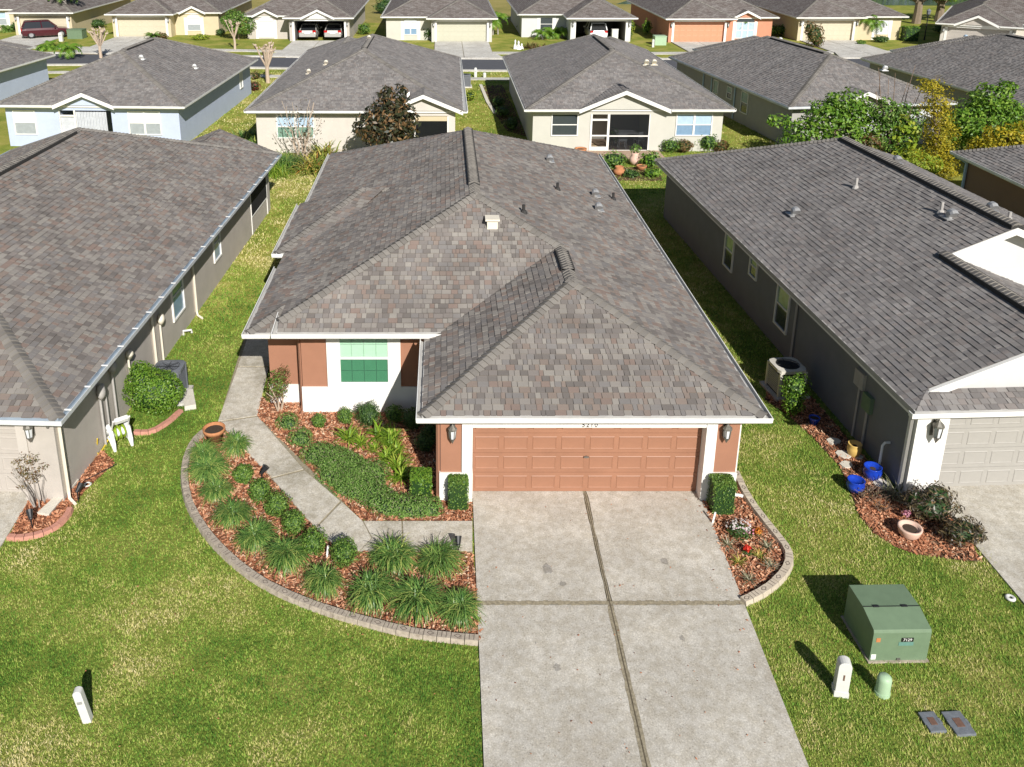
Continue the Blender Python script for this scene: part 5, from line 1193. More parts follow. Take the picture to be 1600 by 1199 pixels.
# ------------------------------------------------------------------ air conditioners, hose reel, pots, lights
def ac(label, c, rz, s, h, mat, pad=True, dark='ac_dark'):
    t = thing('air_conditioner', label, 'air conditioner', (c.x, c.y, 0), rz); M = WM[t]
    if pad: MB(M).box(-s / 2 - .1, -s / 2 - .1, -.02, s / 2 + .1, s / 2 + .1, .08).build('pad', 'pale_concrete', t)
    MB(M).box(-s / 2 + .03, -s / 2 + .03, .08, s / 2 - .03, s / 2 - .03, h - .04).build('coil', dark if mat == 'ac_beige' else mat, t)
    b = MB(M)
    for x in (-1, 1):
        for y in (-1, 1): MB(M).box(x * s / 2 - .035 * (x > 0) * 2, y * s / 2 - .035 * (y > 0) * 2, .08, x * s / 2 + .07 * (x < 0), y * s / 2 + .07 * (y < 0), h - .05).build('corner_post', mat, t)
    for i in range(11):
        z = .14 + i * (h - .26) / 11; MB(M).box(-s / 2 + .01, -s / 2 + .01, z, s / 2 - .01, s / 2 - .01, z + .018).build('louver', mat, t)
    n = 24; tp = MB(M); ro, R_ = s * .41, s / 2 + .01
    def sq(a): c_, s_ = math.cos(a), math.sin(a); k = R_ / max(abs(c_), abs(s_)); k = min(k, R_ * 1.25); return (c_ * k, s_ * k)
    for i in range(n):
        a0, a1 = 2 * math.pi * i / n + math.pi / 4, 2 * math.pi * (i + 1) / n + math.pi / 4; p0, p1 = sq(a0), sq(a1); q0, q1 = (ro * math.cos(a0), ro * math.sin(a0)), (ro * math.cos(a1), ro * math.sin(a1))
        tp.face([(*p0, h), (*p1, h), (*q1, h + .02), (*q0, h + .02)]); tp.face([(*p1, h), (*p0, h), (*p0, h - .08), (*p1, h - .08)]); tp.face([(*q0, h + .02), (*q1, h + .02), (*q1, h - .12), (*q0, h - .12)])
    tp.build('top_panel', mat, t)
    MB(M).lathe([(0, h - .16), (ro, h - .16)], 20).build('fan_well', 'dark_void', t)
    fb_ = MB(M)
    for i in range(4):
        a = i * math.pi / 2 + .5; fb_.obox((ro * .5 * math.cos(a), ro * .5 * math.sin(a), h - .1), (ro * .42 * math.cos(a), ro * .42 * math.sin(a), 0), (-.09 * math.sin(a), .09 * math.cos(a), .03), (0, 0, .004))
    fb_.lathe([(0, h - .06), (.07, h - .07), (.07, h - .13)], 10); fb_.build('fan', 'ac_grey', t)
    gr = MB(M)
    for k in (.25, .45, .65, .85, .98): gr.tube([(ro * k * math.cos(2 * math.pi * i / 20), ro * k * math.sin(2 * math.pi * i / 20), h + .01) for i in range(21)], .004, 4, False)
    for i in range(8): a = i * math.pi / 4; gr.bar((0, 0, h + .012), (ro * math.cos(a), ro * math.sin(a), h + .012), .008)
    gr.build('guard', 'ac_dark', t); return t
c = at(262, 575, .85); ac('dark grey air conditioner behind the rounded green hedge', c + Vector((.02, 0, 0)), aL + rad(3), .72, .88, 'ac_grey')
c = at(1231, 567, .85); ac('cream topped air conditioner in the shade beside the small bush', c, aR + rad(4), .74, .8, 'ac_beige')
c = at(738, 140); ac('dark air conditioner beside the grey house by the street gap', Vector((c.x - .5, c.y + 1, 0)), 0, .8, .9, 'ac_grey')
p = at(294, 632); m = MB(); m.obox((p.x, p.y + .1, .07), (.13, .05, 0), (-.14, .38, 0), (0, 0, .07)); m.solo('splash_block', 'stone_white', 'pale concrete block beside the dark grey air conditioner', 'concrete block')
# hose reel
p = at(186, 692); t = thing('hose_reel', 'white plastic hose reel cart with green hose by the wall', 'hose reel', (p.x, p.y, 0), rad(-52)); M = WM[t]
for s_ in (-.2, .2):
    m = MB(M); m.tube([(-.3, s_, .05), (-.18, s_, .35), (0, s_, .52), (.2, s_, .45), (.33, s_, .2), (.36, s_, .03)], [.03, .045, .055, .055, .045, .03], 6); m.tube([(-.3, s_, .05), (-.05, s_, .2), (.12, s_, .16), (.36, s_, .03)], .035, 6); m.build('side_frame', 'white_plastic', t)
    m = MB(M); m.tube([(-.28, s_ * 1.25, .1), (-.28, s_ * 1.5, .1)], .1, 14); m.build('wheel', 'tyre', t)
    m = MB(M); m.tube([(.02, s_ * .82, .3), (.02, s_ * .9, .3)], .2, 16); m.build('flange', 'white_plastic', t)
m = MB(M); m.tube([(.02, -.16, .3), (.02, .16, .3)], .1, 14); m.build('drum', 'white_plastic', t)
m = MB(M); m.tube([(.02 + (.12 + .028 * (i // 90)) * math.cos(i * .35), -.14 + .28 * abs(((i / 45.) % 2) - 1), .3 + (.12 + .028 * (i // 90)) * math.sin(i * .35)) for i in range(240)], .014, 5); m.build('hose', 'hose_green', t)
m = MB(M); m.tube([(.18, -.19, .46), (.42, -.19, .85), (.42, .19, .85), (.18, .19, .46)], .022, 6); m.obox((.42, 0, .83), (.03, 0, .05), (0, .15, 0), (.05, 0, -.02)); m.build('handle', 'white_plastic', t)
q = [at(176, 672, .45), at(172, 682, .25), at(166, 693, .05), at(158, 706, .03), at(154, 710, .03), at(150, 704, .04), at(152, 694, .25), at(152, 686, .45)]
m = MB(); m.tube([v for v in q], .016, 6); m.solo('garden_hose', 'hose_yellow', 'yellow hose looping from the reel to the wall tap', 'hose')
def pot(name, label, c, r, h, mat, style='round', soil=True, n=20, group=None):
    t = thing(name, label, 'pot', (c.x, c.y, 0), group=group); M = WM[t]
    if style == 'round': pr = [(0, .015), (r * .62, .015), (r * .72, .03), (r * .98, h * .45), (r * 1.0, h * .7), (r * .9, h * .92), (r * .97, h), (r * .88, h * 1.0), (r * .8, h * .88), (0, h * .8)]
    elif style == 'taper': pr = [(0, .015), (r * .68, .015), (r * .9, h * .72), (r * 1.0, h * .74), (r * 1.03, h), (r * .93, h), (r * .87, h * .82), (0, h * .78)]
    elif style == 'bowl': pr = [(0, .015), (r * .5, .015), (r * .85, h * .4), (r * 1.0, h * .85), (r * 1.02, h), (r * .84, h), (r * .8, h * .84), (0, h * .78)]
    elif style == 'belly': pr = [(0, .015), (r * .6, .015), (r * .98, h * .35), (r * .92, h * .6), (r * .6, h * .8), (r * .72, h * .97), (r * .62, h), (r * .5, h * .85), (0, h * .8)]
    MB(M).lathe(pr, n).build('body', mat, t, smooth=True)
    if soil: MB(M).lathe([(0, h * .84), (r * .84 if style != 'belly' else r * .5, h * .82)], n).build('soil', 'soil', t)
    return t
pot('terracotta_pot', 'orange terracotta pot where the walk meets the bed edging', at(336, 689), .26, .36, 'terracotta', 'taper')
pot('glazed_pot', 'cobalt blue pot in front of the white stepping stones', at(1335, 768), .19, .3, 'blue_glaze', 'round', False)
m = MB(WM[t]) if False else None
pot('glazed_pot', 'cobalt blue pot holding a dry plant against the dark wall', at(1361, 748), .2, .32, 'blue_glaze')
pot('glazed_pot', 'small bright blue pot near the bush by the cream air conditioner', at(1271, 664), .13, .22, 'blue_glaze', 'taper')
pot('urn_pot', 'mustard yellow urn pot with one side cut open', at(1333, 713), .16, .34, 'yellow_glaze', 'round')
pot('bowl_planter', 'pale pink clay bowl planter on red mulch', at(1419, 840), .23, .26, 'pink_clay', 'bowl')
c = at(1421, 838); m = MB(); m.obox((c.x + .02, c.y - .225, .13), (.06, 0, 0), (0, .012, .01), (0, -.004, .035)); 
for i, (q, lab) in enumerate((((1302, 692), 'white stepping stone farthest from the blue pots, at the shade edge'), ((1318, 713), 'cracked white stepping stone below the yellow urn'), ((1322, 729), 'white stepping stone directly behind the front blue pot'), ((1342, 717), 'thin white stone sliver beside the yellow urn'), ((1378, 760), 'white flower shaped stepping stone beside the dark wall'))):
    c = at(*q); n = 9; m = MB(); rr_ = (.17, .2, .17, .1, .23)[i]; m.prism([(c.x + rr_ * RN.uniform(.75, 1.1) * math.cos(2 * math.pi * k / n), c.y + rr_ * .85 * RN.uniform(.75, 1.1) * math.sin(2 * math.pi * k / n)) for k in range(n)], 0, .06); m.solo('stepping_stone', 'stone_white', lab, 'stepping stone', 'white stepping stones along the dark wall')
def spot(label, c, rz, h=.28, mat='black_metal'):
    t = thing('spotlight', label, 'spotlight', (c.x, c.y, 0), rz); M = WM[t]
    MB(M).tube([(0, 0, -.05), (0, 0, h)], [.008, .016], 6).build('stake', mat, t); MB(M).tube([(-.02, 0, h - .02), (.09, 0, h + .08), (.13, 0, h + .12)], [.035, .06, .07], 10).build('lamp_head', mat, t); MB(M).tube([(0, 0, h), (0, 0, h + .04)], .025, 6).build('bracket', mat, t)
    return t
spot('black spotlight stake at the end of the driveway below the sparse bush', at(51, 828), rad(120)); spot('black spotlight stake next to the white ring by the downspout', at(123, 785), rad(60))
spot('small black path light beside the walk among the rounded shrubs', at(410, 752), rad(30), .22)
spot('small black path light behind the grass clump by the driveway', at(716, 866), rad(90), .2)
for (q, lab, h) in (((512, 872), 'white marker stake between the last rounded shrubs on the walk', .28), ((1114, 820), 'white marker stake at the foot of the hedge beside the driveway', .3)):
    c = at(*q); m = MB(); m.obox((c.x, c.y, h / 2), (.018, 0, 0), (0, .01, 0), (.02, 0, h / 2)); m.solo('marker_stake', 'white_plastic', lab, 'stake')
c = at(137, 760); m = MB(); m.lathe([(.045, .03), (.07, .045), (.09, .03), (.07, .0), (.045, .03)], 14, (c.x, c.y, .02)); m.solo('drain_ring', 'utility_white', 'white ring lying on mulch beside the downspout foot', 'ring')
a, b = at(120, 752, .03), at(68, 806, .03); d = (b - a); nn = Vector((-d.y, d.x, 0)).normalized(); m = MB(); m.hexa([a - nn * .05, b - nn * .12, b + nn * .12, a + nn * .05] + [v + Vector((0, 0, .06)) for v in (a - nn * .06, b - nn * .14, b + nn * .14, a + nn * .06)]); m.solo('splash_channel', 'stone_white', 'long white splash channel leading from the corner downspout', 'splash channel')
m = MB(); m.tube([at(132, 751, .05), at(150, 742, .06), at(168, 733, .05), at(183, 725, .03)], .012, 5); m.solo('cable', 'black_metal', 'thin black cable lying across the red mulch', 'cable')
c = at(700, 785); m = MB(); m.obox((at(733, 781).x, at(733, 781).y, .05), (.06, 0, 0), (0, .14, 0), (0, 0, .05)); m.solo('splash_block', 'stone_white', 'small white block at the garage corner beside the clipped hedge', 'concrete block')

# ------------------------------------------------------------------ planting round the photographed house
def plant(name, label, cat, c, meshes, group=None, rz=0.0):
    """meshes: list of (part name, mesh in local coordinates)"""
    t = thing(name, label, cat, (c[0], c[1], 0), rz, group)
    for nm, me in meshes: link(nm, me, t)
    return t
def stems(n, r0, h, rad_=.012, spread=.5, seed=1, base=.04, seg=3, mat='twig', wob=.06):
    rs = random.Random(seed); m = MB()
    for i in range(n):
        a = rs.uniform(0, 6.28); r = spread * rs.uniform(.3, 1); p = Vector((base * math.cos(a), base * math.sin(a), 0)); pts = [p - Vector((0, 0, .03))]; hh = h * rs.uniform(.75, 1.05)
        for k in range(1, seg + 1):
            f = k / seg; pts.append(Vector((base * math.cos(a) + r * math.cos(a) * f ** 1.4 + rs.uniform(-wob, wob), base * math.sin(a) + r * math.sin(a) * f ** 1.4 + rs.uniform(-wob, wob), hh * f)))
        m.tube(pts, [rad_ * (1 - .65 * k / seg) for k in range(seg + 1)], 5)
    return m.mesh('stems', mat)
CL = [blade_mesh('blades', 'blade_dark', 620, .58, .019, seed=s, droop=1.7, base=.08, seg=5, upmin=.5, upmax=1.55, tipcol=.2) for s in (1, 2, 3, 4)]
lir = [((318, 714), 'dark grass clump just below the terracotta pot, on the lawn side'), ((367, 704), 'dark grass clump between the terracotta pot and the walk'), ((325, 743), 'grass clump on the edging, second down from the pot'),
       ((338, 776), 'grass clump on the edging, third down from the pot'), ((363, 812), 'grass clump on the edging, fourth down from the pot'), ((400, 848), 'grass clump at the bend of the edging, fifth down from the pot'),
       ((447, 878), 'grass clump on the edging behind the dark stamped blocks, sixth down from the pot'), ((504, 918), 'grass clump below the last rounded shrub on the walk'), ((581, 936), 'grass clump on the edging, third from the driveway'),
       ((650, 946), 'grass clump on the edging, second from the driveway'), ((717, 960), 'grass clump overhanging the driveway at the bed corner'), ((614, 880), 'grass clump against the walk, farther from the driveway'), ((687, 884), 'grass clump against the walk, nearer the driveway')]
for i, (q, lab) in enumerate(lir):
    c = at(*q); t = thing('grass_clump', lab, 'grass clump', (c.x, c.y + .04, .01), RN.random() * 6, 'arching grass clumps in the curved bed')
    o = link('blades', CL[i % 4], t); k = RN.uniform(.86, 1.14) * (1.02 if i > 6 else .92); o.matrix_basis = Matrix.Rotation(RN.uniform(-.14, .14), 4, 'X') @ Matrix.Diagonal((k, k * RN.uniform(.9, 1.1), k * RN.uniform(.85, 1.15), 1))
def shrub(label, c, r, h, mat='leaf_mid', n=1500, L=.045, W=.026, group=None, box=False, seed=1, name='shrub', cat='shrub', blobs=None, **k):
    if blobs is None: blobs = [(0, 0, h * .52, r, r, h * .5)]
    me = leaf_mesh('foliage', mat, blobs, n, L, W, seed=seed, box=box, **k)
    b2 = MB()
    for x, y, z, rx, ry, rz in blobs:      # woody dark heart so the plant is not see-through
        if box: b2.box(x - rx * .8, y - ry * .8, .02, x + rx * .8, y + ry * .8, z + rz * .86)
        else:
            nn = 8; b2.lathe([(0, -rz * .72), (rx * .55, -rz * .5), (rx * .72, 0), (rx * .52, rz * .5), (0, rz * .7)], nn, (x, y, z), sy=ry / rx)
    return plant(name, label, cat, c, [('foliage', me), ('inner_branches', b2.mesh('inner_branches', 'leaf_dark'))], group)
balls = [((381, 755), .2, 'rounded shrub in the curved bed nearest the terracotta pot'), ((408, 783), .23, 'rounded shrub along the walk, second from the pot'), ((434, 806), .25, 'rounded shrub along the walk, third from the pot'),
         ((460, 833), .23, 'rounded shrub along the walk, fourth from the pot'), ((491, 864), .24, 'rounded shrub along the walk beside the white marker stake'), ((539, 882), .26, 'rounded shrub at the bend of the walk, last of the row')]
for i, (q, r, lab) in enumerate(balls): shrub(lab, at(*q), r * 1.08, r * 2.2, 'leaf_mid', 1900, .042, .024, 'clipped round shrubs along the front walk', seed=20 + i)
# clipped hedges by the garage and hero wall
c = at(716, 797); shrub('clipped upright hedge left of the brown garage door', Vector((c.x, c.y + .1, 0)), .2, .72, 'leaf_mid', 2300, .04, .022, box=True, seed=31, blobs=[(0, 0, .38, .23, .2, .36)], name='hedge', cat='hedge')
c = at(1126, 803); shrub('clipped upright hedge right of the brown garage door', Vector((c.x + .02, c.y + .12, 0)), .2, .72, 'leaf_mid', 2600, .04, .022, box=True, seed=32, blobs=[(0, 0, .4, .26, .24, .39)], name='hedge', cat='hedge')
c = at(658, 775); shrub('square bright shrub where the garage wall shadow ends', c, .25, .6, 'leaf_bright', 1800, .05, .028, seed=33, box=True, blobs=[(0, 0, .3, .25, .24, .3)])
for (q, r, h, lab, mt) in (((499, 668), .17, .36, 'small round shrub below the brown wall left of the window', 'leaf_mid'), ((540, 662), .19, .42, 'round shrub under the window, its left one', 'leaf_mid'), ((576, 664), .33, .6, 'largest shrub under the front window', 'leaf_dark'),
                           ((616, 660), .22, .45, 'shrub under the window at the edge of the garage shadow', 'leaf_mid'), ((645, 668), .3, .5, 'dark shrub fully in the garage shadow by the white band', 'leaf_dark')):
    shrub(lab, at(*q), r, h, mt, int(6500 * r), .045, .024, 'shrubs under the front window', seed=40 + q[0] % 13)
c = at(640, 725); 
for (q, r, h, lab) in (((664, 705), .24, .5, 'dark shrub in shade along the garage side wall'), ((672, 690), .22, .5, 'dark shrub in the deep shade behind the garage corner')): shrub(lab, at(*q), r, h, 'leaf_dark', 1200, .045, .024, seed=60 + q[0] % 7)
FN = [blade_mesh('fronds', 'blade_lime', 60, .42, .045, seed=s, droop=.9, base=.05, seg=4, upmin=.4, upmax=1.4) for s in (11, 12, 13)]
for i, (q, lab, k) in enumerate((((545, 690), 'lime fern tuft left of the others under the window', 1.0), ((563, 697), 'small lime fern tuft in the middle of the mulch', .75), ((592, 685), 'lime fern tuft below the largest window shrub', 1.05), ((613, 690), 'lime fern tuft right of centre in the mulch', 1.0),
        ((585, 705), 'tiny lime tuft between the ferns and the ground cover', .6), ((620, 710), 'lime fern tuft beyond the ground cover bend', .8), ((605, 722), 'dark tipped lime tuft beside the ground cover', .85), ((623, 733), 'lime fern tuft near the square bright shrub', .95), ((626, 750), 'brightest lime tuft next to the square shrub', .9), ((610, 700), 'upright lime tuft among the ferns', .8))):
    c = at(*q); t = thing('fern', lab, 'fern', (c.x, c.y, .01), RN.random() * 6, 'lime green fern tufts in the front bed'); o = link('fronds', FN[i % 3], t); o.matrix_basis = Matrix.Diagonal((k, k, k, 1))
gcp = [((450, 665), .28, .3), ((470, 690), .3, .32), ((492, 715), .33, .33), ((520, 722), .38, .36), ((545, 735), .4, .38), ((560, 755), .4, .38), ((580, 775), .4, .36), ((605, 795), .34, .34), ((640, 799), .32, .32), ((672, 798), .28, .3), ((540, 765), .33, .3), ((585, 745), .35, .34), ((515, 745), .3, .28)]
g0 = at(560, 745); gb = []
for q, r, h in gcp: c = at(*q); gb.append((c.x - g0.x, c.y - g0.y, h * .35, r, r, h * .75))
gb2 = gb + [tuple((p + q) / 2 for p, q in zip(gb[a], gb[b])) for a in range(len(gb)) for b in range(a) if math.hypot(gb[a][0] - gb[b][0], gb[a][1] - gb[b][1]) < .62]
gm = leaf_mesh('ground_cover', 'leaf_groundcover', [(x, y, z * .9, rx * 1.05, ry * 1.05, rz * .95) for x, y, z, rx, ry, rz in gb2], 42000, .05, .02, shell=.82, seed=71, lump=.16)
b2 = MB()
for x, y, z, rx, ry, rz in gb2: b2.lathe([(rx * .75, 0), (rx * .7, rz * .25), (rx * .4, rz * .8), (0, rz * .9)], 9, (x, y, 0))
t = thing('ground_cover', 'low green ground cover mass along the front walk', 'ground cover', (g0.x, g0.y, 0)); o = link('foliage', gm, t); o['kind'] = 'stuff'; o = link('foliage_base', b2.mesh('foliage_base', 'leaf_dark'), t); o['kind'] = 'stuff'
c = at(437, 643); plant('young_tree', 'thin pale stemmed bush at the house corner by the walk', 'bush', c, [('stems', stems(5, .05, .9, .022, .3, 5, mat='bark_pale')), ('foliage', leaf_mesh('foliage', 'leaf_russet', [(0, 0, .75, .3, .3, .34), (.12, .1, 1.05, .2, .2, .2), (-.1, 0, .5, .22, .22, .22)], 900, .055, .028, shell=.2, seed=5)), ('leaves', leaf_mesh('leaves', 'leaf_mid', [(0, 0, .8, .3, .3, .4)], 500, .055, .028, shell=.2, seed=6))])
# flower bed by the driveway
c = at(1156, 838); plant('white_flower', 'white flowering bush in the bed right of the driveway', 'flowers', c, [('foliage', leaf_mesh('foliage', 'leaf_dark', [(0, 0, .12, .25, .22, .14)], 900, .05, .024, seed=8)), ('petals', leaf_mesh('petals', 'petal_white', [(0, .08, .22, .27, .2, .08)], 130, .05, .045, seed=9, up=1)), ('blooms', leaf_mesh('blooms', 'petal_pink', [(.05, .0, .2, .25, .2, .08)], 40, .04, .04, seed=19, up=1))])
c = at(1166, 866); plant('red_flower', 'single red flower cluster in the driveway bed', 'flowers', c, [('petals', leaf_mesh('petals', 'petal_red', [(0, 0, .14, .07, .06, .06)], 110, .045, .04, seed=10)), ('foliage', leaf_mesh('foliage', 'leaf_dark', [(.02, 0, .05, .1, .1, .05)], 90, .05, .025, seed=11))])
c = at(1182, 836); plant('orange_flower', 'orange flowers beside the pale stamped edging', 'flowers', c, [('petals', leaf_mesh('petals', 'petal_orange', [(0, 0, .1, .1, .1, .07)], 90, .05, .04, seed=12)), ('foliage', leaf_mesh('foliage', 'leaf_russet', [(0, 0, .06, .14, .12, .06)], 120, .05, .025, seed=13))])
TF = [blade_mesh('leaves', 'blade_pale', 34, .24, .018, seed=s, droop=.9, base=.02, seg=3, upmin=.3, upmax=1.3) for s in (14, 15)] + [blade_mesh('leaves', 'blade_variegated', 34, .22, .018, seed=16, droop=.9, base=.02, seg=3, upmin=.3, upmax=1.3)]
for i, (q, lab) in enumerate((((1138, 856), 'pale spiky tuft at the driveway edge of the flower bed'), ((1200, 858), 'pale spiky tuft by the widest part of the pale edging'), ((1154, 882), 'pale spiky tuft below the red flower'), ((1204, 888), 'silvery tuft near the bend of the pale edging'), ((1171, 909), 'greenish tuft at the bottom of the flower bed'), ((1187, 873), 'brownish tuft right of the red flower'))):
    c = at(*q); t = thing('spiky_tuft', lab, 'small plant', (c.x, c.y, .015), RN.random() * 6, 'small spiky tufts in the driveway flower bed'); link('leaves', TF[i % 3], t)

# left neighbour planting
c = at(237, 655); shrub('bright green rounded hedge in front of the dark air conditioner', Vector((c.x, c.y + .35, 0)), .8, 1.1, 'leaf_bright', 7500, .06, .03, seed=81, name='hedge', cat='hedge', blobs=[(0, -.05, .6, .74, .55, .6), (-.25, .05, .78, .46, .46, .52), (.25, -.05, .62, .48, .45, .55), (-.35, .2, 1.05, .3, .26, .26)], shell=.8, lump=.08)
c = at(62, 790); plant('rose_bush', 'sparse bare stemmed bush with russet tufts by the garage corner', 'bush', c, [('stems', stems(12, .1, 1.05, .016, .42, 7, .1, mat='bark_grey')), ('foliage', leaf_mesh('foliage', 'leaf_russet', [(-.1, .1, 1.12, .24, .2, .15), (-.3, .05, .85, .2, .2, .12), (-.05, -.1, .8, .26, .22, .16), (-.42, .1, 1.0, .1, .1, .06), (.15, .15, .9, .15, .15, .1), (-.25, -.1, .55, .12, .12, .08)], 620, .06, .022, shell=.3, seed=15))])
c = at(92, 772); plant('rose_bush', 'bare stemmed bush with thin green leaves against the downspout', 'bush', c, [('stems', stems(9, .1, .9, .013, .35, 9, .08, mat='bark_grey')), ('foliage', leaf_mesh('foliage', 'leaf_russet', [(0, .1, .95, .25, .2, .16), (-.15, 0, .7, .15, .15, .12), (.15, 0, .72, .15, .15, .14)], 240, .06, .022, shell=.3, seed=16))])
# right neighbour planting
c = at(1240, 652); shrub('small glossy bush lit in front of the cream air conditioner', Vector((c.x, c.y + .1, 0)), .34, .95, 'leaf_bright', 1700, .06, .032, seed=17, blobs=[(0, 0, .8, .37, .3, .36), (-.02, -.05, .4, .28, .24, .36)])
c = at(1458, 822); shrub('dark spiky croton bush at the driveway corner of the white column', Vector((c.x, c.y + .15, 0)), .5, .7, 'leaf_croton', 1900, .1, .028, seed=18, blobs=[(0, 0, .38, .55, .38, .34), (.1, .1, .6, .35, .28, .2), (-.25, .15, .4, .3, .25, .28)], up=.5)
c = at(1500, 850); shrub('lower dark croton bush leaning over the neighbour driveway edge', Vector((c.x, c.y + .05, 0)), .45, .5, 'leaf_croton', 1300, .1, .028, seed=19, blobs=[(0, 0, .28, .42, .3, .27), (.25, -.05, .25, .2, .18, .2)], up=.5)
c = at(1396, 777); plant('succulent', 'grey green fingered succulent at the dark wall corner', 'succulent', c, [('leaves', blade_mesh('leaves', 'blade_pale', 70, .4, .03, seed=21, droop=.5, base=.1, upmin=.3, upmax=1.3))])
c = at(1356, 778); plant('dry_plant', 'brown stemmed dry plant between the blue pots and red mulch', 'dry plant', c, [('stems', stems(26, .1, .25, .01, .32, 22, .12)), ('foliage', leaf_mesh('foliage', 'leaf_croton', [(0, 0, .14, .3, .2, .1)], 160, .06, .02, shell=.2, seed=23))])
c = at(1376, 798); plant('dry_plant', 'orange brown wispy plant on the red mulch', 'dry plant', c, [('stems', stems(30, .1, .26, .007, .26, 24, .03)), ('foliage', leaf_mesh('foliage', 'petal_orange', [(0, 0, .16, .2, .16, .1)], 60, .04, .012, shell=.2, seed=25))])
c = at(1361, 748); o = blade_mesh('stalks', 'blade_pale', 40, .22, .01, seed=26, droop=1.6, base=.08, upmin=.3, upmax=1.2); plant('pot_plant', 'dead stalks in the blue pot against the dark wall', 'pot plant', (c.x, c.y), [('stalks', o)])
bpy.data.objects[-1].location.z = .27 if False else bpy.data.objects[-1].location.z
c = at(1418, 820); plant('pink_flower', 'pink white blossom behind the clay bowl planter', 'flowers', c, [('petals', leaf_mesh('petals', 'petal_pink', [(0, .1, .2, .09, .07, .06)], 60, .06, .05, seed=27)), ('stems', stems(5, .05, .18, .006, .08, 28, .02))])

# ------------------------------------------------------------------ back garden strip and trees between the rows
c = Vector((yat(472, 225, 42.5).x, 42.5, 0)); plant('bare_shrub', 'leafless pale stemmed shrub in front of the grey house window', 'shrub', c, [('stems', stems(17, .1, 3.1, .026, 1.2, 31, .12, 6, 'bark_pale', .12)), ('foliage', leaf_mesh('foliage', 'leaf_croton', [(0, 0, 1.9, 1.25, .6, 1.2), (.1, 0, .5, .8, .5, .4)], 420, .13, .06, shell=.25, seed=32))])
p = dist0 = Vector((yat(604, 200, 42.0).x, 42.0, 0)); zt_ = yat(604, 132, 42.0).z; zb_ = yat(604, 222, 42.0).z; hh = zt_ - zb_
plant('magnolia_tree', 'bronze leaved magnolia tree in front of the grey house', 'tree', p, [('trunk', MB().tube([(0, 0, -.1), (.03, 0, 1.2), (0, .05, 2.4), (.2, 0, zt_ - .2)], [.09, .08, .06, .02], 8).mesh('trunk', 'bark')), ('crown', leaf_mesh('crown', 'leaf_magnolia', [(0, 0, zb_ + hh * .2, 1.5, 1.2, hh * .42), (.15, 0, zb_ + hh * .5, 1.15, .9, hh * .35), (-.9, 0, zb_ + hh * .25, .75, .7, hh * .3), (.95, 0, zb_ + hh * .4, .7, .7, hh * .3), (.75, 0, zb_ + hh * .8, .42, .4, hh * .22), (.05, 0, zb_ + hh * .8, .4, .4, hh * .2)], 3000, .3, .12, shell=.35, seed=33, lump=.15))])
for (x, y, h, dx) in ((598, 210, 4.9, -.05), (640, 205, 4.8, .4), (627, 205, 4.3, .2)): pass
c = at(447, 262); t = plant('fountain_grass', 'large tawny green grass clump beside the left house rear corner', 'grass clump', c, [('blades', blade_mesh('blades', 'blade_dark', 420, 1.25, .035, seed=34, droop=1.6, base=.3, seg=5, upmin=.4, upmax=1.5, tipcol=.5))])
c = at(432, 275); plant('fountain_grass', 'lower straw tinted grass clump against the left house gutter end', 'grass clump', c, [('blades', blade_mesh('blades', 'blade_lime', 260, 1.0, .03, seed=35, droop=1.7, base=.25, seg=5, upmin=.3, upmax=1.4))])
c = at(490, 268); plant('yellow_strap_plant', 'yellow and green striped strap leaf plant by the roof edge', 'strap plant', c, [('leaves', blade_mesh('leaves', 'blade_variegated', 190, 1.15, .09, seed=36, droop=1.1, base=.3, seg=4, upmin=.3, upmax=1.4))])
c = at(505, 246); plant('orange_strap_plant', 'orange tipped strap leaf plant behind the yellow striped one', 'strap plant', c, [('leaves', blade_mesh('leaves', 'blade_variegated', 110, 1.0, .08, seed=37, droop=.9, base=.25, seg=4, upmin=.5, upmax=1.4))])
for (q, lab, k, s_) in (((392, 216), 'green bush at the left rear corner of the grey house', .8, 41), ((405, 232), 'green strap leaf bush beyond the left house rear gable', .9, 42)): c = at(*q); plant('corner_bush', lab, 'bush', c, [('leaves', blade_mesh('leaves', 'blade_dark', 160, .9 * k, .06, seed=s_, droop=1.0, base=.3, seg=4, upmin=.3, upmax=1.4))])
c = at(548, 238); m = MB(); m.lathe([(0, 0), (.2, 0), (.24, .6), (.2, .62)], 12, (c.x + .9, c.y + .2, 0)); m.solo('terracotta_pot', 'terracotta', 'orange terracotta pot by the foot of the magnolia', 'pot', smooth=True)
for (q, r, h, lab, mt, s_) in (((1047, 238), .55, .75, 'left green bush under the blue double window', 'leaf_mid', 44), ((1068, 238), .5, .7, 'greyish bush right beside the green one under the double window', 'leaf_russet', 45), ((1104, 236), .65, 1.0, 'tallest bush right of the blue double window', 'leaf_mid', 46), ((1126, 238), .4, .65, 'twiggy brown bush at the right corner of the beige house', 'leaf_russet', 47), ((842, 226), .3, .6, 'small yellow green sprig at the beige house left corner', 'leaf_lime', 48)):
    c = at(*q); shrub(lab, c, r, h, mt, 520, .12, .06, seed=s_)
pot('terracotta_pot', 'orange bowl pot left of the screen door', at(907, 240), .32, .28, 'terracotta', 'bowl'); pot('terracotta_pot', 'round bellied terracotta jar in the back garden', at(967, 274), .3, .45, 'terracotta', 'belly'); pot('terracotta_pot', 'tall pale clay urn holding a leafy plant in the back garden', at(991, 258), .27, .65, 'pink_clay', 'belly'); pot('terracotta_pot', 'broken terracotta pot lying beside the tall urn', at(1002, 266), .26, .24, 'terracotta', 'bowl')
c = at(991, 258); t = plant('urn_plant', 'leafy plant growing in the tall clay urn', 'pot plant', c, [('leaves', leaf_mesh('leaves', 'leaf_mid', [(0, 0, .85, .3, .28, .2)], 110, .16, .06, seed=49))])
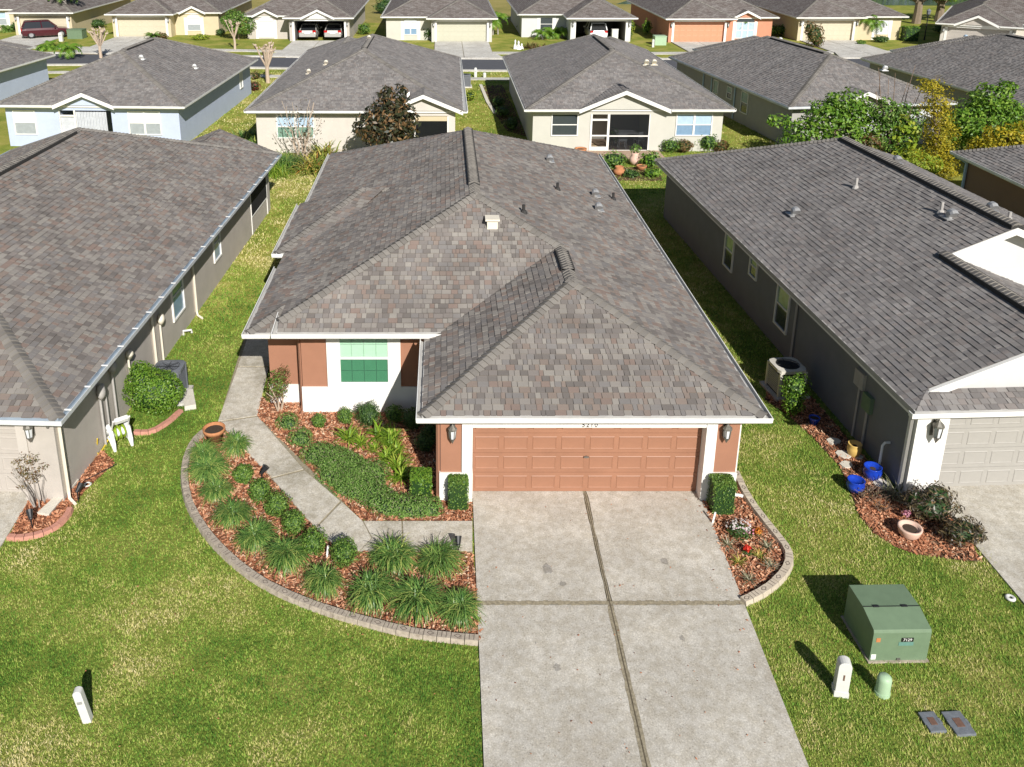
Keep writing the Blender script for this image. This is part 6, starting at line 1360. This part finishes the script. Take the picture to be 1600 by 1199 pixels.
for (q, lab, mt, r, h, s_) in (((958, 262), 'broad leaved green plant in the back garden beside the roof edge', 'leaf_mid', .7, .8, 51), ((940, 268), 'low green plant at the gutter end of the back garden', 'leaf_dark', .5, .5, 52), ((1015, 262), 'leafy green plant next to the dark walled house rear corner', 'leaf_bright', .55, .8, 53), ((985, 276), 'low green tuft in front of the terracotta pots', 'leaf_dark', .4, .3, 54), ((1020, 276), 'pale green plant at the shade edge of the back garden', 'leaf_bright', .4, .4, 55)): shrub(lab, at(*q), r, h, mt, 330, .16, .08, seed=s_)
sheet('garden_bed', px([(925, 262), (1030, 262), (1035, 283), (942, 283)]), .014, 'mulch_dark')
def tree(label, c, blobs, mat, n, L, W, seed, th=1.2, tr=.09, bark='bark', name='tree', cat='tree', limbs=4, extra=None, group=None, scale=1, **k):
    m = MB(); rs = random.Random(seed); m.tube([(0, 0, -.1), (rs.uniform(-.05, .05), 0, th * .5), (0, 0, th)], [tr * 1.15, tr, tr * .85], 8)
    for i in range(limbs):
        b = blobs[i % len(blobs)]; m.tube([(0, 0, th * .9), ((b[0]) * .5, b[1] * .5, (th + b[2]) / 2 + .1), (b[0], b[1], b[2] + b[5] * .5)], [tr * .7, tr * .5, tr * .15], 6)
    ms = [('trunk', m.mesh('trunk', bark)), ('crown', leaf_mesh('crown', mat, blobs, n, L, W, seed=seed, **k))]
    if extra: ms += extra
    t = plant(name, label, cat, c, ms, group)
    if scale != 1: WM[t] = WM[t] @ Matrix.Scale(scale, 4); t.matrix_basis = WM[t]
    return t
def dist(px_, py_, y): v = yat(px_, py_, y); return Vector((v.x, y, 0))
tree('dense green citrus tree behind the right neighbour roof', dist(1305, 200, 41.5), [(0, 0, 1.6, 1.5, 1.2, 1.2), (-1.2, 0, 1.3, 1.0, .9, .9), (1.1, 0, 1.5, 1.1, .9, 1.0), (.3, 0, 2.7, .9, .8, .6), (-.3, 0, 2.3, .9, .8, .7), (-2.2, .2, 2.0, .5, .4, .25), (.9, 0, 2.4, .7, .6, .5)], 'leaf_bright', 6500, .17, .085, 61, 1.0, scale=1.22)
tree('dark mixed shrub tree with bare upright twigs between the citrus and the yellow tree', dist(1397, 200, 41), [(0, 0, 1.6, 1.0, .8, 1.3), (-.4, 0, 2.6, .7, .6, .6), (.5, 0, 2.2, .7, .6, .8)], 'leaf_mid', 3400, .16, .08, 62, 1.0, scale=1.15, extra=[('twigs', stems(12, .1, 4.3, .03, 1.4, 63, .2, 4, 'twig', .12)), ('yellow_leaves', leaf_mesh('yellow_leaves', 'leaf_lime', [(.2, -.6, 1.6, .5, .35, 1.0), (.5, -.5, .7, .5, .35, .7)], 330, .24, .15, seed=64))])
tree('tall yellow leaved tree column beside the long grey roof', dist(1470, 190, 40.5), [(0, 0, 2.3, .75, .7, 1.0), (-.3, 0, 3.3, .7, .6, .7), (-.7, 0, 4.1, .6, .5, .4), (.2, 0, 1.2, .9, .7, 1.0), (-.7, -.5, .8, 1.0, .6, .6), (.3, -.6, .4, .6, .5, .6)], 'leaf_yellow', 7000, .12, .055, 65, 1.4, shell=.3, lump=.35, scale=1.06)
tree('deep green bushy tree right of the yellow column', dist(1540, 190, 42.5), [(0, 0, 1.7, 1.4, 1.1, 1.4), (-.9, 0, 1.9, .8, .8, 1.0), (.9, 0, 2.0, .9, .8, 1.0), (0, 0, 3.0, .9, .8, .6), (.6, 0, 3.5, .5, .4, .3)], 'leaf_bright', 6500, .18, .09, 66, 1.2, scale=1.12)
tree('low yellow leaved bush at the right edge behind the brown house', dist(1575, 215, 40), [(0, 0, 1.3, 1.1, .8, .8), (.8, 0, 1.5, .8, .7, .7), (-.8, 0, 1.0, .7, .6, .6)], 'leaf_yellow', 3200, .14, .07, 67, .7, scale=1.3)
tree('olive green underbrush below the yellow column', dist(1440, 235, 38.8), [(0, 0, .9, 1.0, .7, .8), (-.8, .1, .7, .7, .5, .6)], 'leaf_lime', 2000, .17, .06, 68, .5)
tree('orange brown dry bush between the citrus and mixed trees', dist(1362, 215, 40.2), [(0, 0, 1.6, .55, .45, .6), (-.1, 0, .8, .5, .4, .5)], 'leaf_russet', 500, .17, .08, 69, .8)
# dark bed along the shaded side of the beige house
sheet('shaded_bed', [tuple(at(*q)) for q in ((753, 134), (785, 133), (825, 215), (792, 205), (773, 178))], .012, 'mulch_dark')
ed = [at(*q, .04) for q in ((751, 133), (762, 160), (773, 177))]; m = MB()
for a, b in zip(ed, ed[1:]): m.bar(a, b, .22, .1)
m.solo('white_edging', 'stone_white', 'white edging strip beside the shaded bed of the beige house', 'garden edging')
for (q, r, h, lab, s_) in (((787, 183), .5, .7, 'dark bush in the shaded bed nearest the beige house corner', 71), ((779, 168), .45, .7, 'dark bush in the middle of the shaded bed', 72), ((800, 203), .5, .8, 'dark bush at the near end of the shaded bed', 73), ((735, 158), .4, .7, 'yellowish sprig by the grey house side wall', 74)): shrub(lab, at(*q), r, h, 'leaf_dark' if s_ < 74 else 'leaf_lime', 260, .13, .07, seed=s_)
for (q, r, h, lab, mt, s_) in (((398, 142), .45, .7, 'reddish bush at the blue house rear side', 'leaf_red', 75), ((400, 124), .4, .6, 'small olive bush beyond the blue house side', 'leaf_russet', 76)): shrub(lab, at(*q), r, h, mt, 240, .13, .07, seed=s_)

# ------------------------------------------------------------------ across the street
def pollard(label, c, h, seed, bark='bark_pale', br=9, tr=.1):
    rs = random.Random(seed); m = MB(); th = h * .42; m.tube([(0, 0, -.1), (rs.uniform(-.05, .05), 0, th * .6), (0, 0, th)], [tr * 1.2, tr, tr], 8); kn = MB()
    for i in range(br):
        a = i * 2.4 + rs.uniform(-.3, .3); r = h * .28 * rs.uniform(.5, 1); e = Vector((r * math.cos(a), r * math.sin(a), h * rs.uniform(.82, 1.0))); m.tube([(0, 0, th * .92), (r * .55 * math.cos(a), r * .55 * math.sin(a), th + (e.z - th) * .45), tuple(e)], [tr * .6, tr * .42, tr * .34], 6)
        for k in range(3): b = a + rs.uniform(-1, 1); m.tube([tuple(e - Vector((0, 0, .1))), (e.x + .2 * math.cos(b), e.y + .2 * math.sin(b), e.z + rs.uniform(.05, .25))], [tr * .3, tr * .12], 5)
        kn.lathe([(0, -.11), (.1, -.05), (.12, 0), (.08, .08), (0, .1)], 6, tuple(e))
    return plant('pollarded_tree', label, 'tree', c, [('trunk', m.mesh('trunk', bark)), ('knobs', kn.mesh('knobs', bark))], 'hard pruned leafless street trees')
pollard('leafless pruned tree in front of the cream house entry window', at(322, 50), 2.9, 1, 'bark_grey', 14); pollard('leafless pruned tree before the big round tree', at(367, 78), 2.7, 2, 'bark_pale', 8); pollard('bushy leafless stump tree behind the blue house ridge', at(158, 91), 2.5, 3, 'bark_pale', 14, .13); pollard('leafless pruned tree on the lawn between the blue and grey houses', at(419, 130), 2.9, 4, 'bark_pale', 12, .14)
tree('big round clipped dark green tree beside the cream house', at(373, 62), [(0, 0, 1.7, 1.55, 1.3, 1.25), (-.5, 0, 1.9, 1.1, 1.0, 1.0), (.6, 0, 1.5, 1.1, 1.0, 1.0)], 'leaf_mid', 2600, .22, .12, 81, .7, shell=.75)
shrub('round clipped hedge at the corner of the open two car garage', at(569, 54), .72, 1.15, 'leaf_mid', 700, .16, .09, seed=82); shrub('rectangular clipped hedge at the cream house garage side', at(283, 50), .8, .7, 'leaf_bright', 500, .15, .09, box=True, seed=83, blobs=[(0, 0, .38, .95, .4, .36)], name='hedge', cat='hedge')
shrub('round dark bush left of the sage garage door', at(670, 62), .9, 1.3, 'leaf_dark', 800, .17, .1, seed=84); shrub('low red leaved hedge behind the grey house ridge', at(628, 57), 1.2, .5, 'leaf_red', 500, .14, .08, seed=85, blobs=[(0, 0, .3, 1.3, .4, .3), (1.2, -.2, .3, .9, .4, .28)])
shrub('yellow climbing plant between window and garage of the sage door house', at(656, 52), .4, 2.0, 'leaf_lime', 260, .2, .1, seed=86, blobs=[(0, 0, 1.1, .35, .3, .7), (.15, 0, 1.7, .35, .3, .4)])
shrub('tall bright bush against the coral house dark side wall', at(1010, 55), .5, 1.6, 'leaf_bright', 420, .17, .1, seed=87, blobs=[(0, 0, .8, .5, .45, .8)]); shrub('small clipped ball at the coral garage corner', at(1050, 61), .45, .75, 'leaf_mid', 320, .13, .08, seed=88); shrub('dark red ball bush beside the coral garage corner', at(1037, 60), .45, .65, 'leaf_red', 300, .13, .08, seed=89)
shrub('wide clipped hedge mound left of the tan house', at(1220, 56), 1.5, 1.1, 'leaf_mid', 1300, .17, .1, seed=90, blobs=[(0, 0, .6, 1.5, .8, .6), (-1.2, 0, .5, 1.0, .7, .5)], name='hedge', cat='hedge')
shrub('bronze yellow croton shrub behind the shaded grey house ridge', at(1270, 74), .9, 2.2, 'leaf_russet', 900, .22, .1, seed=91, blobs=[(0, 0, 1.2, .9, .7, 1.1), (-.5, 0, 1.8, .6, .5, .6), (.4, 0, .6, .7, .5, .6)])
shrub('square green hedge right of the tan house', at(1420, 64), .8, 1.4, 'leaf_bright', 520, .17, .1, box=True, seed=92, blobs=[(0, 0, .75, .8, .6, .72)], name='hedge', cat='hedge'); shrub('small clipped ball at the white garage right corner', at(981, 62), .42, .8, 'leaf_dark', 300, .13, .08, seed=93)
for i, (q, lab, mt, r, h) in enumerate((((255, 62), 'low bronze bush at the cream garage corner', 'leaf_russet', .5, .7), ((345, 56), 'dark round bush right of the cream entry window', 'leaf_dark', .5, .7), ((311, 54), 'dark round bush under the cream entry window', 'leaf_dark', .5, .7), ((450, 58), 'yellow green bush at the two car garage left corner', 'leaf_lime', .6, 1.1), ((405, 60), 'small flower bush below the greige entry window', 'leaf_bright', .4, .6), ((435, 60), 'potted looking bush below the greige entry gable', 'leaf_mid', .45, .7), ((541, 61), 'dark bush at the two car garage right corner', 'leaf_dark', .5, .7), ((28, 49), 'clipped bush below the tan house entry', 'leaf_dark', .8, 1.1), ((122, 47), 'bronze bush at the right corner of the tan garage', 'leaf_russet', .7, .7), ((152, 44), 'dark bush mass between the two tan houses', 'leaf_dark', 1.1, 1.0), ((1375, 66), 'dark low bush under the palms of the tan house', 'leaf_dark', .8, .6), ((1392, 60), 'dark clipped bush at the tan house right corner', 'leaf_dark', .6, .9), ((1345, 70), 'small bush at the driveway end under the palms', 'leaf_mid', .4, .4), ((1468, 52), 'dark bush left of the arched gable house', 'leaf_dark', .7, .9), ((950, 52), 'yellow bush at the white house right wall', 'leaf_lime', .1, .1), ((986, 52), 'slim yellow green bush at the white garage side', 'leaf_lime', .4, 1.4), ((313, 62), 'yellow green low planting along the cream house walk', 'leaf_lime', .9, .5), ((1193, 52), 'green bush between coral and tan houses', 'leaf_bright', .9, .8))):
    if r > .2: shrub(lab, at(*q), r, h, mt, int(500 * r + 120), .16, .09, seed=100 + i)
FRD = []
def frond_mesh(L, seed, mat='leaf_mid', droop=1.1, w=.35):
    rs = random.Random(seed); m = MB(); n = 12; e = .75; p = Vector((0, 0, 0)); pts = [p.copy()]
    for i in range(n): p = p + Vector((math.cos(e), 0, math.sin(e))) * L / n; e -= droop * 1.6 / n * (1 + i * .08); pts.append(p.copy())
    for i in range(1, n):
        lw = w * math.sin(math.pi * (i / n) ** .7) + .08
        for s_ in (-1, 1):
            a, b = pts[i], pts[i + 1]; tip = (a + b) / 2 + Vector((L * .08, s_ * lw, -lw * .55)); m.face([a, b, tip], rs.random())
    for a, b in zip(pts, pts[1:]): m.bar(a, b, .025, r=.5)
    return m.mesh('frond', mat)
FM = {k: frond_mesh(*v) for k, v in {'big': (2.3, 1, 'leaf_mid', 1.2, .5), 'mid': (1.5, 2, 'leaf_bright', 1.1, .35), 'dry': (1.5, 3, 'leaf_russet', 1.5, .3), 'low': (1.1, 4, 'leaf_mid', .9, .25)}.items()}
def palm(label, c, th, kind, n=16, tr=.13, bark='bark_grey', group=None, name='palm_tree', cat='palm'):
    t = thing(name, label, cat, (c.x, c.y, 0), RN.random() * 6, group); M = WM[t]
    if th > .1: link('trunk', MB().tube([(0, 0, -.1), (.05, 0, th * .5), (0, 0, th)], [tr * 1.2, tr, tr * .9], 8).mesh('trunk', bark), t)
    for i in range(n):
        f = link('frond', FM[kind], t); f.matrix_basis = Matrix.Translation((0, 0, th)) @ Matrix.Rotation(i * 2.4, 4, 'Z') @ Matrix.Rotation(RN.uniform(-.55, .5), 4, 'Y')
    return t
palm('tall palm with grey trunk beside the green transformer across the street', at(107, 52), 4.2, 'big', 20, .22)
for q, th, lab in (((1352, 62), 2.0, 'leftmost palm of the trio at the tan garage'), ((1362, 62), 1.6, 'middle palm of the trio at the tan garage'), ((1374, 60), 1.8, 'palm of the trio nearest the tan house corner')): palm(lab, at(*q), th, 'mid', 14, .08, group='slim palms at the tan house')
for q, th, lab in (((1156, 62), 1.5, 'palm nearest the coral house arched window'), ((1172, 60), 1.3, 'palm at the right corner of the coral house')): palm(lab, at(*q), th, 'mid', 14, .08, group='palms by the coral house')
for q, th, lab in (((770, 55), 1.4, 'small palm at the right corner of the sage garage'), ((778, 54), 1.7, 'taller small palm on the lawn right of the sage garage')): palm(lab, at(*q), th, 'mid', 14, .07, group='palms by the sage garage')
for q, lab in (((848, 62), 'broad leaf palm mass left end before the white house'), ((862, 60), 'broad leaf palm below the white house window'), ((878, 60), 'broad leaf palm next to the white garage opening'), ((838, 56), 'broad leaf palm under the white house eave')): palm(lab, at(*q), .55, 'mid', 16, .09, group='palms in front of the white house')
for q, lab in (((820, 48), 'cycad at the dark corner of the white house'), ((12, 50), 'spiky cycad at the left edge by the tan house'), ((240, 62), 'yellow green cycad beside the tan driveway'), ((75, 78), 'yellow green palm frond mass at the left behind the blue slice house'), ((108, 92), 'drooping palm mass on the near street verge')): palm(lab, at(*q), .25 if q[1] != 92 else .8, 'mid' if q[1] > 70 else 'low', 18, .1, group='low cycads and palms', name='cycad')
for q, lab in (((1573, 62), 'brown leaved palm before the arched gable house'), ((1588, 60), 'second brown leaved palm, nearer the frame edge')): palm(lab, at(*q), 1.5, 'dry', 14, .12, group='brown palms by the arched gable house')
c = at(833, 76); plant('bromeliad', 'rust coloured spiky plant bed by the white house lawn', 'plant', c, [('leaves', blade_mesh('leaves', 'leaf_russet', 150, .7, .1, seed=95, droop=.8, base=.6, upmin=.3, upmax=1.3))])
p = at(810, 77); m = MB()
for (x, y, r, h) in ((0, 0, .22, .8), (-.3, .1, .18, .9), (.3, 0, .2, .55), (.05, -.15, .3, .35)): m.lathe([(r, 0), (r * .8, h * .3), (r * .35, h * .55), (r * .5, h * .8), (0, h)], 8, (p.x + x, p.y + y, 0))
m.solo('lawn_statue', 'white_plastic', 'white statue group on the lawn of the white house', 'statue')
p = at(1444, 63); t = thing('street_lamp', 'black street lamp post left of the arched gable house', 'street lamp', tuple(p)); M = WM[t]
MB(M).tube([(0, 0, -.1), (0, 0, .5), (0, 0, 2.5)], [.09, .06, .045], 8).build('post', 'black_metal', t); MB(M).lathe([(.06, 2.45), (.17, 2.55), (.2, 2.85), (.24, 2.87), (.08, 3.05), (0, 3.1)], 8).build('lamp_head', 'ac_grey', t)
# oaks and the wood beyond
for i, (q, s_, lab) in enumerate((((1431, 37), 1.0, 'oak tree with dark trunk beyond the tan house'), ((1466, 34), .9, 'oak tree nearer the arched gable house'))):
    tree(lab, at(*q), [(0, 0, 4.5 * s_, 3.4, 2.6, 1.7), (-3, 0, 4.2 * s_, 2.4, 2, 1.4), (3, 0, 4.4 * s_, 2.4, 2, 1.5), (0, 0, 6.3 * s_, 3, 2.4, 1.8), (-4.5, 0, 5.5, 2, 1.6, 1.2)], 'leaf_mid', 3000, .5, .26, 110 + i, 2.6 * s_, .45, 'bark')
wd_ = []
for i in range(46): wd_.append((RN.uniform(-12, 95), RN.uniform(0, 16), RN.uniform(1.5, 4), RN.uniform(3, 5), RN.uniform(2.5, 4), RN.uniform(2.5, 4.5)))
wm = leaf_mesh('woods', 'leaf_mid', wd_, 16000, .8, .42, seed=120); o = link('woods', wm, None, Matrix.Translation((40, 150, 0))); o['kind'] = 'stuff'; o['label'] = 'green wood of trees beyond the last houses'
sheet('pond', [(24, 124), (70, 122), (90, 134), (30, 136)], .02, 'win_dark')
for i in range(26):
    x = -75 + i * 4.4 + RN.uniform(-1.5, 1.5)
shrub('dark bushes between the two car garage house and the sage door house', at(600, 22), 1.4, 1.8, 'leaf_dark', 900, .25, .13, seed=121, blobs=[(0, 0, .9, 1.4, 1.0, .9), (.6, .5, 1.5, 1.0, .8, .8)], name='bush', cat='bush')

# ------------------------------------------------------------------ grass
def vnoise(X, Y, s, seed):
    rs = np.random.RandomState(seed); G_ = rs.rand(64, 64); x = X / s + 100; y = Y / s + 100; xi = np.floor(x).astype(int); yi = np.floor(y).astype(int); fx = x - xi; fy = y - yi
    fx = fx * fx * (3 - 2 * fx); fy = fy * fy * (3 - 2 * fy); g_ = lambda a, b: G_[a % 64, b % 64]
    return (g_(xi, yi) * (1 - fx) + g_(xi + 1, yi) * fx) * (1 - fy) + (g_(xi, yi + 1) * (1 - fx) + g_(xi + 1, yi + 1) * fx) * fy
def w2(M, pts): return [tuple(M @ Vector((p[0], p[1], 0))) for p in pts]
NOG = [[(DL(3), 3), (DR(3), 3), (DR(16.3), 16.3), (DL(16.3), 16.3)], B1, px([(391, 500), (341, 661), (399, 722), (494, 829), (532, 863), (738, 864), (738, 816), (566, 816), (402, 651), (424, 500)]), B2, B3, LBED, RBED,
       [(-.1, 16), (6.2, 16), (6.2, 35.4), (-4.4, 35.4), (-4.4, 20), (-.1, 19.5)], w2(XLn, [(0, .4), (WL - .4, .4), (WL - .4, 20), (0, 20)]), w2(xR, [(.36, .4), (10, .4), (10, 19), (.36, 19)]),
       [(v[0], v[1]) for v in px([(1475, 765), (1600, 945), (1900, 1300), (2400, 900), (1900, 765)])], px([(64, 752), (32, 806), (0, 858), (-400, 1500), (-900, 800)])]
def grass(name, x0, x1, y0, y1, dens, hgt, wid, seed):
    rs = np.random.RandomState(seed); n = int((x1 - x0) * (y1 - y0) * dens); X = rs.uniform(x0, x1, n); Y = rs.uniform(y0, y1, n); k = np.ones(n, bool)
    for poly in NOG: k &= ~inpoly(X, Y, poly)
    # keep to what the view can hold
    Zc = Y * ct + H * st; k &= (np.abs(X + 108 / F * Zc * -1) < 830 / F * Zc + .4)
    X, Y = X[k], Y[k]; n = len(X)
    patch = .38 * vnoise(X, Y, 1.3, 3) + .34 * vnoise(X, Y, .45, 4) + .28 * vnoise(X, Y, .12, 5)
    lush = np.clip(1.2 - np.hypot((X - .1) / 1.7, (Y - 10.3) / 2.0), 0, 1) + np.clip(1.3 - np.hypot((X + 6.3) / 1.6, (Y - 20.5) / 6.5), 0, 1) * .8
    dry = np.clip(1 - np.hypot((X + 6.2) / 1.8, (Y - 9.9) / 1.1), 0, 1) * .45 + np.clip(1 - np.hypot((X - 7.6) / 1.6, (Y - 15.5) / 2.8), 0, 1) * .25 + np.clip((Y - 27) / 16, 0, .18) * (X < 0) + np.clip(1 - np.hypot((X - 6.6) / 1.4, (Y - 10.4) / 1.2), 0, 1) * .2
    r = np.clip(.235 + (patch - .5) * 1.1 + .5 * rs.rand(n) + dry - lush * .3, .0, 1) 
    az = rs.uniform(0, 2 * np.pi, n); h_ = hgt * rs.uniform(.45, 1.25, n) * (.75 + .5 * vnoise(X, Y, .3, 9)); ln = rs.uniform(.5, 1.7, n) * h_; w = wid * rs.uniform(.6, 1.2, n) * .5
    dx, dy = np.cos(az), np.sin(az); z0 = np.full(n, -.004)
    A = np.stack([X - dy * w, Y + dx * w, z0], 1); B = np.stack([X + dy * w, Y - dx * w, z0], 1); T = np.stack([X + dx * ln, Y + dy * ln, h_], 1)
    V = np.stack([A, B, T], 1).reshape(-1, 3); o = link(name, np_mesh(name, V, np.arange(3 * n).reshape(n, 3), r, 'grass_blade')); o['kind'] = 'stuff'; return n
ng = grass('lawn_grass', -8.5, 11, 9.0, 14, 2600, .038, .02, 1) + grass('lawn_grass', -10, 13, 14, 20, 1500, .042, .024, 2) + grass('lawn_grass', -9.5, 10, 20, 30, 900, .048, .03, 3) + grass('lawn_grass', -14, 20, 30, 46, 260, .06, .045, 4) + grass('lawn_grass', -16, 26, 46, 70, 60, .07, .07, 6)
print('grass blades', ng)
# furniture inside the screened patio of the beige house
c = fb @ Vector((5.6, 1.3, .04)); t = thing('patio_table', 'white patio table inside the screened porch of the beige house', 'table', tuple(c)); M = WM[t]
MB(M).box(-.6, -.4, .68, .6, .4, .72).build('table_top', 'utility_white', t)
for x in (-.52, .52):
    for y in (-.33, .33): MB(M).box(x - .03, y - .03, 0, x + .03, y + .03, .68).build('leg', 'utility_white', t)
for i, (dx, dy, lab) in enumerate(((-.35, -.75, 'white patio chair before the table, nearer the screen door'), (.6, -.6, 'white patio chair before the table, nearer the porch side wall'))):
    c2 = fb @ Vector((5.6 + dx, 1.3 + dy, .04)); t = thing('patio_chair', lab, 'chair', tuple(c2), .4 * i); M = WM[t]
    MB(M).box(-.22, -.22, .42, .22, .22, .46).build('seat', 'utility_white', t); MB(M).box(-.22, -.24, .46, .22, -.2, .9).build('backrest', 'utility_white', t)
    for x in (-.2, .17):
        for y in (-.2, .17): MB(M).box(x, y, 0, x + .03, y + .03, .42).build('leg', 'utility_white', t)
c = fb @ Vector((4.75, .5, .04)); plant('porch_plant', 'leafy plant standing inside the screened porch', 'plant', (c.x, c.y), [('leaves', leaf_mesh('leaves', 'leaf_bright', [(0, 0, .8, .3, .3, .5)], 120, .16, .06, seed=131)), ('stem', MB().tube([(0, 0, 0), (0, 0, 1.0)], .02, 5).mesh('stem', 'bark'))])
